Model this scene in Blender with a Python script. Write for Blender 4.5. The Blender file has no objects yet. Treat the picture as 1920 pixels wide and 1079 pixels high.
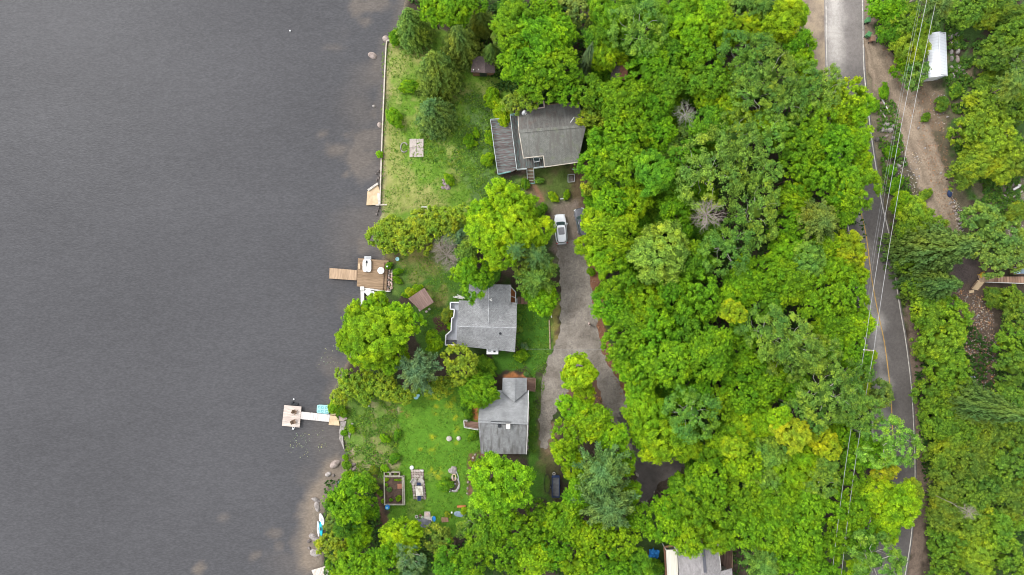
import bpy, bmesh, math, random
import numpy as np
from mathutils import Vector, Matrix
from mathutils.geometry import tessellate_polygon
random.seed(7)
rng = np.random.default_rng(7)
S = bpy.context.scene
COL = S.collection
H = 106.667                      # camera height; 24 mm lens on a 36 mm sensor, 12 photo pixels per metre on the ground

def P(px, py, z=0.0):            # a photo pixel turned into the world point at height z
    k = (H - z) / H / 12.0
    return ((px - 960) * k, (539.5 - py) * k, z)
def P2(px, py, z=0.0): return P(px, py, z)[:2]

# ------------------------------------------------------------ materials
def new_mat(name):
    m = bpy.data.materials.new(name); m.use_nodes = True
    nt = m.node_tree; nt.nodes.clear()
    out = nt.nodes.new('ShaderNodeOutputMaterial'); b = nt.nodes.new('ShaderNodeBsdfPrincipled')
    nt.links.new(b.outputs[0], out.inputs[0])
    return m, nt, b
def N(nt, t, **kw):
    n = nt.nodes.new(t)
    for k, v in kw.items():
        if k in n.inputs.keys() if hasattr(n.inputs, 'keys') else False: n.inputs[k].default_value = v
        else: setattr(n, k, v)
    return n
def ramp(nt, src, stops):
    r = nt.nodes.new('ShaderNodeValToRGB'); nt.links.new(src, r.inputs[0])
    e = r.color_ramp.elements
    while len(e) < len(stops): e.new(0.5)
    for i, (p, c) in enumerate(stops):
        e[i].position = p; e[i].color = (*c, 1) if len(c) == 3 else c
    return r.outputs[0]
def noise(nt, scale, detail=4, rough=0.6, coord='Object', stretch=None, rot=0, vec=None):
    tc = nt.nodes.new('ShaderNodeTexCoord')
    n = nt.nodes.new('ShaderNodeTexNoise'); n.inputs['Scale'].default_value = scale
    n.inputs['Detail'].default_value = detail; n.inputs['Roughness'].default_value = rough
    if stretch:
        mp = nt.nodes.new('ShaderNodeMapping'); mp.inputs['Scale'].default_value = stretch
        mp.inputs['Rotation'].default_value = (0, 0, rot)
        nt.links.new(tc.outputs[coord], mp.inputs[0]); nt.links.new(mp.outputs[0], n.inputs['Vector'])
    else: nt.links.new(tc.outputs[coord], n.inputs['Vector'])
    return n.outputs['Fac']
def mixc(nt, fac, a, b, mode='MIX'):
    m = nt.nodes.new('ShaderNodeMix'); m.data_type = 'RGBA'; m.blend_type = mode
    for s, v in ((m.inputs[0], fac), (m.inputs[6], a), (m.inputs[7], b)):
        if isinstance(v, (int, float)): s.default_value = v
        elif isinstance(v, tuple): s.default_value = (*v, 1) if len(v) == 3 else v
        else: nt.links.new(v, s)
    return m.outputs[2]
def bump(nt, b, h, strength=0.4, dist=0.05):
    n = nt.nodes.new('ShaderNodeBump'); n.inputs['Strength'].default_value = strength
    n.inputs['Distance'].default_value = dist
    nt.links.new(h, n.inputs['Height']); nt.links.new(n.outputs[0], b.inputs['Normal'])
def mottled(name, c1, c2, scale=3.0, c3=None, fine=40.0, rough=0.85, spec=0.25, bmp=0.3, stretch=None, rot=0, metallic=0):
    m, nt, b = new_mat(name)
    f = noise(nt, scale, 5, 0.65, stretch=stretch, rot=rot)
    stops = [(0.35, c1), (0.65, c2)] if c3 is None else [(0.3, c1), (0.5, c2), (0.68, c3)]
    c = ramp(nt, f, stops)
    g = noise(nt, fine, 3, 0.7)
    gg = ramp(nt, g, [(0.3, (0.72,) * 3), (0.7, (1.22,) * 3)])
    c = mixc(nt, 1.0, c, gg, 'MULTIPLY')
    nt.links.new(c, b.inputs['Base Color'])
    b.inputs['Roughness'].default_value = rough; b.inputs['Specular IOR Level'].default_value = spec
    b.inputs['Metallic'].default_value = metallic
    if bmp: bump(nt, b, g, bmp, 0.03)
    return m
def plain(name, c, var=0.12, **kw):
    lo = tuple(x * (1 - var) for x in c); hi = tuple(x * (1 + var) for x in c)
    return mottled(name, lo, hi, **kw)
def planks(name, c1, c2, angle, width=0.14, gap=0.35, rough=0.85, c3=None, nz=0.28):
    """boards running at `angle` (radians from +X)"""
    m, nt, b = new_mat(name)
    tc = nt.nodes.new('ShaderNodeTexCoord'); mp = nt.nodes.new('ShaderNodeMapping')
    mp.inputs['Rotation'].default_value = (0, 0, -angle)
    nt.links.new(tc.outputs['Object'], mp.inputs[0])
    sx = nt.nodes.new('ShaderNodeSeparateXYZ'); nt.links.new(mp.outputs[0], sx.inputs[0])
    d = nt.nodes.new('ShaderNodeMath'); d.operation = 'DIVIDE'; nt.links.new(sx.outputs[1], d.inputs[0]); d.inputs[1].default_value = width
    fl = nt.nodes.new('ShaderNodeMath'); fl.operation = 'FLOOR'; nt.links.new(d.outputs[0], fl.inputs[0])
    fr = nt.nodes.new('ShaderNodeMath'); fr.operation = 'FRACT'; nt.links.new(d.outputs[0], fr.inputs[0])
    wn = nt.nodes.new('ShaderNodeTexWhiteNoise'); wn.noise_dimensions = '1D'; nt.links.new(fl.outputs[0], wn.inputs['W'])
    base = mixc(nt, wn.outputs['Value'], c1, c2)
    mp2 = nt.nodes.new('ShaderNodeMapping'); mp2.inputs['Scale'].default_value = (0.5, 6, 1); nt.links.new(mp.outputs[0], mp2.inputs[0])
    n = nt.nodes.new('ShaderNodeTexNoise'); n.inputs['Scale'].default_value = 2.2; n.inputs['Detail'].default_value = 5; nt.links.new(mp2.outputs[0], n.inputs['Vector'])
    if c3 is not None:
        f2 = ramp(nt, n.outputs['Fac'], [(0.5, (0, 0, 0)), (0.66, (1, 1, 1))]); base = mixc(nt, f2, base, c3)
    g = ramp(nt, n.outputs['Fac'], [(0.3, (1 - nz,) * 3), (0.7, (1 + nz,) * 3)])
    base = mixc(nt, 1.0, base, g, 'MULTIPLY')
    gp = ramp(nt, fr.outputs[0], [(0.0, (gap,) * 3), (0.10, (1, 1, 1)), (0.9, (1, 1, 1)), (1.0, (gap,) * 3)])
    base = mixc(nt, 1.0, base, gp, 'MULTIPLY')
    nt.links.new(base, b.inputs['Base Color']); b.inputs['Roughness'].default_value = rough
    b.inputs['Specular IOR Level'].default_value = 0.2
    bump(nt, b, n.outputs['Fac'], 0.3, 0.02)
    return m
def shingles(name, c1, c2, speck=0.35, angle=0.0, row=0.16, streak=None, patch=None):
    m, nt, b = new_mat(name)
    tc = nt.nodes.new('ShaderNodeTexCoord'); mp = nt.nodes.new('ShaderNodeMapping')
    mp.inputs['Rotation'].default_value = (0, 0, -angle); nt.links.new(tc.outputs['Object'], mp.inputs[0])
    br = nt.nodes.new('ShaderNodeTexBrick'); nt.links.new(mp.outputs[0], br.inputs['Vector'])
    br.inputs['Scale'].default_value = 1.0; br.inputs['Brick Width'].default_value = 0.34; br.inputs['Row Height'].default_value = row
    br.inputs['Mortar Size'].default_value = 0.012; br.inputs['Mortar Smooth'].default_value = 0.3
    br.inputs['Color1'].default_value = (*c1, 1); br.inputs['Color2'].default_value = (*c2, 1)
    br.inputs['Mortar'].default_value = (*[x * 0.5 for x in c1], 1); br.inputs['Bias'].default_value = 0.0
    c = br.outputs['Color']
    n1 = nt.nodes.new('ShaderNodeTexNoise'); n1.inputs['Scale'].default_value = 4.5; n1.inputs['Detail'].default_value = 6; n1.inputs['Roughness'].default_value = 0.75
    nt.links.new(mp.outputs[0], n1.inputs['Vector'])
    g = ramp(nt, n1.outputs['Fac'], [(0.36, (1 - speck,) * 3), (0.64, (1 + speck,) * 3)])
    c = mixc(nt, 1.0, c, g, 'MULTIPLY')
    n2 = nt.nodes.new('ShaderNodeTexNoise'); n2.inputs['Scale'].default_value = 0.45; n2.inputs['Detail'].default_value = 3
    nt.links.new(mp.outputs[0], n2.inputs['Vector'])
    g2 = ramp(nt, n2.outputs['Fac'], [(0.3, (0.82,) * 3), (0.7, (1.15,) * 3)])
    c = mixc(nt, 1.0, c, g2, 'MULTIPLY')
    n5 = nt.nodes.new('ShaderNodeTexNoise'); n5.inputs['Scale'].default_value = 0.9; n5.inputs['Detail'].default_value = 6; nt.links.new(mp.outputs[0], n5.inputs['Vector'])
    if patch: c = mixc(nt, ramp(nt, n5.outputs['Fac'], [(0.54, (0, 0, 0)), (0.72, (.7, .7, .7))]), c, patch)
    if streak:
        mp3 = nt.nodes.new('ShaderNodeMapping'); mp3.inputs['Scale'].default_value = (2.2, 0.22, 1); nt.links.new(mp.outputs[0], mp3.inputs[0])
        n3 = nt.nodes.new('ShaderNodeTexNoise'); n3.inputs['Scale'].default_value = 1.1; n3.inputs['Detail'].default_value = 4; nt.links.new(mp3.outputs[0], n3.inputs['Vector'])
        f = ramp(nt, n3.outputs['Fac'], [(0.48, (0, 0, 0)), (0.66, (1, 1, 1))])
        c = mixc(nt, f, c, streak)
    nt.links.new(c, b.inputs['Base Color']); b.inputs['Roughness'].default_value = 0.9; b.inputs['Specular IOR Level'].default_value = 0.2
    bump(nt, b, n1.outputs['Fac'], 0.5, 0.03)
    return m
def leafmat(name, trans=0.3):
    """per-tree colour from the object's own colour, per-leaf change from the tone attribute"""
    m, nt, b = new_mat(name)
    oi = nt.nodes.new('ShaderNodeObjectInfo'); at = nt.nodes.new('ShaderNodeAttribute'); at.attribute_name = 'tone'
    hs = nt.nodes.new('ShaderNodeHueSaturation'); nt.links.new(oi.outputs['Color'], hs.inputs['Color'])
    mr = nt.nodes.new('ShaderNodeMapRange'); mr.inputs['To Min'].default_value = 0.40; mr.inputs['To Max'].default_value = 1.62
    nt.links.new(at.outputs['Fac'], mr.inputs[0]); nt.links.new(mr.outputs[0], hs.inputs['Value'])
    mh = nt.nodes.new('ShaderNodeMapRange'); mh.inputs['To Min'].default_value = 0.514; mh.inputs['To Max'].default_value = 0.490
    nt.links.new(at.outputs['Fac'], mh.inputs[0]); nt.links.new(mh.outputs[0], hs.inputs['Hue'])
    col = hs.outputs[0]
    n = noise(nt, 1.7, 3, 0.6, coord='Object')
    g = ramp(nt, n, [(0.36, (0.74, 0.88, 1.05)), (0.64, (1.20, 1.12, 0.9))])
    col = mixc(nt, 1.0, col, g, 'MULTIPLY')
    tc = nt.nodes.new('ShaderNodeTexCoord'); ad = nt.nodes.new('ShaderNodeVectorMath'); ad.operation = 'ADD'; sc = nt.nodes.new('ShaderNodeMath'); sc.operation = 'MULTIPLY'; sc.inputs[1].default_value = 60
    nt.links.new(oi.outputs['Random'], sc.inputs[0]); cb = nt.nodes.new('ShaderNodeCombineXYZ'); nt.links.new(sc.outputs[0], cb.inputs[0]); nt.links.new(sc.outputs[0], cb.inputs[1])
    nt.links.new(tc.outputs['Object'], ad.inputs[0]); nt.links.new(cb.outputs[0], ad.inputs[1])
    n3 = nt.nodes.new('ShaderNodeTexNoise'); n3.inputs['Scale'].default_value = 1.25; n3.inputs['Detail'].default_value = 3; nt.links.new(ad.outputs[0], n3.inputs['Vector'])
    yl = mixc(nt, 1.0, col, (1.36, 1.14, 0.8), 'MULTIPLY'); fy = ramp(nt, n3.outputs['Fac'], [(0.52, (0, 0, 0)), (0.66, (1, 1, 1))]); col = mixc(nt, fy, col, yl)
    dl = mixc(nt, 1.0, col, (0.76, 0.86, 1.0), 'MULTIPLY'); fd = ramp(nt, n3.outputs['Fac'], [(0.33, (1, 1, 1)), (0.46, (0, 0, 0))]); col = mixc(nt, fd, col, dl)
    nt.links.new(col, b.inputs['Base Color']); b.inputs['Roughness'].default_value = 0.6
    b.inputs['Specular IOR Level'].default_value = 0.12
    tr = nt.nodes.new('ShaderNodeBsdfTranslucent'); nt.links.new(col, tr.inputs[0])
    mx = nt.nodes.new('ShaderNodeMixShader'); mx.inputs[0].default_value = trans
    out = [x for x in nt.nodes if x.type == 'OUTPUT_MATERIAL'][0]
    nt.links.new(b.outputs[0], mx.inputs[1]); nt.links.new(tr.outputs[0], mx.inputs[2]); nt.links.new(mx.outputs[0], out.inputs[0])
    return m
def vcolmat(name, attr='tint', rough=0.95, scales=((6.0, 0.35), (1.2, 0.25), (22.0, 0.3)), bmp=0.5, spec=0.15, stretch=None):
    m, nt, b = new_mat(name)
    at = nt.nodes.new('ShaderNodeAttribute'); at.attribute_name = attr
    c = at.outputs['Color']
    for sc, am in scales:
        f = noise(nt, sc, 4, 0.65, stretch=stretch)
        c = mixc(nt, 1.0, c, ramp(nt, f, [(0.3, (1 - am,) * 3), (0.7, (1 + am,) * 3)]), 'MULTIPLY')
    nt.links.new(c, b.inputs['Base Color']); b.inputs['Roughness'].default_value = rough
    b.inputs['Specular IOR Level'].default_value = spec
    if bmp: bump(nt, b, f, bmp, 0.05)
    return m

# ------------------------------------------------------------ mesh helper
class MB:
    def __init__(s): s.v = []; s.f = []; s.m = []
    def add(s, v, f, mi=0):
        o = len(s.v); s.v += [tuple(x) for x in v]; s.f += [tuple(i + o for i in q) for q in f]; s.m += [mi] * len(f); return s
    def box(s, c, d, rot=0, mi=0, bev=0, tilt=None):
        x, y, z = [k / 2 for k in d]
        if bev:
            # chamfered top and bottom outline
            e = bev
            ring = [(-x + e, -y), (x - e, -y), (x, -y + e), (x, y - e), (x - e, y), (-x + e, y), (-x, y - e), (-x, -y + e)]
            lv = [(-z, 1 - e / max(x, y)), (-z + e, 1), (z - e, 1), (z, 1 - e / max(x, y))]
            vs = [(a * k, b * k, h) for h, k in lv for a, b in ring]; n = 8
            fs = [tuple(range(n))[::-1], tuple(range(3 * n, 4 * n))]
            for l in range(3):
                for i in range(n): j = (i + 1) % n; fs.append((l * n + i, l * n + j, (l + 1) * n + j, (l + 1) * n + i))
        else:
            vs = [(-x, -y, -z), (x, -y, -z), (x, y, -z), (-x, y, -z), (-x, -y, z), (x, -y, z), (x, y, z), (-x, y, z)]
            fs = [(3, 2, 1, 0), (4, 5, 6, 7), (0, 1, 5, 4), (1, 2, 6, 5), (2, 3, 7, 6), (3, 0, 4, 7)]
        M = Matrix.Rotation(rot, 3, 'Z')
        if tilt: M = M @ Matrix.Rotation(tilt[1], 3, tilt[0])
        vs = [M @ Vector(p) + Vector(c) for p in vs]
        return s.add(vs, fs, mi)
    def prism(s, pts, z0, z1, mi=0):
        a = sum(pts[i][0] * pts[(i + 1) % len(pts)][1] - pts[(i + 1) % len(pts)][0] * pts[i][1] for i in range(len(pts)))
        if a < 0: pts = pts[::-1]
        n = len(pts)
        g0 = (lambda i: z0[i]) if isinstance(z0, list) else (lambda i: z0)
        g1 = (lambda i: z1[i]) if isinstance(z1, list) else (lambda i: z1)
        if a < 0 and isinstance(z1, list): z1r = z1[::-1]; g1 = lambda i: z1r[i]
        if a < 0 and isinstance(z0, list): z0r = z0[::-1]; g0 = lambda i: z0r[i]
        vs = [(p[0], p[1], g0(i)) for i, p in enumerate(pts)] + [(p[0], p[1], g1(i)) for i, p in enumerate(pts)]
        tri = tessellate_polygon([[Vector((p[0], p[1], 0)) for p in pts]])
        fs = []
        for t in tri:
            A, B, C = [Vector(pts[k]) for k in t]
            ccw = (B - A).cross(C - A) > 0
            t = t if ccw else t[::-1]
            fs.append(tuple(k + n for k in t)); fs.append(tuple(t[::-1]))
        for i in range(n): j = (i + 1) % n; fs.append((i, j, j + n, i + n))
        return s.add(vs, fs, mi)
    def bar(s, a, b, w, h, mi=0):
        """box between two points"""
        a = Vector(a); b = Vector(b); d = b - a; L = d.length
        if L < 1e-6: return s
        q = d.to_track_quat('X', 'Z').to_matrix(); c = (a + b) / 2
        x, y, z = L / 2, w / 2, h / 2
        vs = [(-x, -y, -z), (x, -y, -z), (x, y, -z), (-x, y, -z), (-x, -y, z), (x, -y, z), (x, y, z), (-x, y, z)]
        fs = [(3, 2, 1, 0), (4, 5, 6, 7), (0, 1, 5, 4), (1, 2, 6, 5), (2, 3, 7, 6), (3, 0, 4, 7)]
        return s.add([q @ Vector(p) + c for p in vs], fs, mi)
    def tube(s, path, rad, n=6, mi=0):
        path = [Vector(p) for p in path]; k = len(path)
        if not isinstance(rad, (list, tuple)): rad = [rad] * k
        vs = []; 
        for i, p in enumerate(path):
            d = (path[min(i + 1, k - 1)] - path[max(i - 1, 0)]).normalized()
            u = d.orthogonal().normalized(); w = d.cross(u)
            if i == 0: u0 = u
            else:
                u = (u0 - d * u0.dot(d)).normalized(); w = d.cross(u); u0 = u
            for j in range(n):
                a = 2 * math.pi * j / n; vs.append(p + (u * math.cos(a) + w * math.sin(a)) * rad[i])
        fs = [(i * n + j, i * n + (j + 1) % n, (i + 1) * n + (j + 1) % n, (i + 1) * n + j) for i in range(k - 1) for j in range(n)]
        fs += [tuple(range(n))[::-1], tuple(range((k - 1) * n, k * n))]
        return s.add(vs, fs, mi)
    def lathe(s, c, prof, n=20, mi=0, sx=1, sy=1, rot=0):
        vs = []; cr, sr = math.cos(rot), math.sin(rot)
        for r, z in prof:
            for j in range(n):
                a = 2 * math.pi * j / n; x, y = r * math.cos(a) * sx, r * math.sin(a) * sy
                vs.append((c[0] + x * cr - y * sr, c[1] + x * sr + y * cr, c[2] + z))
        k = len(prof)
        fs = [(i * n + j, i * n + (j + 1) % n, (i + 1) * n + (j + 1) % n, (i + 1) * n + j) for i in range(k - 1) for j in range(n)]
        fs += [tuple(range(n))[::-1], tuple(range((k - 1) * n, k * n))]
        return s.add(vs, fs, mi)
    def stack(s, levels, mi=0, n=28, pw=3.2, cx=0):
        """closed hull from rounded outlines: (z, y0, y1, halfwidth)"""
        vs = []
        for z, y0, y1, w in levels:
            cy = (y0 + y1) / 2; L = (y1 - y0) / 2
            for j in range(n):
                a = 2 * math.pi * j / n; ca, sa = math.cos(a), math.sin(a)
                vs.append((cx + w * math.copysign(abs(ca) ** (2 / pw), ca), cy + L * math.copysign(abs(sa) ** (2 / pw), sa), z))
        k = len(levels)
        fs = [(i * n + j, i * n + (j + 1) % n, (i + 1) * n + (j + 1) % n, (i + 1) * n + j) for i in range(k - 1) for j in range(n)]
        fs += [tuple(range(n))[::-1], tuple(range((k - 1) * n, k * n))]
        return s.add(vs, fs, mi)
    def blob(s, c, d, seed=0, sub=2, amp=0.25, rot=0, mi=0, flat=None):
        bm = bmesh.new(); bmesh.ops.create_icosphere(bm, subdivisions=sub, radius=1)
        r = random.Random(seed); ph = [(Vector((r.uniform(-1, 1), r.uniform(-1, 1), r.uniform(-1, 1))) * 2.6, r.uniform(0, 6)) for _ in range(5)]
        cr, sr = math.cos(rot), math.sin(rot); vs = []
        for v in bm.verts:
            k = 1 + amp * sum(math.sin(v.co.dot(p) + q) for p, q in ph) / 3
            x, y, z = v.co.x * k * d[0], v.co.y * k * d[1], v.co.z * k * d[2]
            if flat is not None: z = min(z, flat * d[2])
            vs.append((c[0] + x * cr - y * sr, c[1] + x * sr + y * cr, c[2] + z))
        fs = [tuple(v.index for v in f.verts) for f in bm.faces]; bm.free()
        return s.add(vs, fs, mi)
    def build(s, name, mat, parent=None, local=False, smooth=False, label=None):
        me = bpy.data.meshes.new(name)
        off = Vector((0, 0, 0)) if (parent is None or local) else world_loc(parent)
        me.from_pydata([tuple(Vector(v) - off) for v in s.v], [], s.f)
        for m in (mat if isinstance(mat, (list, tuple)) else [mat]): me.materials.append(m)
        if any(s.m): me.polygons.foreach_set('material_index', s.m)
        if smooth: me.polygons.foreach_set('use_smooth', [True] * len(me.polygons))
        me.update()
        o = bpy.data.objects.new(name, me); COL.objects.link(o)
        if parent: o.parent = parent
        if label: o['label'] = label
        return o
def world_loc(o):
    v = Vector(o.location); p = o.parent
    while p: v += Vector(p.location); p = p.parent
    return v
def tag(o, label=None, cat=None, group=None, kind=None):
    if label: o['label'] = label
    if cat: o['category'] = cat
    if group: o['group'] = group
    if kind: o['kind'] = kind
    return o
def thing(name, loc, label, cat, group=None, rz=0):
    o = bpy.data.objects.new(name, None); COL.objects.link(o)
    o.location = loc; o.rotation_euler = (0, 0, rz); o.empty_display_size = 0.3
    return tag(o, label, cat, group)
def copy_thing(o, loc, rz=None, label=None):
    def rec(a, par):
        c = a.copy(); COL.objects.link(c); c.parent = par
        for ch in [x for x in bpy.data.objects if x.parent == a]: rec(ch, c)
        return c
    r = rec(o, None); r.location = loc
    if rz is not None: r.rotation_euler = (0, 0, rz)
    if label: r['label'] = label
    return r

# ------------------------------------------------------------ 2-D helpers
def fbm(X, Y, scale, oct=4, seed=0):
    out = np.zeros_like(X, dtype=float); amp = 1; tot = 0
    for o in range(oct):
        r = np.random.default_rng(seed * 31 + o); T = r.random((256, 256))
        x = X / scale * 2 ** o + 91.3 * o; y = Y / scale * 2 ** o + 17.7 * o
        xi = np.floor(x).astype(int); yi = np.floor(y).astype(int); fx = x - xi; fy = y - yi
        fx = fx * fx * (3 - 2 * fx); fy = fy * fy * (3 - 2 * fy)
        a = T[xi % 256, yi % 256]; b = T[(xi + 1) % 256, yi % 256]; c = T[xi % 256, (yi + 1) % 256]; d = T[(xi + 1) % 256, (yi + 1) % 256]
        out += amp * ((a * (1 - fx) + b * fx) * (1 - fy) + (c * (1 - fx) + d * fx) * fy); tot += amp; amp *= 0.55
    return out / tot
def sdist(X, Y, poly):
    """signed distance, positive inside"""
    d = np.full(X.shape, 1e9); inside = np.zeros(X.shape, bool); n = len(poly)
    for i in range(n):
        x0, y0 = poly[i]; x1, y1 = poly[(i + 1) % n]; dx, dy = x1 - x0, y1 - y0
        t = np.clip(((X - x0) * dx + (Y - y0) * dy) / (dx * dx + dy * dy + 1e-9), 0, 1)
        d = np.minimum(d, np.hypot(X - x0 - t * dx, Y - y0 - t * dy))
        c = ((y0 > Y) != (y1 > Y)) & (X < (x1 - x0) * (Y - y0) / (y1 - y0 + 1e-12) + x0)
        inside ^= c
    return np.where(inside, d, -d)
def spline(pts, step=None, n=8):
    """Catmull-Rom through the points"""
    out = []; q = [pts[0]] + list(pts) + [pts[-1]]
    for i in range(1, len(q) - 2):
        p0, p1, p2, p3 = [np.array(a, float) for a in q[i - 1:i + 3]]
        for k in range(n):
            t = k / n
            out.append(tuple(0.5 * ((2 * p1) + (-p0 + p2) * t + (2 * p0 - 5 * p1 + 4 * p2 - p3) * t * t + (-p0 + 3 * p1 - 3 * p2 + p3) * t ** 3)))
    out.append(tuple(map(float, pts[-1]))); return out
def rough_edge(poly, amp, step=0.35, seed=1):
    r = random.Random(seed); out = []; n = len(poly)
    for i in range(n):
        a, b = Vector(poly[i]), Vector(poly[(i + 1) % n]); L = (b - a).length; k = max(1, int(L / step)); nn = (b - a).normalized().orthogonal() if L > 0 else Vector((0, 0))
        for j in range(k):
            p = a + (b - a) * j / k; w = r.uniform(-1, 1) * amp; out.append((p.x + nn.x * w, p.y + nn.y * w))
    return out
# ------------------------------------------------------------ camera, world, light
cd = bpy.data.cameras.new('camera'); cam = bpy.data.objects.new('camera', cd); COL.objects.link(cam)
cam.location = (0, 0, H); cd.lens = 24; cd.sensor_width = 36; cd.clip_end = 2000; S.camera = cam
SUN_EL, SUN_AZ = math.radians(52), math.radians(205)          # light comes from the left and a little from above in the photo
W = bpy.data.worlds.new('World'); S.world = W; W.use_nodes = True; wn = W.node_tree; bg = wn.nodes['Background']
sky = wn.nodes.new('ShaderNodeTexSky'); sky.sky_type = 'NISHITA'; sky.sun_disc = False
sky.sun_elevation = SUN_EL
sdir = Vector((-0.80, 0.45, 0)).normalized()                    # horizontal direction towards the sun
sky.sun_rotation = math.atan2(sdir.x, sdir.y)
hsv = wn.nodes.new('ShaderNodeHueSaturation'); hsv.inputs['Saturation'].default_value = 0.16; hsv.inputs['Value'].default_value = 3.1
wn.links.new(sky.outputs[0], hsv.inputs['Color']); wn.links.new(hsv.outputs[0], bg.inputs[0]); bg.inputs[1].default_value = 0.15
sl = bpy.data.lights.new('sun', 'SUN'); sl.energy = 1.75; sl.angle = math.radians(11); sl.color = (1, 0.985, 0.95)
so = bpy.data.objects.new('sun', sl); COL.objects.link(so)
tosun = Vector((sdir.x * math.cos(SUN_EL), sdir.y * math.cos(SUN_EL), math.sin(SUN_EL)))
so.rotation_euler = tosun.to_track_quat('Z', 'Y').to_euler()
S.view_settings.view_transform = 'Standard'; S.view_settings.look = 'None'; S.view_settings.exposure = 0
S.cycles.pixel_filter_type = 'BLACKMAN_HARRIS'; S.cycles.filter_width = 1.05

# ------------------------------------------------------------ ground
shore_px = [(757, -140), (757, 0), (744, 58), (729, 76), (724, 78), (722, 115), (719, 200), (716, 290), (713, 386), (716, 396), (706, 420), (702, 455), (708, 470), (717, 481), (711, 487),
            (704, 500), (700, 540), (690, 546), (684, 570), (678, 610), (664, 650), (645, 690), (632, 715), (618, 742), (619, 762), (634, 780), (640, 800), (640, 825), (652, 845),
            (652, 862), (648, 880), (641, 898), (622, 922), (602, 936), (586, 948), (581, 985), (580, 1010), (584, 1035), (594, 1060), (612, 1079), (620, 1200), (640, 1400)]
shore = [P2(*p) for p in shore_px]
land_poly = [(-16, 400)] + [(shore[0][0], 400)] + shore + [(shore[-1][0], -400), (500, -400), (500, 400)]
xs = np.concatenate([np.linspace(-420, -60, 14), np.arange(-46, -34, 1.5), np.arange(-34, 86, 0.22), np.linspace(90, 420, 16)])
ys = np.concatenate([np.linspace(-420, -52, 14), np.arange(-48, 48, 0.22), np.linspace(52, 420, 14)])
X, Y = np.meshgrid(xs, ys, indexing='ij')
n_edge = (fbm(X, Y, 1.3, 4, 3) - 0.5)
SD = sdist(X, Y, land_poly) + n_edge * 0.7
Z = np.clip(-0.30 + SD * 0.55, -1.8, 0.0)
Z = np.where(SD > 1.0, -0.03 * fbm(X, Y, 2.0, 3, 5) * 0.6, Z)
def C(*c): return np.array(c)
nA = fbm(X, Y, 5, 5, 11); nB = fbm(X, Y, 1.2, 4, 12); nC = fbm(X, Y, 14, 3, 13); nD = fbm(X, Y, 0.6, 3, 14)
tint = np.zeros(X.shape + (3,))
tint[:] = C(0.055, 0.042, 0.030)
def lay(mask, col): 
    global tint
    m = np.clip(mask, 0, 1)[..., None]; tint = tint * (1 - m) + np.asarray(col) * m
def region(px, feather=0.5, amp=1.4, seed=20):
    poly = [P2(*p) for p in px]
    x0, x1 = min(p[0] for p in poly) - 4, max(p[0] for p in poly) + 4
    y0, y1 = min(p[1] for p in poly) - 4, max(p[1] for p in poly) + 4
    i0, i1 = np.searchsorted(xs, [x0, x1]); j0, j1 = np.searchsorted(ys, [y0, y1])
    out = np.zeros(X.shape)
    s = sdist(X[i0:i1, j0:j1], Y[i0:i1, j0:j1], poly) + (nB[i0:i1, j0:j1] - 0.5) * amp * 2
    out[i0:i1, j0:j1] = np.clip(s / feather + 0.5, 0, 1); return out
def thr(n, a, b): return np.clip((n - a) / (b - a), 0, 1)
lay(thr(nA, 0.5, 0.6), C(0.045, 0.075, 0.02))                        # undergrowth on the forest floor
# upper lawn
L1 = region([(716, 60), (760, 70), (830, 60), (940, 120), (990, 140), (960, 210), (935, 330), (1000, 350), (960, 400), (900, 420), (708, 420)])
lay(L1, C(0.120, 0.225, 0.024)); lay(L1 * thr(nB, 0.5, 0.68), C(0.155, 0.245, 0.035))
dryx = np.clip((P2(800, 0)[0] - X) / 9, -0.22, 0.06)
lay(L1 * thr(nA + dryx * 0.35, 0.54, 0.68) * 0.7, C(0.27, 0.26, 0.085)); lay(L1 * thr(nD + dryx * 0.3, 0.62, 0.74) * 0.45, C(0.32, 0.30, 0.11))
lay(region([(716, 76), (730, 76), (724, 250), (722, 400), (712, 400)], 1.2) * 0.6, C(0.34, 0.28, 0.13))
for a, b_, r in ((855, 290, 22), (895, 300, 16), (825, 265, 18), (800, 375, 24), (760, 230, 14), (740, 130, 22), (735, 100, 14), (890, 250, 14)):
    x, y = P2(a, b_); lay(np.clip(1.3 - np.hypot(X - x, Y - y) / (r / 12) + (nB - 0.5) * 2.6, 0, 1) * 0.35, C(0.30, 0.29, 0.10))
# weedy belt east of the upper lawn
lay(region([(880, 180), (945, 200), (930, 340), (1000, 350), (900, 400), (870, 330)], 1.5, 2) * thr(nB, 0.35, 0.5), C(0.10, 0.17, 0.045))
# middle lawn
L2 = region([(735, 478), (780, 468), (860, 470), (900, 550), (850, 660), (790, 665), (770, 560), (738, 552)])
lay(L2, C(0.062, 0.135, 0.020)); lay(L2 * thr(nA, 0.55, 0.65) * 0.6, C(0.12, 0.17, 0.04))
for a, b_, r in ((790, 490, 40), (822, 560, 20), (745, 485, 18), (840, 600, 12), (780, 470, 20)):
    x, y = P2(a, b_); lay(np.clip(1.3 - np.hypot(X - x, Y - y) / (r / 12) + (nB - 0.5) * 2.4, 0, 1) * 0.6, C(0.24, 0.20, 0.07))
# yard between the upper house and the driveway
L3 = region([(985, 318), (1095, 308), (1090, 400), (1045, 405), (1000, 385), (985, 350)])
lay(L3, C(0.085, 0.125, 0.028)); lay(L3 * thr(nA, 0.45, 0.58), C(0.15, 0.115, 0.06)); 
lay(region([(1075, 300), (1100, 300), (1095, 400), (1070, 395)], 1, 1) * 0.8, C(0.11, 0.065, 0.045))
lay(region([(1000, 350), (1007, 350), (1022, 376), (1012, 378)], 0.5, .5), C(0.24, 0.13, 0.08))
lay(region([(1030, 380), (1085, 380), (1105, 490), (1040, 490)], 1.2, 1.5) * 0.9, C(0.19, 0.15, 0.12))
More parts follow.
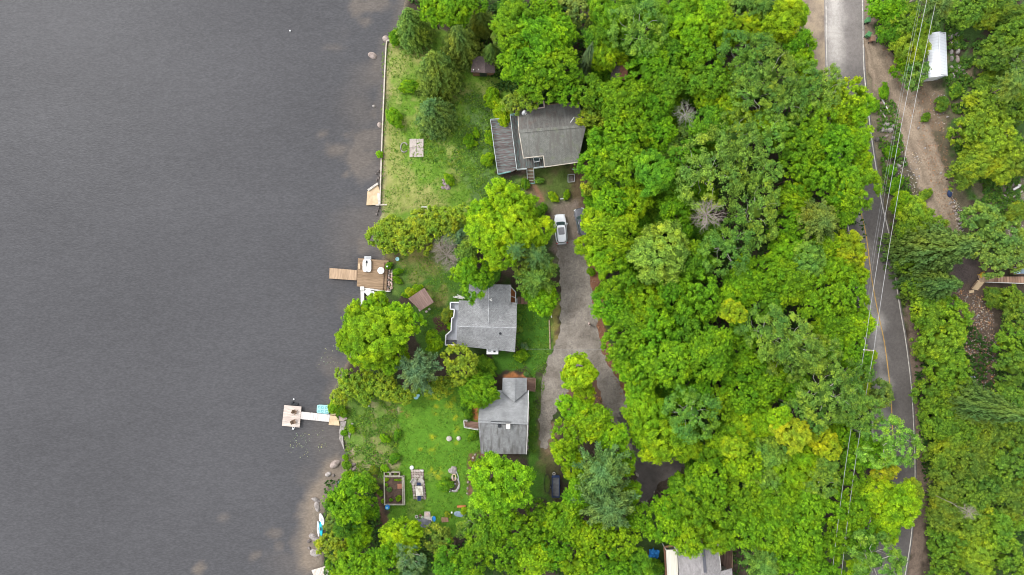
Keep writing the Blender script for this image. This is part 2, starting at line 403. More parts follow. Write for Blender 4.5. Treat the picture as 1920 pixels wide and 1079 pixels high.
# lawn east of the middle house and down past the lower house
L4 = region([(966, 560), (1048, 555), (1048, 610), (1038, 650), (1015, 690), (1008, 760), (1010, 860), (1040, 900), (1035, 940), (985, 940), (985, 690), (930, 700), (930, 655), (966, 655)])
lay(L4, C(0.058, 0.150, 0.016)); lay(L4 * thr(nA, 0.5, 0.62) * 0.6, C(0.10, 0.18, 0.025))
lay(region([(1033, 560), (1048, 560), (1050, 640), (1036, 645)], 0.8, 1) * 0.7, C(0.26, 0.19, 0.07))
lay(region([(1008, 690), (1014, 690), (1014, 830), (1004, 830)], 0.8, 1) * 0.4, C(0.16, 0.15, 0.07))
lay(region([(1012, 795), (1040, 790), (1042, 860), (1020, 862)], 1.2, 1.5) * 0.9, C(0.20, 0.13, 0.085))
lay(region([(1012, 850), (1045, 850), (1045, 940), (1015, 930)], 1.2, 1.5) * 0.6, C(0.10, 0.10, 0.035))
lay(region([(970, 520), (1040, 520), (1040, 560), (975, 560)], 1.2, 1.5) * 0.8, C(0.06, 0.05, 0.03))
# lower lawn
L5 = region([(736, 738), (905, 690), (905, 860), (900, 1000), (740, 1010), (728, 940), (716, 900), (738, 860)])
lay(L5, C(0.085, 0.195, 0.016)); lay(L5 * thr(nB, 0.5, 0.7) * 0.6, C(0.12, 0.235, 0.022)); lay(L5 * thr(nA, 0.58, 0.66) * 0.5, C(0.17, 0.22, 0.05))
# rough bank by the water
L6 = region([(612, 740), (660, 745), (748, 738), (745, 800), (742, 880), (700, 920), (640, 905), (648, 870), (636, 800)])
lay(L6, C(0.115, 0.195, 0.032)); lay(L6 * thr(nB, 0.47, 0.6), C(0.17, 0.20, 0.06)); lay(L6 * thr(nA, 0.54, 0.64) * 0.5, C(0.20, 0.20, 0.07))
lay(L6 * thr(1 - nA, 0.55, 0.62) * 0.8, C(0.085, 0.175, 0.03))
for a, b_, r, o in ((658, 846, 17, 1.0), (690, 880, 16, 0.6), (740, 770, 9, 0.6), (705, 868, 16, 0.5), (700, 760, 12, 0.4), (735, 868, 10, .6)):
    x, y = P2(a, b_); lay(np.clip(1.35 - np.hypot(X - x, Y - y) / (r / 12) + (nB - 0.5) * 2.2, 0, 1) * o * .8, C(0.40, 0.33, 0.20))
lay(region([(735, 745), (755, 742), (756, 775), (735, 775)], .8, 1.4) * thr(nD, .45, .55) * 0.8, C(0.30, 0.13, 0.06))
# yellow flowers in the grass
for a, b_, rx, ry in ((846, 756, 12, 14), (817, 770, 6, 14), (854, 808, 9, 8), (812, 820, 12, 6), (812, 845, 12, 9), (788, 843, 6, 5), (817, 885, 11, 13), (812, 748, 8, 4), (858, 772, 5, 9), (856, 830, 5, 6), (852, 785, 5, 5)):
    x, y = P2(a, b_); e = np.hypot((X - x) / (rx / 12), (Y - y) / (ry / 12))
    lay(np.clip(1.3 - e + (nB - 0.5) * 2, 0, 1) * thr(nD, 0.45, 0.62) * 0.62, C(0.36, 0.34, 0.010))
# mulch path and beds
lay(region([(703, 925), (712, 920), (716, 950), (728, 985), (724, 1000), (708, 960)], 0.4, 0.8), C(0.11, 0.065, 0.045))
lay(region([(703, 850), (712, 850), (712, 925), (703, 925)], 0.6, 1.4) * .6, C(0.16, 0.12, 0.06))
lay(region([(878, 850), (900, 848), (890, 870), (884, 935), (876, 930)], 0.4, 0.6), C(0.15, 0.085, 0.05))
lay(region([(896, 845), (930, 850), (925, 862), (896, 862)], 0.4, 0.6), C(0.17, 0.09, 0.06))
lay(region([(886, 764), (897, 764), (896, 790), (886, 790)], 0.3, 0.5), C(0.34, 0.13, 0.05))
lay(region([(944, 703), (962, 699), (975, 702), (985, 695), (998, 708), (944, 710)], 0.3, 0.6), C(0.36, 0.15, 0.06))
lay(region([(815, 600), (845, 600), (842, 625), (818, 625)], 0.4, .8), C(0.09, 0.045, 0.04))
# east bank
lay(region([(1630, 150), (1700, 120), (1760, 150), (1800, 200), (1800, 330), (1830, 420), (1790, 480), (1730, 440), (1690, 430), (1650, 430), (1625, 260)], 1, 2), C(0.115, 0.098, 0.062))
lay(region([(1715, 160), (1765, 165), (1775, 230), (1740, 260), (1705, 220)], 1.2, 2) * .7, C(0.23, 0.165, 0.115))
lay(region([(1640, 170), (1700, 250), (1700, 420), (1665, 400), (1650, 280)], 1.2, 2) * thr(nB, .5, .6), C(0.09, 0.075, 0.06))
lay(region([(1775, 470), (1850, 480), (1870, 560), (1870, 740), (1820, 740), (1800, 640), (1770, 560)], 1, 2), C(0.10, 0.072, 0.055))
lay(region([(1770, 470), (1840, 480), (1835, 530), (1790, 530)], 1, 1.4) * .8, C(0.085, 0.068, 0.065))
EB = region([(1700, 0), (2100, 0), (2100, 420), (1850, 440), (1790, 300), (1775, 160), (1700, 60)], 1, 2)
lay(EB * thr(nB, 0.42, 0.52), C(0.06, 0.115, 0.028)); lay(EB * thr(nA, .6, .66) * .7, C(0.17, 0.125, 0.09))
lay(region([(1775, 60), (1830, 60), (1830, 160), (1775, 150)], 1, 1.5) * thr(nA, .5, .56) * .8, C(0.24, 0.17, 0.12))
lay(region([(1870, 340), (1925, 330), (1925, 470), (1880, 480)], 1, 1.8) * .7, C(0.20, 0.155, 0.12))
# verges of the roads, leaf litter along the driveway
lay(region([(1490, -40), (1550, -40), (1552, 140), (1500, 140)], .6, 1), C(0.27, 0.20, 0.13))
lay(region([(1610, -40), (1645, -40), (1640, 60), (1640, 140), (1612, 130)], .6, 1), C(0.22, 0.165, 0.12))
lay(region([(1612, 125), (1640, 150), (1680, 240), (1650, 300), (1632, 260), (1618, 190)], .6, 1), C(0.18, 0.15, 0.10))
lay(region([(1690, 500), (1705, 500), (1735, 640), (1745, 900), (1725, 1100), (1700, 1100), (1712, 900), (1705, 700)], .8, 1.2), C(0.17, 0.125, 0.095))
lay(region([(1085, 470), (1112, 468), (1128, 520), (1140, 640), (1170, 700), (1195, 790), (1180, 800), (1150, 720), (1110, 640)], .5, 1), C(0.21, 0.10, 0.06))
lay(region([(1060, 700), (1120, 700), (1140, 790), (1060, 800)], .5, 1), C(0.16, 0.09, 0.06))
# waterline and lake bed
wet = np.clip(1 - np.abs(SD - 0.1) / 0.9, 0, 1); lay(wet * 0.7, C(0.145, 0.12, 0.095))
lay((SD < -0.1) * 1.0, C(0.14, 0.11, 0.075))
lay(region([(572, 925), (612, 920), (606, 1000), (608, 1075), (578, 1060)], .5, .7), C(0.165, 0.135, 0.105))
nx, ny = X.shape
verts = np.stack([X.ravel(), Y.ravel(), Z.ravel()], 1)
ii, jj = np.meshgrid(np.arange(nx - 1), np.arange(ny - 1), indexing='ij'); a0 = (ii * ny + jj).ravel()
quads = np.stack([a0, a0 + ny, a0 + ny + 1, a0 + 1], 1)
def np_mesh(name, verts, quads, mat, attrs=None, smooth=False):
    me = bpy.data.meshes.new(name); me.vertices.add(len(verts)); me.vertices.foreach_set('co', np.ascontiguousarray(verts, dtype=np.float32).ravel())
    k = quads.shape[1]; me.loops.add(len(quads) * k); me.loops.foreach_set('vertex_index', np.ascontiguousarray(quads, dtype=np.int32).ravel())
    me.polygons.add(len(quads)); me.polygons.foreach_set('loop_start', np.arange(0, len(quads) * k, k, dtype=np.int32))
    me.polygons.foreach_set('loop_total', np.full(len(quads), k, dtype=np.int32))
    if smooth: me.polygons.foreach_set('use_smooth', np.ones(len(quads), bool))
    me.materials.append(mat); me.update(calc_edges=True)
    for nm, (dom, typ, arr) in (attrs or {}).items():
        at = me.attributes.new(nm, typ, dom)
        if typ == 'FLOAT': at.data.foreach_set('value', np.ascontiguousarray(arr, dtype=np.float32).ravel())
        else: at.data.foreach_set('color', np.ascontiguousarray(arr, dtype=np.float32).ravel())
    me.validate(); return me
def rgba(t): t = t.reshape(-1, 3); return np.concatenate([t, np.ones((len(t), 1))], 1)
ground_mat = vcolmat('ground_mix', scales=((1.5, 0.22), (7.0, 0.35), (30.0, 0.35)), bmp=0.7)
me = np_mesh('ground', verts, quads, ground_mat, {'tint': ('POINT', 'FLOAT_COLOR', rgba(tint))}, smooth=True)
o = bpy.data.objects.new('ground', me); COL.objects.link(o); tag(o, 'grass, soil and leaf litter around the cottages', 'ground', kind='structure')

# ------------------------------------------------------------ lake
wx = np.concatenate([np.linspace(-420, -85, 8), np.arange(-82, 2, 0.5), [20, 60]]); wy = np.concatenate([np.linspace(-420, -52, 8), np.arange(-50, 50, 0.5), np.linspace(52, 420, 8)])
WX, WY = np.meshgrid(wx, wy, indexing='ij')
wd = -sdist(WX, WY, land_poly)
wA = fbm(WX, WY, 3, 4, 41); wB = fbm(WX, WY, 9, 3, 42)
sh = np.zeros(WX.shape)
def wspot(a, b_, rx, ry, o):
    global sh
    x, y = P2(a, b_); sh = np.maximum(sh, np.clip(1.5 - np.hypot((WX - x) / (rx / 12), (WY - y) / (ry / 12)) + (wA - 0.5) * 3.6, 0, 1) * o * .85)
bank = [(575, 1079), (560, 1060), (548, 1020), (556, 985), (560, 950), (572, 920), (590, 890), (600, 862), (630, 845), (660, 860), (660, 1079)]
sh = np.maximum(sh, np.clip(sdist(WX, WY, [P2(*p) for p in bank]) / 2.0 + 0.35 + (wA - .5) * 1.2, 0, 1) * (0.95 + 0.3 * wA))
sh = np.maximum(sh, np.clip(1 - wd / 1.6, 0, 1) * 0.35)
sh = np.maximum(sh, np.clip(1 - wd / 9, 0, 1) * thr(wB, 0.45, 0.6) * 0.32)
for q in ((668, 10, 22, 12, .5), (688, 38, 10, 8, .4), (603, 250, 12, 8, .55), (645, 252, 14, 12, .5), (632, 278, 22, 12, .45), (622, 88, 18, 6, .25), (670, 300, 25, 18, .5), (700, 215, 12, 18, .4), (690, 262, 18, 14, .45),
          (646, 326, 7, 6, .6), (690, 320, 18, 18, .4), (684, 465, 10, 16, .5), (475, 1045, 14, 12, .55), (367, 1069, 9, 8, .6), (510, 1002, 9, 7, .35), (418, 972, 11, 8, .3), (520, 1026, 7, 5, .3), (628, 700, 14, 10, .35), (705, 130, 12, 15, .4), (704, 8, 20, 14, .45)):
    wspot(*q)
m, nt, b = new_mat('lake_water')
at = nt.nodes.new('ShaderNodeAttribute'); at.attribute_name = 'shallow'
rip = noise(nt, 1.0, 5, 0.62, stretch=(2.0, 5.2, 1), rot=math.radians(-35))
rip2 = noise(nt, 0.03, 3, 0.5, stretch=(1, 2.2, 1), rot=math.radians(-60)); rip3 = noise(nt, 0.42, 3, 0.6, stretch=(1.0, 2.6, 1), rot=math.radians(-42))
base = mixc(nt, at.outputs['Fac'], (0.0725, 0.0710, 0.0740), (0.185, 0.150, 0.118))
base = mixc(nt, 1.0, base, ramp(nt, rip, [(0.3, (0.82,) * 3), (0.5, (0.99,) * 3), (0.68, (1.20,) * 3)]), 'MULTIPLY')  # ripple reflections painted as lighter and darker bands in the base colour
base = mixc(nt, 1.0, base, ramp(nt, rip2, [(0.35, (0.94,) * 3), (0.65, (1.06,) * 3)]), 'MULTIPLY')
base = mixc(nt, 1.0, base, ramp(nt, rip3, [(0.35, (0.965,) * 3), (0.65, (1.04,) * 3)]), 'MULTIPLY')
nt.links.new(base, b.inputs['Base Color']); b.inputs['Roughness'].default_value = 0.2; b.inputs['IOR'].default_value = 1.33; b.inputs['Specular IOR Level'].default_value = 0.06
bump(nt, b, rip, 0.25, 0.15); water_mat = m
wv = np.stack([WX.ravel(), WY.ravel(), np.full(WX.size, -0.30)], 1); n2 = WX.shape[1]
ii, jj = np.meshgrid(np.arange(WX.shape[0] - 1), np.arange(n2 - 1), indexing='ij'); a0 = (ii * n2 + jj).ravel()
me = np_mesh('lake_water', wv, np.stack([a0, a0 + n2, a0 + n2 + 1, a0 + 1], 1), water_mat, {'shallow': ('POINT', 'FLOAT', sh)})
o = bpy.data.objects.new('lake_water', me); COL.objects.link(o); tag(o, 'dark grey rippled lake', 'lake', kind='structure')

# ------------------------------------------------------------ road, driveway, tracks
right_line = spline([(1614, -60), (1617, 0), (1619, 110), (1623, 165), (1633, 250), (1641, 305), (1653, 380), (1667, 440), (1676, 500), (1686, 570), (1698, 640), (1708, 720), (1713, 800), (1715.5, 900), (1709, 1000), (1697, 1079), (1686, 1140)], n=10)
left_off = [(-60, 69), (0, 68.5), (120, 69), (300, 72), (600, 76), (750, 76), (900, 78), (1140, 82)]
def loff(y): return np.interp(y, [a for a, _ in left_off], [b_ for _, b_ in left_off])
RL = [P2(*p) for p in right_line]
LL = [P2(p[0] - loff(p[1]), p[1]) for p in right_line]
def strip(name, A, B, k, z, mat, colf):
    A = np.array(A); B = np.array(B); n = len(A); t = np.linspace(0, 1, k)
    V = A[:, None, :] * (1 - t)[None, :, None] + B[:, None, :] * t[None, :, None]
    Zc = np.full(V.shape[:2] + (1,), z); v = np.concatenate([V, Zc], 2).reshape(-1, 3)
    i, j = np.meshgrid(np.arange(n - 1), np.arange(k - 1), indexing='ij'); a0 = (i * k + j).ravel()
    q = np.stack([a0, a0 + 1, a0 + k + 1, a0 + k], 1)
    T, _ = np.meshgrid(t, np.arange(n)); 
    me = np_mesh(name, v, q, mat, {'tint': ('POINT', 'FLOAT_COLOR', rgba(colf(V[..., 0], V[..., 1], T)))})
    if me.polygons[0].normal.z < 0: me.flip_normals()
    o = bpy.data.objects.new(name, me); COL.objects.link(o); return o
def road_col(x, y, t):
    n = fbm(x, y, 2.5, 4, 51); py = 539.5 - y * 12
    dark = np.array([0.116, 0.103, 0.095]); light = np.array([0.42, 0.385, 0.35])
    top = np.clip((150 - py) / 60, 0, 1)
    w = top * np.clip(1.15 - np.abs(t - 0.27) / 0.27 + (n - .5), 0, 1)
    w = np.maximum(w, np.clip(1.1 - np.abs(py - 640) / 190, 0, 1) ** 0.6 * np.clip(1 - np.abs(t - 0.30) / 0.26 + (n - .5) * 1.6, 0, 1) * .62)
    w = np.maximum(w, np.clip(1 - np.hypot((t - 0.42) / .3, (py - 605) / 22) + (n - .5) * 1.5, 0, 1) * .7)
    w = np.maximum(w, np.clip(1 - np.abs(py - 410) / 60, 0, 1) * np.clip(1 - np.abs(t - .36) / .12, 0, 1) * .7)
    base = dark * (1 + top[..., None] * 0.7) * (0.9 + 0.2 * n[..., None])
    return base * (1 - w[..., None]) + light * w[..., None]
asph = vcolmat('asphalt', scales=((0.35, 0.10), (2.2, 0.16), (9.0, 0.16), (40.0, 0.25)), rough=0.85, bmp=0.35, spec=0.3)
ex = 0.28
LA = [(a[0] - ex, a[1]) for a in LL]; RA = [(a[0] + ex, a[1]) for a in RL]
def ext(line, y0, y1): 
    d0 = np.array(line[0]) - np.array(line[4]); d1 = np.array(line[-1]) - np.array(line[-5])
    return [tuple(np.array(line[0]) + d0 / abs(d0[1]) * 120)] + list(line) + [tuple(np.array(line[-1]) + d1 / abs(d1[1]) * 60)]
LA = ext(LA, 0, 0); RA = ext(RA, 0, 0)
tag(strip('road', LA, RA, 20, 0.012, asph, road_col), 'two lane asphalt road curving down the right side', 'road', kind='structure')
white_line = mottled('worn_white_paint', (0.30, 0.27, 0.24), (0.66, 0.61, 0.55), 2.0); yellow_line = mottled('worn_yellow_paint', (0.35, 0.22, 0.08), (0.62, 0.38, 0.10), 2.0)
def line_mark(name, base, off, w, mat, label, rng_=None):
    b0 = [p for p in base if rng_ is None or rng_[0] <= 539.5 - p[1] * 12 <= rng_[1]]
    mb = MB(); pts = []
    for i, p in enumerate(b0):
        pts.append((p[0] + off, p[1]))
    v = [(p[0] - w / 2, p[1], 0.02) for p in pts] + [(p[0] + w / 2, p[1], 0.02) for p in pts]; n = len(pts)
    mb.add(v, [(i, i + 1, n + i + 1, n + i)[::-1] for i in range(n - 1)]); o = mb.build(name, mat)
    if o.data.polygons[0].normal.z < 0: o.data.flip_normals()
    tag(o, label, 'road marking', kind='structure')
line_mark('white_edge_line', RL, 0, 0.15, white_line, 'white edge line on the right of the road')
line_mark('white_edge_line', LL, 0, 0.13, white_line, 'white edge line on the left of the road')
CL = [((a[0] * .45 + b_[0] * .55), a[1]) for a, b_ in zip(LL, RL)]
CL = [(a[0] + (b_[0] - a[0]) * float(np.interp(539.5 - a[1] * 12, [380, 520, 640, 800], [0.42, 0.40, 0.47, 0.48])), a[1]) for a, b_ in zip(LL, RL)]
line_mark('yellow_centre_line', CL, 0, 0.15, yellow_line, 'worn yellow centre line of the road', (395, 860))
def patch(name, px, z, mat, label, amp=0.18, seed=1, cat='path', step=0.35, sp=True):
    pts = spline(px + [px[0]], n=6)[:-1] if sp else px
    poly = rough_edge([P2(*p) for p in pts], amp, step, seed)
    v = [(p[0], p[1], z) for p in poly]; tri = tessellate_polygon([[Vector(p) for p in v]])
    fs = []
    for t in tri:
        A, B, Cc = [Vector(v[k]).to_2d() for k in t]; fs.append(tuple(t) if (B - A).cross(Cc - A) > 0 else tuple(t[::-1]))
    mb = MB(); mb.add(v, fs); o = mb.build(name, mat); tag(o, label, cat, kind='structure'); return o
gravel = mottled('grey_gravel', (0.175, 0.150, 0.126), (0.305, 0.270, 0.232), 0.35, fine=7, bmp=0.6)
nt = gravel.node_tree; bb = [x for x in nt.nodes if x.type == 'BSDF_PRINCIPLED'][0]; src = bb.inputs['Base Color'].links[0].from_socket
cc = mixc(nt, 1.0, src, ramp(nt, noise(nt, 1.9, 5, .75), [(0.32, (0.62, .60, .60)), (0.46, (.98, .98, .98)), (0.7, (1.16, 1.15, 1.13))]), 'MULTIPLY')
cc = mixc(nt, 1.0, cc, ramp(nt, noise(nt, 5, 2, .9), [(0.3, (.7, .7, .7)), (0.7, (1.3, 1.28, 1.25))]), 'MULTIPLY'); nt.links.new(cc, bb.inputs['Base Color'])
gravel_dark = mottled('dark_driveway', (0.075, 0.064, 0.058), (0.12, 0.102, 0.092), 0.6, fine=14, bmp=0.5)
patch('driveway', [(1044, 462), (1046, 480), (1050, 530), (1051, 570), (1050, 612), (1040, 645), (1026, 680), (1016, 715), (1012, 760), (1010, 800), (1013, 832), (1022, 844), (1032, 820), (1036, 790),
                   (1046, 762), (1064, 738), (1074, 716), (1112, 706), (1126, 742), (1142, 780), (1160, 808), (1180, 850), (1196, 900), (1205, 945), (1222, 930), (1240, 900), (1290, 868), (1330, 845), (1320, 820),
                   (1270, 832), (1230, 826), (1205, 800), (1186, 765), (1168, 730), (1148, 694), (1131, 664), (1122, 625), (1115, 580), (1107, 530), (1099, 490), (1090, 462), (1078, 450), (1060, 454)],
      0.008, gravel, 'grey gravel driveway forking below the middle cottage', 0.26, 3, 'driveway')
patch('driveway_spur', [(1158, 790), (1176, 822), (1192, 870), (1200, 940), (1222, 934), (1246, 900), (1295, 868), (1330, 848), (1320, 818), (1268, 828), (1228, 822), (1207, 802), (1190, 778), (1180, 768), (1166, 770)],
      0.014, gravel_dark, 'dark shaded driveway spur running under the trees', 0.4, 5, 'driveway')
dirt = vcolmat('track_dirt', scales=((0.6, 0.18), (4.0, 0.25), (18.0, 0.30)), bmp=0.6)
TL = spline([(1618, 72), (1640, 178), (1658, 202), (1676, 236), (1693, 285), (1711, 330), (1729, 372), (1748, 408), (1768, 440), (1785, 468)], n=10)
TRt = spline([(1634, 60), (1674, 102), (1698, 136), (1717, 174), (1735, 212), (1754, 263), (1772, 318), (1787, 370), (1798, 425), (1804, 462)], n=10)
TLm = [P2(*p) for p in TL]; TRm = [P2(*p) for p in TRt]; rj = random.Random(3)
TLm = [(x + rj.uniform(-.25, .25), y) for x, y in TLm]; TRm = [(x + rj.uniform(-.25, .25), y) for x, y in TRm]
def track_col(x, y, t):
    n = fbm(x, y, 3, 4, 61)[..., None]; n2 = fbm(x, y, .9, 3, 62)[..., None]
    base = np.array([0.215, 0.162, 0.118]) * (1 - n) * 1.15 + np.array([0.32, 0.25, 0.18]) * n
    rut = np.maximum(np.clip(1 - np.abs(t - .30) / .10, 0, 1), np.clip(1 - np.abs(t - .68) / .10, 0, 1))[..., None]
    base = base * (1 - .30 * rut * (n2 + .3)); far = np.clip((-y * 12 + 539.5 - 380) / 90, 0, 1)[..., None]
    edge = np.clip(np.abs(t - .5) * 2 - .8, 0, .2)[..., None] * 5
    return (base * (1 - edge * .45)) * (1 - far * .5)
tag(strip('dirt_track', TLm, TRm, 18, 0.018, dirt, track_col), 'sandy dirt track branching off the road', 'track', kind='structure')
gverge = mottled('sandy_verge', (0.20, 0.155, 0.12), (0.36, 0.28, 0.19), 0.5, fine=9, bmp=0.6)
patch('gravel_verge', [(1498, -60), (1546, -60), (1546, 60), (1550, 135), (1530, 140), (1505, 120), (1500, 50)], 0.006, gverge, 'sandy gravel verge left of the road top', 0.2, 11, 'verge')

# ------------------------------------------------------------ foliage prototypes
leaf = leafmat('leaves', 0.40); needle = leafmat('needles', 0.12)
def bark(name, c1, c2): return mottled(name, c1, c2, 6, fine=30, bmp=0.5)
bark_brown = bark('brown_bark', (0.07, 0.05, 0.035), (0.16, 0.12, 0.09)); bark_white = bark('birch_bark', (0.30, 0.28, 0.24), (0.62, 0.59, 0.52))
bark_grey = bark('dead_wood', (0.18, 0.15, 0.12), (0.36, 0.31, 0.26)); bark_lichen = bark('lichen_wood', (0.24, 0.225, 0.18), (0.45, 0.43, 0.35))
def cards(pos, nrm, half, aspect=1.0, axis=None, r=None):
    n = len(pos); nrm = nrm / (np.linalg.norm(nrm, axis=1, keepdims=True) + 1e-9)
    t = r.normal(size=(n, 3)) if axis is None else axis + r.normal(size=(n, 3)) * 0.25
    t -= nrm * (t * nrm).sum(1, keepdims=True); t /= np.linalg.norm(t, axis=1, keepdims=True) + 1e-9
    b_ = np.cross(nrm, t); hl = (half * aspect)[:, None]; hw = half[:, None]
    v = np.stack([pos - t * hl, pos + b_ * hw - t * hl * 0.1, pos + t * hl, pos - b_ * hw - t * hl * 0.1], 1)
    return v.reshape(-1, 3)
def shell(lobes, k, tone):
    bm = bmesh.new(); bmesh.ops.create_icosphere(bm, subdivisions=1, radius=1); bv = np.array([v.co for v in bm.verts]); bf = np.array([[v.index for v in f.verts] for f in bm.faces]); bm.free()
    vs, fs = [], []
    for c, rr in lobes: fs.append(bf + len(vs) * len(bv)); vs.append(c + bv * rr * k)
    return np.concatenate(vs), np.concatenate(fs)
def finish(name, V, tone, mat, lobes=None, k=0.78):
    nq = len(V) // 4; q = np.arange(nq * 4).reshape(-1, 4); faces = [tuple(x) for x in q.tolist()]; verts_ = V; tones = tone
    if lobes:
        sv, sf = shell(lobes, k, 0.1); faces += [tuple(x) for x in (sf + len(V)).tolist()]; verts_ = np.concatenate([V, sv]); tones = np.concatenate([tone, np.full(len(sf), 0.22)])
    me = bpy.data.meshes.new(name); me.from_pydata(verts_.tolist(), [], faces); me.materials.append(mat)
    at = me.attributes.new('tone', 'FLOAT', 'FACE'); at.data.foreach_set('value', np.clip(tones, 0, 1).astype(np.float32)); me.update(); return me
def unit(r, n):
    v = r.normal(size=(n, 3)); return v / np.linalg.norm(v, axis=1, keepdims=True)
def broadleaf(seed, nl=30, lr=(0.16, 0.32), ncl=22, cr=0.085, nlf=25, half=0.0195, flat=0.75, zmin=-0.45, up=0.85, mat=leaf, vert=False, rad=0.7, k=.8, loose=1.0, name='crown'):
    r = np.random.default_rng(seed); lobes = []; ph = r.uniform(0, 6.28, 4)
    for i in range(nl):
        z = zmin + (1 - zmin) * ((i + .5) / nl) ** 0.8; z = min(z, .98); a = i * 2.39996 + r.uniform(-.35, .35)
        s = math.sqrt(max(0, 1 - z * z)); wob = 1 + 0.15 * math.sin(2 * a + ph[0]) + 0.13 * math.sin(3 * a + ph[1]) + .05 * math.sin(5 * a + ph[2])
        rr = r.uniform(*lr); q = (1.0 - rr) * r.uniform(0.86, 1.08) * rad / 0.72
        lobes.append((np.array([s * math.cos(a) * wob * q, s * math.sin(a) * wob * q, z * flat * q]), rr))
    lobes.append((np.array([0, 0, 0.0]), 0.5)); P_, N_, T_ = [], [], []
    for c, rr in lobes[:-1]:
        out = c / (np.linalg.norm(c) + 1e-6); lt = r.normal() * 0.07
        nc = int(ncl * (rr / 0.27) ** 2) + 3
        d = unit(r, nc * 3); keep = (d @ out > -0.25) & (d[:, 2] > -0.55); d = d[keep][:nc]
        for dd in d:
            cc = c + dd * rr * (r.uniform(0.72, 1.14) if r.random() < .88 else r.uniform(1.14, 1.38)) * loose; ct = r.normal() * 0.13 + lt
            n = int(nlf * r.uniform(.7, 1.3)); u = unit(r, n) * (r.random((n, 1)) ** 0.4) * cr * [1, 1, .7]
            P_.append(cc + u); nn = dd * 0.8 + np.array([0, 0, up]) + unit(r, n) * 0.65 + u / cr * .35
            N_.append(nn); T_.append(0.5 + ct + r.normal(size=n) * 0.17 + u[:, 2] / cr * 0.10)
    Pp, Nn, T = np.concatenate(P_), np.concatenate(N_), np.concatenate(T_)
    hf = half * r.uniform(.7, 1.35, len(Pp))
    V = cards(Pp, Nn, hf, 1.25, None, r)
    if vert: V = cards(Pp, Nn, hf * .8, 1.9, np.array([0, 0, 1.0]) + Nn * .5, r)
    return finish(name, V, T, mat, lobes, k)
def conifer(seed, layers=20, nb=15, pw=0.72, half=0.019, tuft=20, sway=0.1, name='crown', fat=0.125, asp=1.35):
    r = np.random.default_rng(seed); P_, N_, T_, A_ = [], [], [], []; lobes = []
    for l in range(layers):
        t = (l + .3) / layers; R = (1 - t) ** pw * (0.93 + .14 * r.random()); n = max(4, int(nb * (0.35 + R)))
        lobes.append((np.array([0, 0, t * 0.97]), max(.02, R * 0.5)))
        for i in range(n):
            a = 6.283 * (i + r.random() * .8) / n + l * 1.7; ln = R * r.uniform(0.86, 1.06); d = np.array([math.cos(a), math.sin(a), 0]); ct = r.normal() * .10
            for s in np.linspace(0.45, 1, 4):
                c = d * ln * s + np.array([0, 0, t + 0.03 - 0.10 * s * s * R]); k = int(tuft * (0.5 + R * .6))
                w = fat * (1.15 - s * .5) * (0.4 + R * .7)
                u = unit(r, k) * w * (r.random((k, 1)) ** .5); u[:, 2] *= 0.45
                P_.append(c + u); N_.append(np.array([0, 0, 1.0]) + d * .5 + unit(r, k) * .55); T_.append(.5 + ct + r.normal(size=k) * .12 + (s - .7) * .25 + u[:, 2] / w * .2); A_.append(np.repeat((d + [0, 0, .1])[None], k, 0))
    k = 30; u = unit(r, k) * [.03, .03, .06]; P_.append(np.array([0, 0, .98]) + u); N_.append(unit(r, k)); T_.append(np.full(k, .7)); A_.append(np.repeat(np.array([[0, 0, 1.0]]), k, 0))
    Pp, Nn, T, A = map(np.concatenate, (P_, N_, T_, A_))
    V = cards(Pp, Nn, half * r.uniform(.7, 1.3, len(Pp)), asp, A, r)
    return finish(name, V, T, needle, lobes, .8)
def pine(seed, nb=56, half=0.02, name='crown'):
    """soft pine: long fingers reaching out at several heights, tufted along their length"""
    r = np.random.default_rng(seed); P_, N_, T_, A_ = [], [], [], []; lobes = [(np.array([0, 0, -.1]), .5), (np.array([0, 0, .25]), .35)]
    for i in range(nb):
        t = (i + .5) / nb; a = i * 2.39996 + r.uniform(-.3, .3); R = (1 - t * .88) ** .7 * r.uniform(.82, 1.08); z0 = -.35 + t * 1.15
        d = np.array([math.cos(a), math.sin(a), 0.12]); ct = r.normal() * .1
        for s in np.linspace(.3, 1, 6):
            c = d * R * s + [0, 0, z0]; k = 34; w = .15 * (1.15 - s * .35)
            u = unit(r, k) * w * (r.random((k, 1)) ** .5) * [1, 1, .5]
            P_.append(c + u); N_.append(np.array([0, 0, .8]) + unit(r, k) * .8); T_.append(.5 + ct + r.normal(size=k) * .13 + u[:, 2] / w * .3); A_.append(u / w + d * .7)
    Pp, Nn, T, A = map(np.concatenate, (P_, N_, T_, A_))
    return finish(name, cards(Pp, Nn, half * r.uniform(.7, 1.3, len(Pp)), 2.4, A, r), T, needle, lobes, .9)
def branches(mb, r, p, d, L, rad, depth, spread=.55, tips=None, n=5):
    path = [Vector(p)]; dd = Vector(d).normalized(); k = 4; rads = [rad]
    for i in range(k):
        dd = (dd + Vector((r.uniform(-1, 1), r.uniform(-1, 1), r.uniform(-.6, .8))) * .16).normalized(); path.append(path[-1] + dd * L / k); rads.append(rad * (1 - .55 * (i + 1) / k))
    mb.tube(path, rads, n)
    if depth == 0: return
    for i in range(3 if depth > 1 else 4):
        q = path[min(k, 1 + i)]; a = r.uniform(0, 6.28); o_ = dd.orthogonal().normalized(); w = dd.cross(o_)
        nd = (dd + (o_ * math.cos(a) + w * math.sin(a)) * spread * r.uniform(.8, 1.6)).normalized()
        branches(mb, r, q, nd, L * r.uniform(.55, .75), rad * .5, depth - 1, spread, n=4)
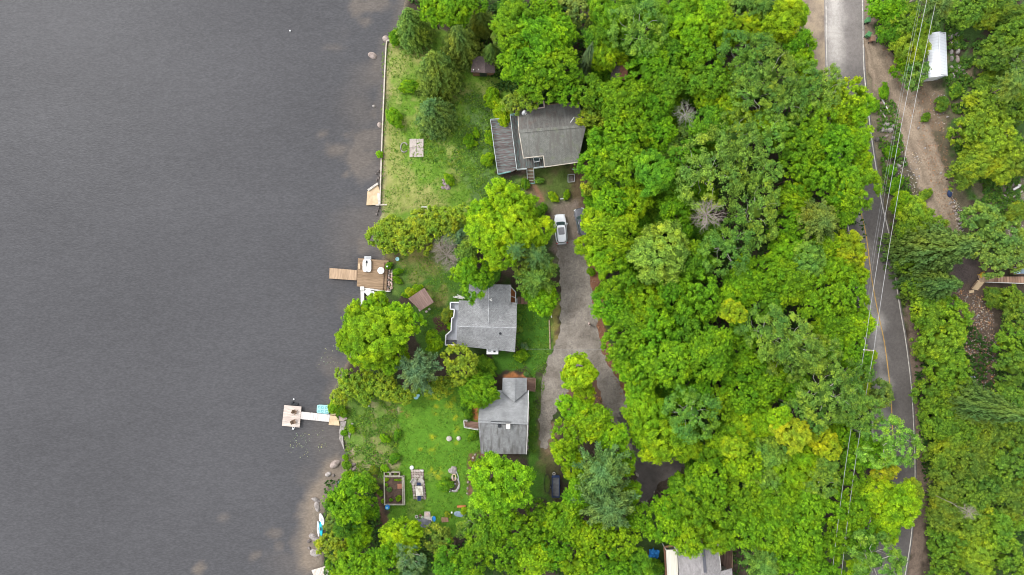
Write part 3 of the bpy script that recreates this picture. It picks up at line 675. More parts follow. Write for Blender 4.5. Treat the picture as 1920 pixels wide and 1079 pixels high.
def bare_crown(seed, nb=16, depth=3, rad=.022, zr=.5):
    r = random.Random(seed); mb = MB()
    for i in range(nb):
        a = i * 2.4; z = r.uniform(.1, zr)
        branches(mb, r, (0, 0, -.35 + .5 * i / nb), (math.cos(a), math.sin(a), z), r.uniform(.5, .62), rad, depth, .6, n=4)
    me = bpy.data.meshes.new('crown'); me.from_pydata([tuple(v) for v in mb.v], [], mb.f); me.update(); return me
def trunk_mesh(seed, reach=.55, rad=.05, nb=7):
    r = random.Random(seed); mb = MB()
    mb.tube([(0, 0, -.01), (0, 0, .02), (.01, 0, .3), (-.01, .01, .6), (0, 0, .85), (.01, 0, 1)], [rad * 1.5, rad * 1.15, rad, rad * .8, rad * .5, rad * .2], 8)
    for i in range(nb):
        a = i * 2.4 + r.uniform(-.3, .3); z = .5 + .42 * i / nb; L = reach * r.uniform(.8, 1.15)
        mb.tube([(0, 0, z), (math.cos(a) * L * .4, math.sin(a) * L * .4, z + .06), (math.cos(a + .15) * L * .75, math.sin(a + .15) * L * .75, z + .14), (math.cos(a) * L, math.sin(a) * L, z + .19)], [rad * .45, rad * .33, rad * .2, rad * .07], 5)
    return mb
def mbmesh(mb, mat, name='trunk'):
    me = bpy.data.meshes.new(name); me.from_pydata([tuple(v) for v in mb.v], [], mb.f); me.materials.append(mat); me.update(); return me
PROTO = {
    'M': [broadleaf(100 + i) for i in range(5)],
    'L': [broadleaf(120 + i, nl=(40, 30, 52, 36, 24)[i], lr=((.12, .22), (.14, .34), (.09, .19), (.10, .30), (.20, .36))[i], ncl=28, cr=.062, nlf=17, half=(.0165, .0175, .014, .0155, .0175)[i], flat=(.75, .6, .8, .7, .6)[i], loose=(1, 1.05, 1.1, 1.12, 1)[i]) for i in range(5)],       # bigger trees, finer leaves
    'B': [broadleaf(140 + i, nl=46, lr=(.10, .20), ncl=34, cr=.07, nlf=12, half=.0165, flat=.7, rad=.74, k=.6, loose=1.05) for i in range(3)],
    'C': [broadleaf(160 + i, nl=30, lr=(.16, .25), ncl=30, cr=.055, nlf=16, half=.019, flat=.9, mat=needle, vert=True) for i in range(3)],
    'S': [conifer(180 + i) for i in range(3)],
    'P': [pine(200 + i) for i in range(3)],
    'U': [broadleaf(220 + i, nl=17, lr=(.16, .46), ncl=16, cr=.13, nlf=20, half=.036, flat=.7, zmin=-.1, loose=1.1) for i in range(4)],
    'D': [bare_crown(240 + i) for i in range(2)],
    'G': [bare_crown(260, nb=16, depth=3, rad=.016, zr=.8)],
}
for m_ in PROTO['D']: m_.materials.append(bark_grey)
for m_ in PROTO['G']: m_.materials.append(bark_lichen)
TR = {'brown': [mbmesh(trunk_mesh(i), bark_brown) for i in range(2)], 'white': [mbmesh(trunk_mesh(7, .74, .028, 11), bark_white)], 'grey': [mbmesh(trunk_mesh(9, .3, .045, 4), bark_grey)]}
KIND = {'M': ('broadleaf_tree', 'broadleaf tree'), 'L': ('broadleaf_tree', 'broadleaf tree'), 'B': ('birch_tree', 'birch tree'), 'C': ('cedar_tree', 'cedar tree'), 'S': ('spruce_tree', 'spruce tree'),
        'P': ('pine_tree', 'pine tree'), 'U': ('shrub', 'shrub'), 'D': ('bare_tree', 'bare tree'), 'G': ('bare_tree', 'bare tree')}
TONE = {'lime': ((0.205, 0.345, 0.010), 'bright lime'), 'bright': ((0.152, 0.295, 0.010), 'bright green'), 'mid': ((0.125, 0.260, 0.014), 'mid green'), 'deep': ((0.085, 0.190, 0.016), 'deep green'),
        'yellow': ((0.300, 0.385, 0.014), 'yellow'), 'ylime': ((0.250, 0.375, 0.010), 'yellow-lime'), 'pale': ((0.190, 0.315, 0.040), 'pale green'), 'grey': ((0.155, 0.265, 0.036), 'grey-green'),
        'greyd': ((0.130, 0.235, 0.032), 'dark grey-green'), 'olive': ((0.190, 0.255, 0.026), 'olive'), 'oliv2': ((0.155, 0.220, 0.036), 'dark olive'), 'gold': ((0.190, 0.270, 0.018), 'golden olive'),
        'blue': ((0.125, 0.220, 0.055), 'blue-green'), 'silver': ((0.140, 0.215, 0.080), 'silvery green'), 'rust': ((0.26, 0.14, 0.04), 'rusty'), 'orange': ((0.33, 0.37, 0.018), 'orange-yellow'), 'gr': ((.3, .27, .2), 'grey leafless'), 'white': ((.45, .45, .3), 'cream-flowered')}
TREES = []
def tree(k, px, py, r, tone, label=None, h=None, tall=None, sv=None):
    if px > 1690 and px < 1780 and py > 500 and r < 47 and k in 'ML': px += 9
    base, word = TONE[tone]; rr = random.Random(int(px * 7 + py * 13))
    if 1100 < px < 1690 and k in 'MLB' and r > 25: r *= 1.07
    rm = r / 12.0
    if h is None: h = {'M': 5.5 + rm * 1.35, 'L': 6.5 + rm * 1.2, 'B': 8 + rm * 1.1, 'C': 4.5 + rm * 1.2, 'S': rm * 2.6 + 1.2, 'P': 7 + rm * 1.3, 'U': rm * 1.35, 'D': 9 + rm, 'G': 8 + rm}[k]
    if px > 1640 and k in 'MLCU' and not (py > 810 and px < 1720): h = min(h, 2.2 + rm * 1.05)
    if px > 1640 and k == 'B' and px > 1720: h = 3 + rm
    zc = h * (0.36 if k == 'S' else 1) - (0 if k == 'S' else rm * .6)
    if k == 'U': zc = h * .45
    rm *= (H - zc) / H; x, y, _ = P(px, py, zc)
    nm, kw = KIND[k]
    root = thing(nm, (x, y, 0), '', 'shrub' if k == 'U' else 'tree'); TREES.append(dict(o=root, k=kw, w=word, x=px, y=py, lab=label, r=r))
    me = rr.choice(PROTO[k]); c = bpy.data.objects.new('crown' if k != 'U' else 'foliage', me); COL.objects.link(c); c.parent = root
    j = lambda: rr.uniform(.9, 1.12); g = j() * (1.16 if k not in 'US' else 1.12)
    if k in 'DG': g = 1
    if k == 'S' and px > 1690: g *= .66
    if k == 'P': g *= .82
    base = (base[0] * (1.0 if tone in ('olive', 'gold', 'yellow', 'orange', 'silver') else .97), base[1], base[2])
    if px > 1690: base = (base[1] * .56 if k != 'M' else base[1] * .64, base[1] * .92, base[2] + .012)
    c.color = (base[0] * g * j(), base[1] * g, base[2] * g, 1)
    rz = rr.uniform(0, 6.28); c.rotation_euler = (0, 0, rz)
    asp = rr.uniform(.90, 1.11) if k != 'U' else rr.choice((.8, .86, 1.12, 1.22))
    if k == 'S': c.location = (0, 0, .06 * h); c.scale = (rm, rm, h * .94)
    else: c.location = (0, 0, zc); c.scale = (rm * asp, rm / asp, rm * (sv or 1.0))
    tm = TR['white' if k == 'B' else 'grey' if k in 'DG' else 'brown']; t = bpy.data.objects.new('trunk' if k != 'U' else 'stem', rr.choice(tm)); COL.objects.link(t); t.parent = root
    t.rotation_euler = (0, 0, rr.uniform(0, 6.28)); top = {'S': h * .8, 'U': zc * 1.1, 'D': zc + rm * .2, 'G': zc + rm * .2}.get(k, zc + rm * (.42 if k == 'B' else .25))
    t.scale = (rm * (.95 if k == 'B' else .8), rm * (.95 if k == 'B' else .8), top) if k != 'S' else (rm * .5, rm * .5, top)
    return root
# ------------------------------------------------------------ the trees, one call each
T = tree
# upper shore
T('S', 775, 52, 41, 'oliv2', 'broad dark olive spruce at the top of the lake shore'); T('S', 864, 82, 42, 'oliv2', 'dark olive spruce left of the little brown hut roof')
T('S', 820, 136, 50, 'oliv2', 'wide dark spruce just above the blue-green spruce on the upper lawn'); T('S', 815, 215, 41, 'blue', 'neat blue-green spruce standing free on the upper lawn')
T('U', 770, 162, 15, 'bright', 'small green shrub tucked left of the wide dark spruce'); T('U', 740, 222, 17, 'bright', 'lone bright round shrub beside the retaining wall on the upper lawn')
T('U', 742, 72, 14, 'bright'); T('U', 756, 168, 8, 'lime'); T('U', 712, 290, 7, 'lime', 'tiny lime shrub growing out of the retaining wall')
T('M', 812, 18, 30, 'lime'); T('M', 850, 20, 34, 'bright'); T('S', 902, 40, 30, 'oliv2'); T('S', 922, 105, 27, 'oliv2', 'dark olive spruce right behind the little brown hut'); T('C', 940, 70, 22, 'oliv2'); T('L', 888, 8, 26, 'bright')
T('L', 965, 55, 46, 'bright'); T('L', 1010, 75, 52, 'bright'); T('L', 975, 120, 42, 'bright'); T('L', 1035, 125, 48, 'bright'); T('M', 1050, 60, 36, 'bright'); T('L', 1010, 160, 38, 'bright'); T('M', 960, 20, 30, 'mid')
T('L', 1060, 170, 32, 'bright'); T('C', 990, 182, 27, 'gold', 'golden olive cedar above the dish end of the upper house'); T('C', 958, 196, 20, 'olive'); T('U', 922, 182, 16, 'ylime'); T('U', 940, 212, 20, 'ylime', 'yellow-lime shrub crowding the top of the lower deck'); T('U', 950, 226, 9, 'bright')
T('U', 918, 258, 12, 'ylime', 'narrow yellow-lime shrub left of the weathered deck'); T('U', 914, 300, 13, 'lime'); T('U', 880, 265, 12, 'bright'); T('U', 893, 250, 8, 'lime'); T('U', 888, 270, 7, 'lime'); T('U', 930, 195, 14, 'lime')
T('S', 1096, 125, 20, 'silver', 'slim silvery blue spruce deep in the upper wood', h=15); T('C', 1075, 22, 38, 'oliv2'); T('L', 1025, 18, 32, 'bright'); T('M', 1135, 30, 34, 'bright'); T('C', 1030, 5, 22, 'olive')
T('B', 1195, 55, 50, 'grey', 'grey-green birch with pale forked limbs near the top of the wood'); T('L', 1122, 80, 30, 'mid'); T('M', 1130, 105, 30, 'lime'); T('C', 1112, 218, 28, 'gold', 'golden olive cedar at the right edge of the upper house roof'); T('M', 1165, 112, 13, 'ylime')
T('L', 1110, 175, 34, 'mid'); T('L', 1170, 190, 46, 'bright'); T('L', 1215, 130, 42, 'bright'); T('L', 1245, 160, 38, 'mid'); T('M', 1245, 45, 32, 'bright'); T('M', 1275, 20, 30, 'bright'); T('M', 1290, 62, 38, 'lime'); T('M', 1335, 22, 34, 'lime')
T('M', 1350, 55, 36, 'lime'); T('M', 1400, 55, 30, 'ylime'); T('C', 1390, 12, 34, 'greyd'); T('P', 1425, 15, 30, 'greyd'); T('M', 1462, 40, 40, 'ylime', 'yellow-lime tree at the wood edge opposite the sandy verge'); T('M', 1490, 25, 26, 'ylime'); T('L', 1500, 85, 28, 'bright')
T('L', 1250, 100, 34, 'mid'); T('L', 1310, 110, 40, 'bright'); T('L', 1325, 145, 42, 'mid'); T('M', 1372, 148, 22, 'ylime'); T('B', 1400, 105, 48, 'greyd'); T('B', 1440, 140, 54, 'grey'); T('B', 1415, 175, 44, 'grey'); T('B', 1470, 190, 42, 'greyd')
T('M', 1325, 185, 26, 'ylime'); T('M', 1365, 205, 34, 'lime'); T('L', 1220, 205, 38, 'bright'); T('L', 1190, 240, 38, 'bright'); T('L', 1150, 265, 44, 'bright'); T('G', 1285, 215, 30, 'gr', 'grey lichen-covered dead tree low in the upper wood')
T('C', 1288, 258, 27, 'oliv2', 'dark olive cedar just below the grey lichen-covered dead tree'); T('L', 1232, 248, 34, 'bright'); T('M', 1218, 278, 20, 'pale'); T('M', 1252, 278, 24, 'pale'); T('L', 1330, 235, 36, 'mid'); T('M', 1425, 235, 34, 'lime'); T('B', 1375, 255, 42, 'grey')
T('L', 1170, 305, 46, 'bright'); T('L', 1120, 300, 36, 'bright'); T('M', 1225, 325, 38, 'mid', h=13); T('D', 1178, 320, 14, 'gr', 'small weathered snag right of the upper house'); T('C', 1170, 338, 19, 'silver', 'small silvery tree below the weathered snag'); T('C', 1108, 348, 22, 'gold'); T('L', 1130, 335, 24, 'mid')
T('M', 1188, 375, 32, 'ylime', 'star-shaped yellow-lime maple alone above a dark gap'); T('L', 1146, 382, 36, 'bright'); T('M', 1122, 418, 31, 'ylime', 'yellow-lime tree leaning over the dark parked car'); T('L', 1150, 440, 44, 'lime'); T('M', 1106, 460, 26, 'lime'); T('M', 1135, 480, 36, 'lime')
T('M', 1235, 478, 58, 'pale', 'large round pale green maple in the middle wood'); T('L', 1265, 395, 30, 'bright'); T('B', 1325, 325, 62, 'grey'); T('B', 1390, 290, 48, 'grey'); T('B', 1425, 335, 40, 'pale'); T('B', 1415, 395, 50, 'grey'); T('D', 1325, 402, 42, 'gr', 'bare brown-grey dead tree with spreading twigs in mid wood', h=15)
T('B', 1365, 462, 50, 'greyd'); T('L', 1300, 490, 36, 'mid'); T('L', 1275, 430, 24, 'bright'); T('B', 1290, 300, 34, 'mid'); T('B', 1440, 250, 36, 'pale'); T('L', 1270, 350, 30, 'mid')
# wood along the road
T('M', 1500, 120, 30, 'ylime'); T('B', 1505, 165, 44, 'greyd'); T('B', 1540, 175, 40, 'pale'); T('L', 1575, 185, 42, 'ylime'); T('M', 1606, 205, 30, 'lime'); T('M', 1585, 225, 24, 'yellow', 'yellow-leaved tree hanging over the upper road'); T('L', 1530, 225, 42, 'bright')
T('L', 1480, 255, 36, 'mid'); T('L', 1510, 275, 42, 'bright'); T('L', 1560, 270, 44, 'bright'); T('M', 1605, 260, 30, 'lime'); T('M', 1612, 300, 24, 'ylime'); T('L', 1500, 330, 40, 'bright'); T('L', 1555, 340, 44, 'bright'); T('L', 1600, 355, 46, 'bright'); T('M', 1622, 330, 22, 'lime')
T('M', 1485, 372, 32, 'lime'); T('P', 1530, 415, 46, 'oliv2'); T('L', 1580, 395, 30, 'bright'); T('L', 1480, 420, 34, 'bright'); T('M', 1510, 490, 40, 'pale'); T('M', 1470, 470, 34, 'lime'); T('L', 1545, 460, 30, 'lime'); T('M', 1588, 470, 34, 'yellow', 'large yellow-topped tree at the road bend'); T('M', 1560, 505, 34, 'lime')
T('M', 1600, 515, 26, 'ylime'); T('L', 1485, 530, 42, 'bright'); T('L', 1440, 520, 42, 'bright'); T('L', 1535, 560, 42, 'bright'); T('L', 1590, 560, 40, 'bright'); T('L', 1560, 610, 38, 'bright'); T('L', 1600, 610, 34, 'lime'); T('L', 1395, 525, 40, 'bright'); T('M', 1390, 545, 40, 'lime', 'lime maple beside the yellow crown in mid wood')
T('M', 1375, 585, 25, 'yellow', 'compact yellow crown in the heart of the wood', h=15); T('L', 1435, 570, 34, 'mid'); T('M', 1545, 585, 15, 'pale')
# middle wood
T('L', 1310, 560, 48, 'bright'); T('L', 1265, 550, 38, 'bright'); T('M', 1205, 560, 34, 'lime'); T('L', 1160, 530, 40, 'bright'); T('L', 1145, 575, 34, 'bright'); T('L', 1190, 610, 40, 'bright'); T('L', 1170, 642, 40, 'bright'); T('L', 1230, 625, 46, 'bright'); T('L', 1290, 620, 42, 'mid')
T('L', 1330, 660, 44, 'bright', h=14); T('L', 1340, 700, 40, 'bright'); T('L', 1255, 680, 46, 'bright', h=13.5); T('L', 1184, 688, 32, 'bright'); T('L', 1205, 700, 40, 'bright'); T('L', 1300, 730, 36, 'bright'); T('B', 1440, 625, 48, 'grey', h=15); T('B', 1490, 640, 46, 'grey', h=15); T('B', 1530, 665, 40, 'pale'); T('B', 1470, 670, 40, 'grey')
T('L', 1390, 640, 34, 'bright'); T('L', 1400, 690, 38, 'bright'); T('L', 1440, 720, 38, 'bright'); T('L', 1390, 745, 38, 'bright'); T('L', 1480, 720, 36, 'bright'); T('L', 1555, 650, 36, 'bright'); T('L', 1600, 665, 34, 'bright'); T('M', 1625, 688, 13, 'yellow', 'small yellow tree under the crossarm pole'); T('M', 1612, 725, 20, 'yellow', 'yellow crown below the crossarm pole by the road')
T('M', 1632, 668, 13, 'yellow'); T('B', 1600, 700, 30, 'greyd'); T('B', 1545, 735, 54, 'greyd', h=15); T('B', 1590, 750, 42, 'grey'); T('B', 1510, 770, 40, 'grey'); T('C', 1645, 740, 30, 'oliv2', 'dark olive tree overlapping the left lane of the road'); T('B', 1615, 770, 36, 'grey')
T('M', 1202, 742, 34, 'lime'); T('M', 1198, 778, 28, 'lime'); T('M', 1215, 775, 38, 'lime'); T('B', 1295, 775, 48, 'greyd', 'round dark grey-green crown above the dark driveway bend', h=14); T('M', 1245, 825, 44, 'lime', 'lime maple overhanging the dark driveway bend'); T('M', 1280, 830, 34, 'lime'); T('M', 1210, 815, 30, 'lime')
T('L', 1350, 760, 36, 'lime'); T('M', 1365, 820, 38, 'lime'); T('M', 1385, 800, 34, 'ylime'); T('M', 1330, 850, 28, 'bright'); T('M', 1425, 790, 32, 'lime'); T('M', 1482, 812, 34, 'orange', 'orange-yellow crown in the lower middle wood', h=13); T('M', 1462, 782, 22, 'ylime', h=13); T('M', 1545, 830, 30, 'yellow', h=11); T('M', 1505, 850, 30, 'ylime'); T('M', 1375, 838, 24, 'yellow', h=12)
T('M', 1440, 850, 36, 'pale'); T('L', 1395, 870, 40, 'lime'); T('M', 1575, 810, 26, 'lime')
# lower wood
T('L', 1330, 905, 40, 'bright'); T('L', 1302, 916, 34, 'mid'); T('L', 1256, 952, 32, 'bright'); T('L', 1290, 950, 44, 'bright'); T('L', 1345, 960, 44, 'bright'); T('L', 1250, 985, 36, 'lime'); T('L', 1300, 1005, 38, 'lime', 'lime tree spilling onto the bottom house roof'); T('M', 1345, 1005, 30, 'lime')
T('M', 1430, 900, 36, 'pale'); T('M', 1470, 890, 34, 'lime'); T('L', 1400, 930, 42, 'bright'); T('L', 1455, 945, 44, 'bright'); T('L', 1400, 985, 42, 'bright'); T('L', 1450, 1000, 44, 'bright'); T('M', 1500, 900, 34, 'ylime'); T('L', 1505, 950, 42, 'bright'); T('L', 1505, 1005, 44, 'bright'); T('P', 1430, 1055, 40, 'grey')
T('L', 1480, 1055, 44, 'bright'); T('L', 1535, 1055, 44, 'bright'); T('B', 1540, 905, 30, 'pale'); T('L', 1555, 950, 34, 'bright'); T('M', 1545, 870, 30, 'pale'); T('L', 1590, 900, 30, 'bright'); T('L', 1600, 960, 36, 'bright'); T('L', 1570, 1010, 34, 'bright'); T('B', 1640, 1050, 48, 'grey', 'big grey-green tree over the bottom of the road')
T('M', 1605, 1070, 26, 'ylime'); T('L', 1625, 1005, 30, 'mid'); T('B', 1665, 832, 48, 'pale', 'pale birch reaching across the road at the lower bend'); T('M', 1655, 880, 26, 'orange', 'orange-yellow crown beside the lower road'); T('L', 1625, 850, 36, 'bright'); T('M', 1680, 950, 42, 'ylime', 'big yellow-lime crown overhanging the lower road'); T('M', 1640, 930, 36, 'lime'); T('M', 1700, 925, 26, 'lime')
T('L', 1590, 850, 26, 'mid'); T('M', 1660, 985, 30, 'lime')
# island between the driveway branches and below it
T('M', 1084, 698, 34, 'ylime', 'star-shaped yellow-lime crown at the fork of the driveway', h=11); T('M', 1062, 705, 13, 'ylime'); T('M', 1108, 702, 15, 'lime'); T('M', 1094, 736, 25, 'ylime'); T('M', 1080, 770, 34, 'lime'); T('L', 1110, 790, 36, 'lime'); T('L', 1068, 815, 36, 'lime'); T('M', 1060, 850, 28, 'lime'); T('L', 1150, 825, 34, 'lime')
T('P', 1130, 880, 56, 'blue', 'large blue-green pine left of the dark driveway'); T('P', 1140, 945, 56, 'blue', 'blue-green pine below its larger neighbour near the driveway end'); T('L', 1172, 868, 24, 'lime'); T('M', 1184, 922, 22, 'lime'); T('M', 1080, 880, 26, 'lime'); T('L', 1085, 930, 32, 'bright'); T('L', 1060, 975, 40, 'bright'); T('L', 1110, 1010, 38, 'lime')
T('L', 1160, 1010, 36, 'lime'); T('L', 1200, 975, 28, 'bright'); T('L', 1040, 1030, 38, 'bright'); T('L', 990, 995, 38, 'bright'); T('L', 1000, 1050, 40, 'lime'); T('L', 1085, 1060, 40, 'bright'); T('L', 1145, 1060, 38, 'bright'); T('M', 1195, 1060, 30, 'mid'); T('U', 1225, 1068, 20, 'mid'); T('M', 1025, 985, 24, 'mid'); T('L', 1008, 962, 28, 'mid', h=7); T('M', 1046, 962, 24, 'bright', h=7)
# cottages' gardens
T('M', 940, 908, 60, 'lime', 'perfectly round lime maple right below the lower cottage', sv=.8); T('C', 905, 955, 30, 'mid', 'mid green cedar below left of the round lime maple', h=8); T('L', 950, 985, 34, 'bright'); T('L', 905, 1010, 34, 'mid'); T('L', 950, 1040, 38, 'bright'); T('B', 880, 985, 24, 'grey', 'small grey-green birch beside the blue tarp', h=7); T('L', 880, 1050, 38, 'bright')
T('C', 820, 1010, 32, 'olive', 'olive cedar left of the potting corner', h=6); T('L', 845, 1055, 36, 'mid'); T('M', 750, 1010, 42, 'ylime', 'yellow-lime maple in front of the mulch path end', h=8); T('B', 770, 1052, 30, 'silver'); T('L', 720, 1055, 38, 'bright'); T('L', 670, 1060, 36, 'bright'); T('C', 628, 1020, 32, 'gold', 'golden olive cedar above the bottom dock', h=7)
T('L', 650, 985, 26, 'deep'); T('M', 672, 1000, 32, 'lime', 'lime tree behind the beached kayaks', h=7); T('C', 632, 975, 24, 'oliv2', h=5); T('L', 655, 940, 44, 'bright', 'wide bright tree above the beached kayaks'); T('U', 655, 900, 18, 'lime'); T('U', 688, 905, 21, 'mid', 'rounded green shrub left of the vegetable bed'); T('L', 690, 955, 24, 'bright', h=6); T('L', 635, 1055, 26, 'bright', h=6)
T('M', 898, 732, 38, 'bright', 'round bright tree touching the roof of the lower cottage', sv=.85, h=7); T('C', 864, 682, 38, 'gold', 'golden olive cedar below the middle cottage porch', h=7); T('P', 785, 697, 44, 'silver', 'silvery blue pine between hedge and golden cedar', h=9); T('M', 813, 641, 19, 'ylime', 'small round yellow-lime shrub tree left of the hot tub porch', h=4)
T('U', 912, 688, 20, 'mid'); T('U', 893, 700, 14, 'mid'); T('M', 710, 625, 58, 'lime', 'largest lime maple leaning over the water', h=11, sv=.7); T('M', 672, 605, 36, 'lime', h=8); T('M', 755, 600, 36, 'lime', h=8); T('M', 690, 665, 34, 'lime', h=7); T('M', 735, 665, 34, 'lime', h=7); T('M', 705, 572, 26, 'lime', h=7)
T('M', 660, 640, 30, 'lime', h=7); T('U', 838, 590, 13, 'olive', 'olive shrub hard against the middle cottage porch'); T('U', 845, 612, 8, 'lime'); T('U', 770, 548, 10, 'yellow', 'yellow shrub at the corner of the brown pavilion'); T('U', 783, 541, 9, 'lime'); T('U', 762, 553, 8, 'lime'); T('U', 746, 510, 8, 'bright'); T('U', 745, 525, 8, 'bright'); T('U', 729, 499, 7, 'bright')
T('L', 890, 523, 38, 'bright', 'bright tree overhanging the top left of the middle cottage', h=9); T('M', 918, 515, 22, 'deep', h=6); T('M', 872, 512, 26, 'bright', h=8); T('D', 838, 478, 40, 'gr', 'bushy grey-brown dead tree at the end of the upper hedge', h=7); T('D', 850, 490, 30, 'gr', h=6); T('D', 828, 464, 24, 'gr', h=6)
T('U', 862, 450, 26, 'silver', h=7); T('L', 875, 475, 26, 'pale', 'pale green tree between dead tree and big yellow-lime maple', h=6.5)
T('M', 920, 435, 46, 'ylime', 'huge yellow-lime maple left of the white car', h=11); T('M', 968, 430, 42, 'ylime', h=11.5); T('M', 950, 375, 40, 'ylime', 'yellow-lime maple below the stairs of the upper deck', h=10); T('M', 1005, 440, 34, 'ylime', 'yellow-lime crown touching the white car', h=9); T('M', 935, 478, 32, 'ylime', h=10); T('M', 905, 400, 30, 'lime', h=9)
T('M', 985, 395, 30, 'lime', h=8.5); T('P', 1005, 480, 28, 'blue', 'blue-green pine directly below the white car', h=10); T('P', 968, 470, 19, 'blue', h=12); T('P', 1005, 520, 40, 'grey', 'grey-green pine left of the gravel driveway', h=8); T('C', 985, 500, 24, 'olive', h=7); T('M', 1015, 558, 34, 'lime', 'lime shrub tree at the bottom of the pines by the fence', h=5); T('L', 995, 550, 20, 'mid', h=5)
T('P', 1025, 500, 22, 'grey', h=8); T('U', 1037, 369, 10, 'ylime', 'small yellow-lime shrub above the white car'); T('U', 1062, 366, 8, 'lime'); T('U', 1010, 339, 8, 'pale', 'pale round shrub at the foot of the deck stairs'); T('U', 1015, 395, 12, 'mid'); T('U', 985, 345, 10, 'mid')
T('U', 973, 595, 6, 'pale', 'upper of two pale round bushes against the middle cottage'); T('U', 973, 617, 7, 'pale', 'lower of two pale round bushes against the middle cottage'); T('U', 977, 668, 13, 'bright', 'green shrub below the right corner of the middle cottage'); T('U', 983, 650, 8, 'silver')
T('U', 834, 910, 13, 'mid', 'soft feathery green shrub left of the garden pond', h=1.0); T('U', 835, 903, 9, 'mid', h=1.0)
T('U', 878, 775, 10, 'mid'); T('U', 878, 788, 6, 'blue'); T('U', 872, 762, 10, 'deep'); T('U', 885, 818, 9, 'mid'); T('U', 988, 703, 6, 'blue'); T('U', 902, 866, 8, 'bright'); T('U', 884, 870, 6, 'ylime')
T('U', 648, 858, 6, 'lime'); T('U', 650, 872, 9, 'mid'); T('U', 722, 822, 9, 'lime', 'low lime clump on the rough lakeside bank'); T('U', 745, 815, 9, 'mid'); T('U', 740, 860, 10, 'mid'); T('U', 700, 882, 9, 'olive'); T('U', 722, 878, 8, 'lime'); T('U', 628, 762, 14, 'bright'); T('U', 640, 770, 12, 'mid')
T('U', 645, 812, 6, 'bright'); T('U', 660, 805, 7, 'lime'); T('U', 843, 338, 11, 'lime', 'lime clump beside the small flower pile on the upper lawn'); T('U', 1108, 510, 8, 'bright'); T('U', 1122, 545, 10, 'bright'); T('U', 870, 958, 7, 'ylime'); T('U', 840, 965, 6, 'gold')
# hedges: rows of cedars
for a, b_, r in ((714, 442, 27), (735, 428, 28), (735, 456, 26), (760, 438, 30), (785, 424, 29), (788, 450, 26), (762, 460, 20), (812, 412, 25), (815, 432, 24), (840, 406, 24), (865, 402, 22), (845, 428, 22)): T('C', a, b_, r, 'gold', h=4.2 + (a % 7) * .12)
for a, b_, r in ((648, 708, 20), (655, 728, 22), (675, 715, 24), (680, 738, 22), (700, 722, 25), (725, 728, 24), (745, 738, 20), (765, 740, 18), (810, 722, 20), (835, 722, 20), (825, 735, 16), (635, 745, 17), (722, 705, 18)): T('C', a, b_, r, 'gold', h=3.6 + (a % 7) * .12)
# east of the road
T('L', 1665, 15, 34, 'bright'); T('L', 1695, 45, 38, 'bright'); T('L', 1668, 60, 26, 'mid'); T('M', 1705, 95, 36, 'lime'); T('C', 1712, 140, 30, 'olive', 'olive tree half covering the left side of the white shed'); T('M', 1720, 65, 26, 'lime'); T('L', 1690, 125, 24, 'bright'); T('P', 1755, 12, 34, 'greyd'); T('L', 1812, 18, 40, 'mid'); T('L', 1850, 10, 32, 'bright')
T('L', 1900, 70, 40, 'bright'); T('L', 1868, 105, 38, 'mid'); T('B', 1905, 120, 40, 'olive'); T('L', 1850, 205, 46, 'bright', 'broad bright tree right of the dirt track'); T('L', 1815, 250, 38, 'bright'); T('L', 1865, 260, 48, 'lime'); T('M', 1830, 305, 38, 'lime'); T('M', 1870, 310, 34, 'ylime'); T('L', 1905, 190, 36, 'mid'); T('P', 1895, 160, 30, 'olive')
T('L', 1800, 330, 28, 'mid'); T('M', 1905, 300, 36, 'mid'); T('C', 1840, 415, 40, 'olive', 'olive cedar by the end of the dirt track'); T('C', 1875, 450, 42, 'olive', 'olive cedar above the wooden walkway'); T('C', 1860, 485, 34, 'olive'); T('C', 1830, 460, 28, 'olive'); T('C', 1900, 480, 28, 'olive'); T('U', 1905, 400, 22, 'mid')
T('M', 1715, 405, 34, 'lime'); T('L', 1740, 425, 34, 'bright'); T('M', 1690, 380, 22, 'lime'); T('L', 1700, 430, 26, 'bright'); T('S', 1748, 468, 66, 'grey', 'big grey-green spruce leaning right beyond the road', h=15.5); T('S', 1745, 533, 46, 'grey', 'lower grey-green spruce beside the road', h=11); T('L', 1705, 495, 24, 'bright'); T('L', 1705, 540, 24, 'bright')
T('L', 1730, 590, 38, 'lime'); T('L', 1772, 588, 38, 'ylime'); T('L', 1784, 628, 28, 'ylime'); T('L', 1752, 640, 42, 'lime'); T('L', 1725, 650, 26, 'bright'); T('L', 1784, 672, 30, 'lime'); T('L', 1760, 695, 42, 'lime'); T('L', 1735, 735, 36, 'bright'); T('L', 1790, 725, 36, 'bright'); T('S', 1828, 757, 48, 'grey', 'pale-tipped spruce lying rightwards in the lower east wood', h=17)
T('L', 1750, 790, 38, 'bright'); T('L', 1800, 800, 40, 'bright'); T('L', 1845, 815, 40, 'mid'); T('L', 1895, 800, 42, 'mid'); T('L', 1885, 745, 34, 'mid'); T('L', 1900, 690, 38, 'mid'); T('L', 1895, 640, 34, 'bright'); T('M', 1880, 640, 14, 'ylime'); T('L', 1905, 590, 30, 'mid'); T('U', 1865, 560, 22, 'mid', 'rounded shrub just below the wooden walkway'); T('L', 1895, 560, 24, 'bright', h=4)
T('L', 1765, 850, 40, 'bright'); T('L', 1820, 865, 42, 'mid'); T('L', 1880, 870, 46, 'mid'); T('L', 1770, 905, 42, 'mid'); T('L', 1830, 920, 46, 'mid'); T('L', 1895, 930, 44, 'mid'); T('L', 1765, 960, 40, 'mid'); T('L', 1815, 980, 44, 'bright'); T('L', 1880, 995, 46, 'bright'); T('L', 1765, 1020, 40, 'bright'); T('M', 1825, 1035, 40, 'lime', 'lime crown near the bottom right corner')
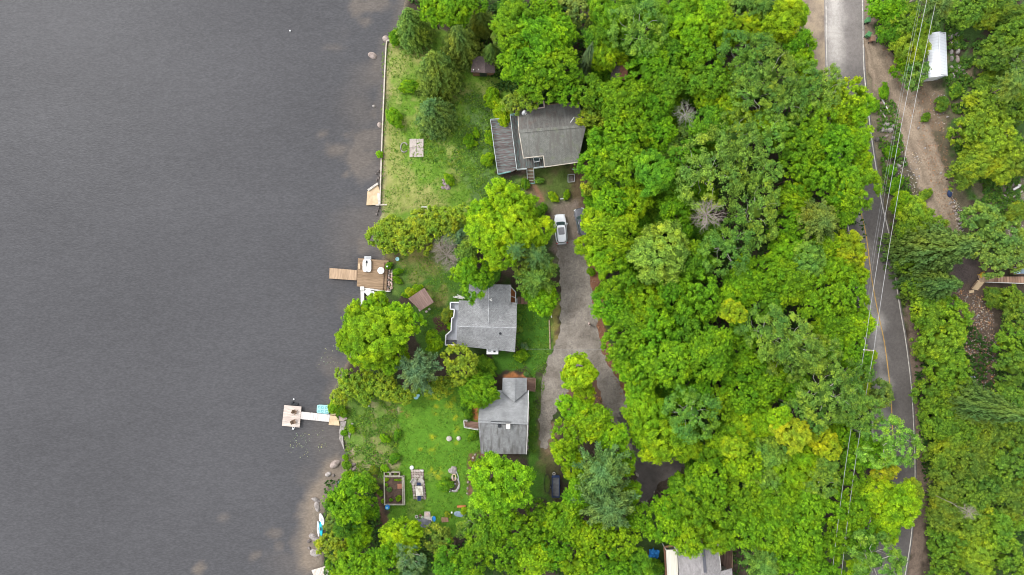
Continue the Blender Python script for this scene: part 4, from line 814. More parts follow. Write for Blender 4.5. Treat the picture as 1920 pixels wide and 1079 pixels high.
T('L', 1885, 1055, 44, 'bright'); T('L', 1760, 1075, 38, 'bright'); T('D', 1817, 960, 18, 'gr', 'small grey dead tree in the lower east wood', h=13); T('L', 1770, 760, 30, 'bright'); T('U', 1657, 172, 12, 'bright'); T('U', 1640, 200, 10, 'mid'); T('U', 1672, 285, 14, 'bright'); T('U', 1680, 345, 14, 'bright'); T('U', 1670, 320, 10, 'mid'); T('U', 1735, 220, 9, 'bright'); T('U', 1790, 470, 10, 'bright')
T('M', 1842, 35, 26, 'bright'); T('U', 1790, 170, 14, 'bright'); T('U', 1765, 195, 14, 'mid'); T('U', 1890, 30, 24, 'mid'); T('U', 1850, 150, 22, 'bright'); T('U', 1735, 365, 12, 'bright')
# understorey shrubs and young trees closing the wood's floor, each one its own
def open_at(px, py):
    for t in TREES:
        if (t['x'] - px) ** 2 + (t['y'] - py) ** 2 < (t['r'] * .60) ** 2: return False
    return True
WOODS = [[(1110, 0), (1495, 0), (1500, 130), (1560, 150), (1625, 200), (1630, 390), (1600, 430), (1605, 760), (1560, 800), (1560, 1079), (1390, 1079), (1360, 1000), (1250, 1000), (1235, 940), (1300, 870), (1330, 850), (1260, 800), (1170, 690), (1130, 560), (1095, 440), (1100, 230)],
         [(1700, 520), (1770, 560), (1790, 700), (1870, 720), (1919, 600), (1919, 1079), (1745, 1079), (1750, 900), (1735, 700)], [(790, 0), (1090, 0), (1090, 180), (940, 170), (920, 90), (830, 60)],
         [(650, 1000), (700, 1010), (820, 1030), (1200, 990), (1210, 1079), (640, 1079)], [(1560, 820), (1680, 800), (1690, 1000), (1650, 1079), (1560, 1079)]]
rr_ = random.Random(5)
for w in WOODS:
    xa, xb = min(p[0] for p in w), max(p[0] for p in w); ya, yb = min(p[1] for p in w), max(p[1] for p in w)
    for gx in range(xa, xb, 26):
        for gy in range(ya, yb, 26):
            px, py = gx + rr_.uniform(-9, 9), gy + rr_.uniform(-9, 9)
            if float(sdist(np.array([px]), np.array([py]), w)[0]) < 8 or not open_at(px, py) or len(TREES) > 560: continue
            if rr_.random() < .05: continue
            T('U', px, py, rr_.uniform(21, 30), rr_.choice(['mid', 'bright', 'bright', 'mid']), h=rr_.uniform(5, 9) if px < 1690 else 3.5)
# ------------------------------------------------------------ labels: each tree is told by colour, kind and the nearest thing one can find
LM = [('the brown hut', 905, 125), ('the upper house', 1035, 250), ('the blue-green lawn spruce', 815, 205), ('the white car', 1052, 430), ('the middle cottage', 912, 600), ('the lower cottage', 945, 780), ('the brown pavilion', 789, 562),
      ('the driveway fork', 1090, 660), ('the grey lichened dead tree', 1285, 215), ('the bare dead tree', 1325, 402), ('the star-shaped maple', 1188, 375), ('the yellow crown in mid wood', 1375, 585), ('the dark round crown', 1295, 775), ('the dark driveway bend', 1240, 870),
      ('the blue-green driveway pine', 1130, 880), ('the utility trailer', 1041, 910), ('the round lime maple', 940, 908), ('the vegetable bed', 740, 920), ('the beached kayaks', 600, 985), ('the turquoise pedal boat', 606, 768), ('the bottom house', 1310, 1050), ('the orange crown in lower wood', 1480, 805),
      ('the crossarm pole', 1628, 657), ('the yellow tree at the road bend', 1588, 470), ('the yellow tree over the upper road', 1585, 225), ('the white shed', 1757, 103), ('the green bins', 1629, 50), ('the end of the dirt track', 1795, 440), ('the yellow chair', 1841, 516), ('the pale-tipped spruce', 1828, 757),
      ('the big yellow-lime roadside crown', 1680, 950), ('the bottom right corner', 1919, 1079), ('the silvery blue spruce', 1096, 112), ('the forked-limb birch', 1195, 55), ('the large pale maple', 1235, 478), ('the bottom dock', 605, 1072), ('the rock-edged deck', 700, 515), ('the stone patio', 785, 908), ('the big roadside spruce', 1748, 468), ('the top edge by the sandy verge', 1500, 10), ('the small grey dead tree', 1817, 960)]
DIRS = ['right of', 'above right of', 'above', 'above left of', 'left of', 'below left of', 'below', 'below right of']
ORD = ['nearest', 'second', 'third', 'fourth', 'fifth', 'sixth', 'seventh', 'eighth', 'ninth', 'tenth', 'eleventh', 'twelfth', 'thirteenth', 'fourteenth', 'fifteenth']
def sector(t, l): return int(round(math.atan2(l[2] - t['y'], t['x'] - l[1]) / (math.pi / 4))) % 8
for t in TREES:
    if t['lab']: t['o']['label'] = t['lab']; continue
    best = None
    for l in sorted(LM, key=lambda l: (l[1] - t['x']) ** 2 + (l[2] - t['y']) ** 2)[:4]:
        d = math.hypot(l[1] - t['x'], l[2] - t['y']); s = sector(t, l)
        rk = sum(1 for u in TREES if u['k'] == t['k'] and u['w'] == t['w'] and u is not t and sector(u, l) == s and math.hypot(l[1] - u['x'], l[2] - u['y']) < d)
        if d < 9: continue
        sc = rk * 60 + d
        if best is None or sc < best[0]: best = (sc, rk, DIRS[s], l[0])
    t['o']['label'] = f"{t['w']} {t['k']}, {ORD[min(best[1], 14)]} one {best[2]} {best[3]}"
GR = {'broadleaf tree': 'broadleaf trees of the woods and gardens', 'birch tree': 'birches in the wood', 'cedar tree': 'cedars of the hedges and gardens', 'spruce tree': 'spruces', 'pine tree': 'soft pines', 'shrub': 'shrubs and young growth', 'bare tree': 'dead bare trees'}
for t in TREES: t['o']['group'] = GR[t['k']]
print('TREES', len(TREES), len(set(t['o']['label'] for t in TREES)))
# ------------------------------------------------------------ materials for built things
M = {}
M['white'] = plain('white_paint', (0.78, 0.78, 0.77), .05, rough=.5, bmp=.05); M['offwhite'] = mottled('weathered_white', (.5, .48, .44), (.72, .70, .66), 3)
M['wallold'] = mottled('weathered_tan_wall', (.34, .29, .23), (.58, .52, .44), 1.6); M['concrete'] = mottled('pale_concrete', (.36, .33, .29), (.58, .54, .48), 2.0); M['tan'] = mottled('tan_slab', (.45, .33, .20), (.62, .47, .30), 1.2)
M['grey'] = plain('grey_metal', (.42, .43, .44), .1, rough=.4); M['dark'] = plain('dark_plastic', (.025, .027, .03), .2, rough=.5); M['glass'] = plain('dark_glass', (.045, .07, .068), .15, rough=.08, spec=.8, bmp=0, fine=3)
M['carwhite'] = plain('white_car_paint', (.80, .81, .82), .02, rough=.2, spec=.6, bmp=0); M['carblack'] = plain('charcoal_car_paint', (.10, .10, .115), .1, rough=.25, spec=.7, bmp=0); M['rubber'] = plain('tyre_rubber', (.02, .02, .02), .2)
M['red'] = plain('red_lamp', (.4, .02, .02), .1, rough=.2, bmp=0); M['lampc'] = plain('clear_lamp', (.6, .62, .62), .1, rough=.1, bmp=0)
M['rock'] = mottled('grey_rock', (.18, .155, .14), (.39, .35, .325), 1.6, fine=9, bmp=.8); M['pinkrock'] = mottled('pinkish_rock', (.19, .15, .13), (.38, .31, .275), 1.6, fine=9, bmp=.8); M['deckrock'] = mottled('bright_pink_rock', (.42, .28, .23), (.72, .56, .48), 1.6, fine=9, bmp=.8); M['darkrock'] = mottled('dark_rock', (.09, .075, .07), (.2, .17, .155), 2, fine=9, bmp=.8)
M['wood'] = mottled('brown_wood', (.12, .075, .05), (.24, .16, .11), 4, stretch=(1, 4, 1)); M['orange'] = mottled('terracotta_boards', (.38, .14, .05), (.5, .20, .08), 2, rough=.7)
M['green'] = plain('green_bin', (.09, .26, .10), .1, rough=.5); M['navy'] = plain('navy_blue', (.03, .05, .12), .2, rough=.6); M['blue'] = plain('blue_plastic', (.03, .22, .55), .12, rough=.4, bmp=.1); M['teal'] = plain('turquoise_plastic', (.02, .42, .52), .1, rough=.4)
M['aqua'] = plain('pale_aqua_plastic', (.30, .56, .58), .1, rough=.4); M['aqua2'] = plain('dull_aqua_seat', (.16, .36, .36), .15, rough=.5); M['yellow'] = plain('yellow_fabric', (.55, .36, .04), .1); M['skin'] = plain('skin', (.45, .27, .2), .05, bmp=0); M['hair'] = plain('dark_hair', (.02, .014, .01), .2)
M['shirt'] = plain('pale_pink_shirt', (.62, .48, .42), .06); M['trousers'] = plain('grey_trousers', (.12, .12, .13), .1); M['brown'] = mottled('brown_bin', (.22, .12, .08), (.32, .19, .13), 3); M['soil'] = mottled('garden_soil', (.05, .032, .024), (.11, .07, .05), 2.0, fine=8, bmp=.8)
M['copper'] = mottled('copper_mat', (.28, .12, .07), (.38, .18, .11), 3); M['bedwood'] = mottled('grey_bed_boards', (.28, .25, .19), (.42, .39, .31), 3); M['tarp'] = mottled('grey_blue_tarp', (.14, .19, .24), (.26, .33, .40), 2.5); M['bluetarp'] = mottled('blue_tarp', (.015, .12, .38), (.05, .3, .65), 3)
M['siding'] = planks('dull_siding', (.30, .29, .26), (.36, .35, .31), 0, .2); M['siding_brown'] = planks('brown_siding', (.16, .09, .05), (.22, .12, .07), 0, .2)
M['r1s'] = shingles('mossy_shingles', (.165, .163, .145), (.18, .178, .158), .26, math.radians(5), streak=(.13, .122, .108), patch=(.135, .148, .09)); M['r1n'] = shingles('brown_stained_shingles', (.125, .118, .108), (.14, .132, .12), .24, math.radians(5), streak=(.155, .15, .138), patch=(.12, .085, .07))
M['r2'] = shingles('grey_architectural_shingles', (.215, .215, .215), (.255, .255, .255), .34, 0); M['r3'] = shingles('grey_shingles', (.245, .247, .248), (.285, .287, .288), .24, 0); M['r3s'] = shingles('streaked_grey_shingles', (.23, .23, .23), (.27, .27, .268), .24, 0, streak=(.13, .125, .12))
M['r4'] = shingles('warm_grey_shingles', (.27, .25, .245), (.31, .29, .285), .3, math.radians(88)); M['r5'] = shingles('hut_shingles', (.115, .09, .085), (.14, .105, .10), .25, 0); M['rred'] = shingles('red_brown_shingles', (.28, .12, .08), (.22, .10, .075), .3, 0)
M['deckold'] = planks('weathered_deck', (.11, .085, .08), (.20, .165, .16), math.radians(4), .15, c3=(.15, .21, .20)); M['deckold2'] = planks('mossy_deck', (.085, .075, .07), (.16, .13, .12), math.radians(94), .15, c3=(.10, .19, .18))
M['deckbrown'] = planks('stained_deck', (.23, .155, .095), (.33, .225, .14), math.radians(-3), .16); M['deckpier'] = planks('pier_boards', (.34, .235, .15), (.44, .31, .205), math.radians(86), .16); M['deckgrey'] = planks('silvered_deck', (.46, .38, .33), (.56, .48, .42), math.radians(-5), .17)
M['deckwalk'] = planks('silvered_walkway', (.50, .46, .43), (.62, .58, .55), math.radians(85), .17); M['deckred'] = planks('red_brown_deck', (.17, .10, .075), (.23, .14, .105), 0, .15); M['deckcream'] = planks('cream_dock', (.48, .42, .36), (.62, .56, .49), math.radians(70), .2); M['porch'] = planks('blue_grey_porch', (.40, .41, .45), (.46, .47, .51), math.radians(90), .15, gap=.7, nz=.1)
M['pavroof'] = planks('brown_pavilion_roof', (.19, .125, .105), (.235, .155, .13), math.radians(-58), .3, gap=.6); M['metalroof'] = planks('white_ribbed_metal', (.74, .75, .77), (.76, .77, .79), math.radians(1), .45, gap=.8, rough=.45, nz=.04); M['canopy'] = planks('cream_canopy', (.66, .62, .52), (.7, .66, .56), math.radians(88), .4, gap=.85, nz=.06)
M['wire'] = plain('pale_cable', (.36, .35, .345), .05); M['darkwire'] = plain('grey_cable', (.34, .34, .34), .05); M['polewood'] = mottled('pole_wood', (.26, .2, .16), (.42, .35, .29), 5)
M['pad'] = mottled('stone_planks', (.25, .205, .175), (.46, .395, .35), 1.3, c3=(.36, .31, .275), fine=9)

def pbox(mb, px, py, w, h, z0, z1, rot=0, mi=0, bev=0):
    x, y, _ = P(px, py, z1); k = (H - z1) / H / 12; mb.box((x, y, (z0 + z1) / 2), (w * k, h * k, z1 - z0), math.radians(rot), mi, bev); return mb
def ppoly(mb, pts, z0, z1, mi=0): return mb.prism([P2(*p, z1) for p in pts], z0, z1, mi)
def root(name, px, py, label, cat, z=0, group=None): x, y, _ = P(px, py, z); return thing(name, (x, y, z if z > 0 else 0), label, cat, group)

# ---------------- houses
def roof_part(parent, px, ridge, zr, pitch, mat, name='roof', th=.16):
    a, b_ = [Vector(P2(*p, zr)) for p in ridge]; d = (b_ - a).normalized(); nrm = Vector((-d.y, d.x)); out = []
    for p in px:
        z = zr
        for _ in range(8): q = Vector(P2(*p, z)); z = zr - pitch * abs((q - a).dot(nrm))
        out.append((q.x, q.y, z))
    mb = MB(); mb.prism([(p[0], p[1]) for p in out], [p[2] - th for p in out], [p[2] for p in out])
    return mb.build(name, mat, parent), out
def ridge_cap(parent, ridge, zr, mat, w=.28):
    a, b_ = [P(*p, zr) for p in ridge]; mb = MB(); mb.bar((a[0], a[1], zr - .01), (b_[0], b_[1], zr - .01), w, .09); return mb.build('ridge_cap', mat, parent)
def edge_trim(parent, pts, mat, w=.14, h=.2, name='fascia', dz=-.06):
    mb = MB()
    for a, b_ in zip(pts, pts[1:]): mb.bar((a[0], a[1], a[2] + dz), (b_[0], b_[1], b_[2] + dz), w, h)
    return mb.build(name, mat, parent)
def walls(parent, px, ze, mat, inset=.35, z0=0):
    pts = [Vector(P2(*p, ze)) for p in px]; c = sum(pts, Vector((0, 0))) / len(pts)
    q = [p + (c - p).normalized() * inset * 1.3 for p in pts]; mb = MB(); mb.prism([tuple(p) for p in q], z0, ze - .12); return mb.build('wall', mat, parent), q
def gable_end(parent, a, b_, top, mat, zb):
    mb = MB(); n = Vector((b_[1] - a[1], a[0] - b_[0])).normalized() * .06
    v = [(a[0] + s * n.x, a[1] + s * n.y, zb) for s in (-1, 1)] + [(b_[0] + s * n.x, b_[1] + s * n.y, zb) for s in (-1, 1)] + [(top[0] + s * n.x, top[1] + s * n.y, top[2]) for s in (-1, 1)]
    mb.add(v, [(0, 2, 4), (1, 5, 3), (0, 1, 3, 2), (2, 3, 5, 4), (4, 5, 1, 0)]); return mb.build('gable', mat, parent)
def window(parent, c, w, h, ax, mat_f=None):
    """ax: unit outward direction of the wall"""
    f = MB(); t = Vector((-ax[1], ax[0])); c = Vector(c); rot = math.atan2(t.y, t.x)
    f.box(c, (w + .16, .10, h + .16), rot); fo = f.build('window', mat_f or M['white'], parent)
    g = MB(); g.box(c + Vector((ax[0], ax[1], 0)) * .04, (w, .06, h), rot); g.build('pane', M['glass'], fo); return fo
def wall_windows(parent, q, z, w=1.0, h=1.0, skip=()):
    n = len(q); cen = sum(q, Vector((0, 0))) / n
    for i in range(n):
        if i in skip: continue
        a, b_ = q[i], q[(i + 1) % n]; L = (b_ - a).length
        if L < 2.2: continue
        ax = Vector((b_.y - a.y, a.x - b_.x)).normalized(); m_ = (a + b_) / 2
        if ax.dot(m_ - cen) < 0: ax = -ax
        k = max(1, int(L // 3))
        for j in range(k):
            p = a + (b_ - a) * (j + .5) / k; window(parent, (p.x, p.y, z), w, h, (ax.x, ax.y))

# upper house
h1 = root('wooden_house', 1035, 250, 'upper house with mossy brown shingle roof, deck and satellite dish', 'house')
R1 = [(973, 247), (1099, 236)]
_, e1 = roof_part(h1, [(970.5, 203.5), (1000, 200.5), (1050, 195), (1084, 190.5), (1099, 236), (973, 247)], R1, 5.6, .30, M['r1n'])
_, e2 = roof_part(h1, [(973, 247), (1099, 236), (1083.5, 304.5), (1021, 313.5), (1019, 292.5), (981.5, 297)], R1, 5.6, .30, M['r1s'])
ridge_cap(h1, R1, 5.6, M['r1s'], .45)
edge_trim(h1, [e2[2], e2[3], e2[4], e2[5], e2[0], e1[0]], M['wallold'], .12, .16); edge_trim(h1, [e1[0], e1[3]], M['wood'], .1, .16)
_, q = walls(h1, [(970.5, 203.5), (1084, 190.5), (1083, 303), (982, 296)], 4.2, M['siding']); wall_windows(h1, q, 2.6)
cm = (q[0] + q[3]) / 2; gable_end(h1, q[0], q[3], (cm.x, cm.y, 5.3), M['siding'], 4.05); cm = (q[1] + q[2]) / 2; gable_end(h1, q[1], q[2], (cm.x, cm.y, 5.3), M['siding'], 4.05)
mb = MB()   # framed box hatch on the north eave
for a, b_ in (((997, 205), (996, 193)), ((1008, 203.5), (1007, 191)), ((1020.5, 201.5), (1019.5, 190)), ((996.5, 205), (1021, 201.5)), ((1007, 191), (1019.5, 190))): mb.bar(P(*a, 4.9), P(*b_, 4.9), .14, .14)
hf = mb.build('chimney_frame', plain('pinkish_frame', (.55, .42, .38), .1), h1); mb = MB(); ppoly(mb, [(997, 194), (1019, 191), (1020, 201), (997.5, 204)], 3.0, 4.55); mb.build('chimney_box', M['dark'], h1)
mb = MB(); mb.bar(P(1069.5, 230, 5.85), P(1076.5, 220, 5.75), .07, .07); mb.build('vent_stick', M['white'], h1); mb = MB(); mb.tube([P(1090, 228, 5.7), P(1088.5, 224, 5.95), P(1091, 220, 5.7)], .035, 5); mb.build('bent_pipe', M['white'], h1)
# dish: stands on the roof
d = thing('satellite_dish', P(983, 213, 4.75), 'small white satellite dish on the left end of the upper house roof', 'satellite dish')
mb = MB(); x, y, z = P(983, 211.5, 5.2); v0 = len(mb.v); mb.lathe((0, 0, 0), [(.02, -.1), (.3, -.03), (.42, .05), (.44, .06)], 18); Mx = Matrix.Translation((x, y, z)) @ Matrix.Rotation(math.radians(28), 4, 'Z') @ Matrix.Rotation(math.radians(48), 4, 'X')
mb.v = [tuple(Mx @ Vector(v)) for v in mb.v]; mb.build('reflector', M['white'], d, smooth=True)
mb = MB(); mb.tube([P(983, 213, 4.72), P(983.5, 212, 5.15)], .03, 6); mb.build('mast', M['grey'], d); mb = MB(); mb.tube([P(984, 212, 5.1), P(987, 218, 5.3)], .03, 5); mb.tube([P(985, 212, 5.1), P(990, 215, 5.3)], .02, 5); mb.build('feed_arm', M['offwhite'], d)
# decks of the upper house
dk = root('wooden_deck', 940, 275, 'lower weathered deck left of the upper house with pale edge rail', 'deck')
LD = [(919.5, 224), (956, 219), (968, 318), (960, 322.5), (933.5, 327)]; mb = MB(); ppoly(mb, LD, .9, 1.05); mb.build('deck_boards', M['deckold'], dk)
def rail(parent, pts, z, hgt, mat, name='railing', w=.09, posts=True):
    mb = MB(); P3 = [P(*p, z + hgt) for p in pts]
    for a, b_ in zip(P3, P3[1:]):
        mb.bar(a, b_, w, .07); a2, b2 = (a[0], a[1], z + .12), (b_[0], b_[1], z + .12); mb.bar(a2, b2, .05, .05)
        L = math.dist(a, b_); k = max(1, int(L / 1.2))
        for i in range(k + 1):
            x = a[0] + (b_[0] - a[0]) * i / k; y = a[1] + (b_[1] - a[1]) * i / k; mb.box((x, y, z + hgt / 2 - .02), (.08, .08, hgt - .04))
        kk = int(L / .16)
        for i in range(kk):
            t = (i + .5) / kk; mb.box((a[0] + (b_[0] - a[0]) * t, a[1] + (b_[1] - a[1]) * t, z + hgt / 2), (.03, .03, hgt - .2))
    return mb.build(name, mat, parent)
M['railold'] = mottled('faded_teal_rail', (.36, .42, .42), (.55, .56, .54), 1.2); M['railteal'] = mottled('teal_rail', (.12, .33, .30), (.28, .46, .44), 1.5)
rail(dk, [(943, 222.5), (919.5, 224), (926, 275), (933.5, 327)], 1.05, .8, M['railold']); rail(dk, [(933.5, 327), (957, 321.5)], 1.05, .8, M['railteal'])
for p in ((920, 225), (956, 220), (934, 326), (966, 318), (927, 275)): mb = MB(); x, y = P2(*p, .9); mb.box((x, y, .45), (.14, .14, .9)); mb.build('post', M['wood'], dk)
dk2 = root('wooden_deck', 965, 265, 'upper mossy deck wrapping the left and lower corner of the upper house', 'deck'); UD = [(956.5, 215), (972, 212), (982, 296), (1019, 292), (1021, 312), (970, 318)]
mb = MB(); ppoly(mb, UD, 2.1, 2.25); mb.build('deck_boards', M['deckold2'], dk2); rail(dk2, [(971, 212.5), (956.5, 215)], 2.25, .9, M['railteal']); rail(dk2, [(956.5, 215), (962, 262), (969, 318)], 2.25, .9, M['railold']); rail(dk2, [(969, 318), (988, 316)], 2.25, .9, M['railold']); rail(dk2, [(1001, 315), (1021.5, 312)], 2.25, .9, M['railold'])
for p in ((957, 216), (969, 317), (1020, 312), (963, 262), (990, 315)): mb = MB(); x, y = P2(*p, 2.1); mb.box((x, y, 1.05), (.14, .14, 2.1)); mb.build('post', M['wood'], dk2)
tb = root('patio_table', 1006, 300, 'small glass-topped table with white rim on the upper deck', 'table', 2.25); tb.location.z = 2.25
mb = MB(); pbox(mb, 1006, 299.5, 11.5, 8.5, 2.93, 2.97, 6); mb.build('tabletop', M['glass'], tb)
mb = MB(); c4 = [P(*p, 3.0) for p in ((1000.5, 296.5), (1011, 294.5), (1012.2, 302.5), (1001.5, 304.5))]
for i in range(4): mb.bar(c4[i], c4[(i + 1) % 4], .07, .06)
mb.build('rim', M['white'], tb)
for p in ((1001.5, 297), (1010.5, 295.5), (1011.5, 302), (1002, 303.5)): mb = MB(); x, y = P2(*p, 2.9); mb.box((x, y, 2.59), (.05, .05, .68)); mb.build('leg', M['white'], tb)
st = root('stairs', 996, 330, 'steep weathered stairs leading down from the upper deck', 'stairs'); mb = MB()
A, B = Vector(P(994, 316, 2.1)), Vector(P(995.5, 343, .1)); sd = Vector((.52, 0, 0))
for s, nm in ((-1, 'stringer'), (1, 'stringer')): mb = MB(); mb.bar(A + sd * s + Vector((0, 0, .1)), B + sd * s + Vector((0, 0, .1)), .09, .25); mb.build(nm, M['railold'], st)
for i in range(9): mb = MB(); c = A + (B - A) * (i + .5) / 9; mb.box(c, (.96, .19, .05)); mb.build('step', M['bedwood'] if i % 2 else M['wood'], st)
mb = MB(); pbox(mb, 996, 343.5, 13, 3, .02, .1); mb.build('landing', M['railteal'], st)

# middle cottage
h2 = root('shingled_cottage', 912, 605, 'middle cottage with a wide light grey shingle roof and crossing ridges', 'house')
RM = [(857, 612), (968, 615)]; ZR = 4.9; PT = .36
_, a1 = roof_part(h2, [(860.7, 563.5), (880, 564.5), (958, 568), (969, 569.4), (968.5, 615), (857, 612)], RM, ZR, PT, M['r2'])
_, a2 = roof_part(h2, [(857, 612), (968.5, 615), (965.3, 660), (856, 648)], RM, ZR, PT, M['r2'])
RW = [(916.5, 533), (916, 608)]; _, b1 = roof_part(h2, [(878, 552), (880, 532), (916.5, 533), (916, 612), (876, 612)], RW, ZR - .04, .30, M['r2']); _, b2 = roof_part(h2, [(916.5, 533), (958.5, 534.4), (957.6, 568), (957, 612), (916, 612)], RW, ZR - .04, .30, M['r2'])
M['cap'] = mottled('pale_worn_ridge', (.22, .22, .225), (.44, .44, .44), 3.2, fine=12)
ridge_cap(h2, [(858, 612), (967, 615)], ZR, M['cap'], .15); ridge_cap(h2, [(916.5, 534), (916, 606)], ZR - .04, M['cap'], .12)
_, q = walls(h2, [(861, 565), (968, 570), (965, 659), (857, 647)], 3.2, M['siding']); wall_windows(h2, q, 1.7); _, qw = walls(h2, [(881, 534), (957.5, 535), (957, 580), (881, 580)], 3.2, M['siding'])
cm = (q[0] + q[3]) / 2; gable_end(h2, q[0], q[3], (cm.x, cm.y, 4.7), M['siding'], 3.05); cm = (q[1] + q[2]) / 2; gable_end(h2, q[1], q[2], (cm.x, cm.y, 4.7), M['siding'], 3.05); cm = (qw[0] + qw[1]) / 2; gable_end(h2, qw[0], qw[1], (cm.x, cm.y, 4.6), M['siding'], 3.05)
edge_trim(h2, [a1[2], a1[3], a2[2], a2[3]], M['grey'], .06, .1)
mb = MB(); x, y, z = P(917.5, 532, 4.9); mb.box((x, y, 4.85), (.3, .22, .25)); mb.tube([(x, y, 4.9), (x, y, 5.2)], .05, 6); mb.build('gable_vent', M['white'], h2)
mb = MB(); a = P(918, 561.5, 5.0); b_ = P(922.5, 564.5, 5.0); mb.bar(a, b_, .22, .1); a = P(918, 563, 5.02); b_ = P(922, 560, 5.02); mb.bar(a, b_, .1, .08); mb.build('roof_vent', M['offwhite'], h2)
mb = MB(); x, y, z = P(938, 625.5, 4.55); mb.lathe((x, y, 4.3), [(.12, 0), (.12, .3), (.2, .32), (.05, .42)], 10); mb.build('stack_pipe', M['dark'], h2)
pc = root('porch', 848, 610, 'narrow blue-grey porch with white parapet on the lake side of the middle cottage', 'porch')
PO = [(844.5, 567.6), (862, 568), (860, 648), (835, 647), (835.8, 629), (845.8, 620), (847, 596), (851, 595.5), (852, 581), (845, 580)]; mb = MB(); ppoly(mb, PO, .75, .95); mb.build('porch_floor', M['porch'], pc)
mb = MB(); zz = [P(*p, 1.75) for p in [(861, 567.4), (844.4, 567.4), (844.4, 580), (852, 580.6), (850.5, 596), (847, 596.5), (845.8, 620), (835.8, 629), (835, 647.3), (855, 647.3)]]
for a, b_ in zip(zz, zz[1:]): mb.bar((a[0], a[1], 1.70), (b_[0], b_[1], 1.70), .16, .10); mb.bar((a[0], a[1], 1.25), (b_[0], b_[1], 1.25), .05, .75)
mb.build('parapet', M['white'], pc)
for p in ((845, 568), (835.8, 646), (836.5, 629.5), (846, 620), (851, 581)): mb = MB(); x, y = P2(*p, .8); mb.box((x, y, .37), (.16, .16, .74)); mb.build('post', M['white'], pc)
hb = root('hot_tub', 846, 642, 'dark covered tub at the lower end of the white porch', 'tub', .95); hb.location.z = .95
mb = MB(); x, y, _ = P(846.3, 642, 1.65); k_ = .99 / 12; mb.box((x, y, 1.25), (19 * k_, 7.6 * k_, .58), 0, 0, .1); mb.build('tub_body', M['wood'], hb); mb = MB(); mb.box((x, y, 1.60), (19.8 * k_, 8.2 * k_, .1), 0, 0, .04); mb.build('cover', mottled('charcoal_cover', (.045, .045, .05), (.085, .085, .095), 1.5), hb)
sp = root('side_porch', 963, 553, 'terracotta floored side porch with white rails on the middle cottage', 'porch'); SP = [(958.5, 539), (966.5, 548), (966, 560), (965.5, 568), (958, 568)]
mb = MB(); ppoly(mb, SP, .7, .85); mb.build('porch_floor', M['orange'], sp); mb = MB(); zz = [P(*p, 1.75) for p in [(958.3, 539), (967, 548), (966.3, 568.5), (959, 569)]]
for a, b_ in zip(zz, zz[1:]): mb.bar((a[0], a[1], 1.7), (b_[0], b_[1], 1.7), .13, .09); mb.bar((a[0], a[1], 1.25), (b_[0], b_[1], 1.25), .04, .7)
a, b_ = P(958.5, 555.5, 1.7), P(966.5, 559, 1.7); mb.bar(a, b_, .1, .08); mb.build('parapet', M['white'], sp); mb = MB(); pbox(mb, 968.5, 565.5, 3.4, 11, .3, .6); mb.build('step', M['grey'], sp)
ws = root('timber_walk', 984, 563, 'brown timber stepped walk right of the middle cottage', 'steps')
for i in range(5): mb = MB(); pbox(mb, 973 + i * 6.3, 563.5 + i * .5, 5.6, 14 - i * .6, .02, .22 - i * .03); mb.build('step', M['wood'] if i != 1 else M['brown'], ws)
ac = root('heat_pump', 923, 659, 'white boxy heat pump at the lower eave of the middle cottage', 'heat pump'); mb = MB(); pbox(mb, 923.3, 658.8, 22, 12, 1.5, 2.55, 0, 0, .04); mb.build('cabinet', M['white'], ac)
mb = MB(); x, y, _ = P(918, 657.5, 2.6); mb.lathe((x, y, 2.55), [(.26, 0), (.28, .03), (.2, .06)], 18); mb.build('fan_grille', M['grey'], ac); mb = MB(); pbox(mb, 927, 659.5, 4, 3, 2.55, 2.62); mb.build('control_box', M['dark'], ac)
for dx in (-8, 8): mb = MB(); x, y, _ = P(923 + dx, 659, 1.5); mb.box((x, y, .75), (.1, .7, 1.5)); mb.build('leg', M['grey'], ac)
bp = root('beam_pile', 860, 557, 'loose pile of white beams above the middle cottage porch', 'beams')
for i, (a, b_) in enumerate((((849.5, 557), (868, 561)), ((857, 553), (871, 558.5)), ((853, 556), (866, 557)), ((860, 558), (872, 559.5)))): mb = MB(); mb.bar(P(*a, .3 + i * .06), P(*b_, .3 + i * .06), .13, .12); mb.build('beam', M['offwhite'], bp)

# lower cottage
h3 = root('grey_cottage', 944, 785, 'lower cottage with streaked grey gable roof and small front wing', 'house'); RG = [(896.5, 791), (989.5, 794.5)]; Z3 = 5.0
_, c1 = roof_part(h3, [(900.5, 732), (942, 732), (991, 732.5), (989.7, 794.5), (896.5, 791)], RG, Z3, .42, M['r3']); _, c2 = roof_part(h3, [(896.5, 791), (989.7, 794.5), (986.8, 852), (901.5, 851)], RG, Z3, .42, M['r3s'])
RX = [(965, 709), (964, 754)]; roof_part(h3, [(942.5, 709), (965, 709), (964, 754), (941.5, 735)], RX, 4.25, .42, M['r3']); roof_part(h3, [(965, 709), (987.7, 709), (988, 734), (964, 754)], RX, 4.25, .42, M['r3'])
ridge_cap(h3, RX, 4.25, M['r3'], .3); ridge_cap(h3, RG, Z3, M['r3'], .34); mb = MB(); a, b_ = P(920, 790.5, 5.06), P(958, 792, 5.06); mb.bar(a, b_, .09, .06); a, b_ = P(921, 795, 5.0), P(986, 797, 5.0); mb.bar(a, b_, .06, .05); mb.build('ridge_vent', M['dark'], h3)
_, q = walls(h3, [(901, 733), (990, 733), (986.5, 851), (902, 850)], 2.9, M['siding']); wall_windows(h3, q, 1.6); _, qx = walls(h3, [(943, 710), (987, 710), (987, 745), (943, 745)], 2.9, M['siding'])
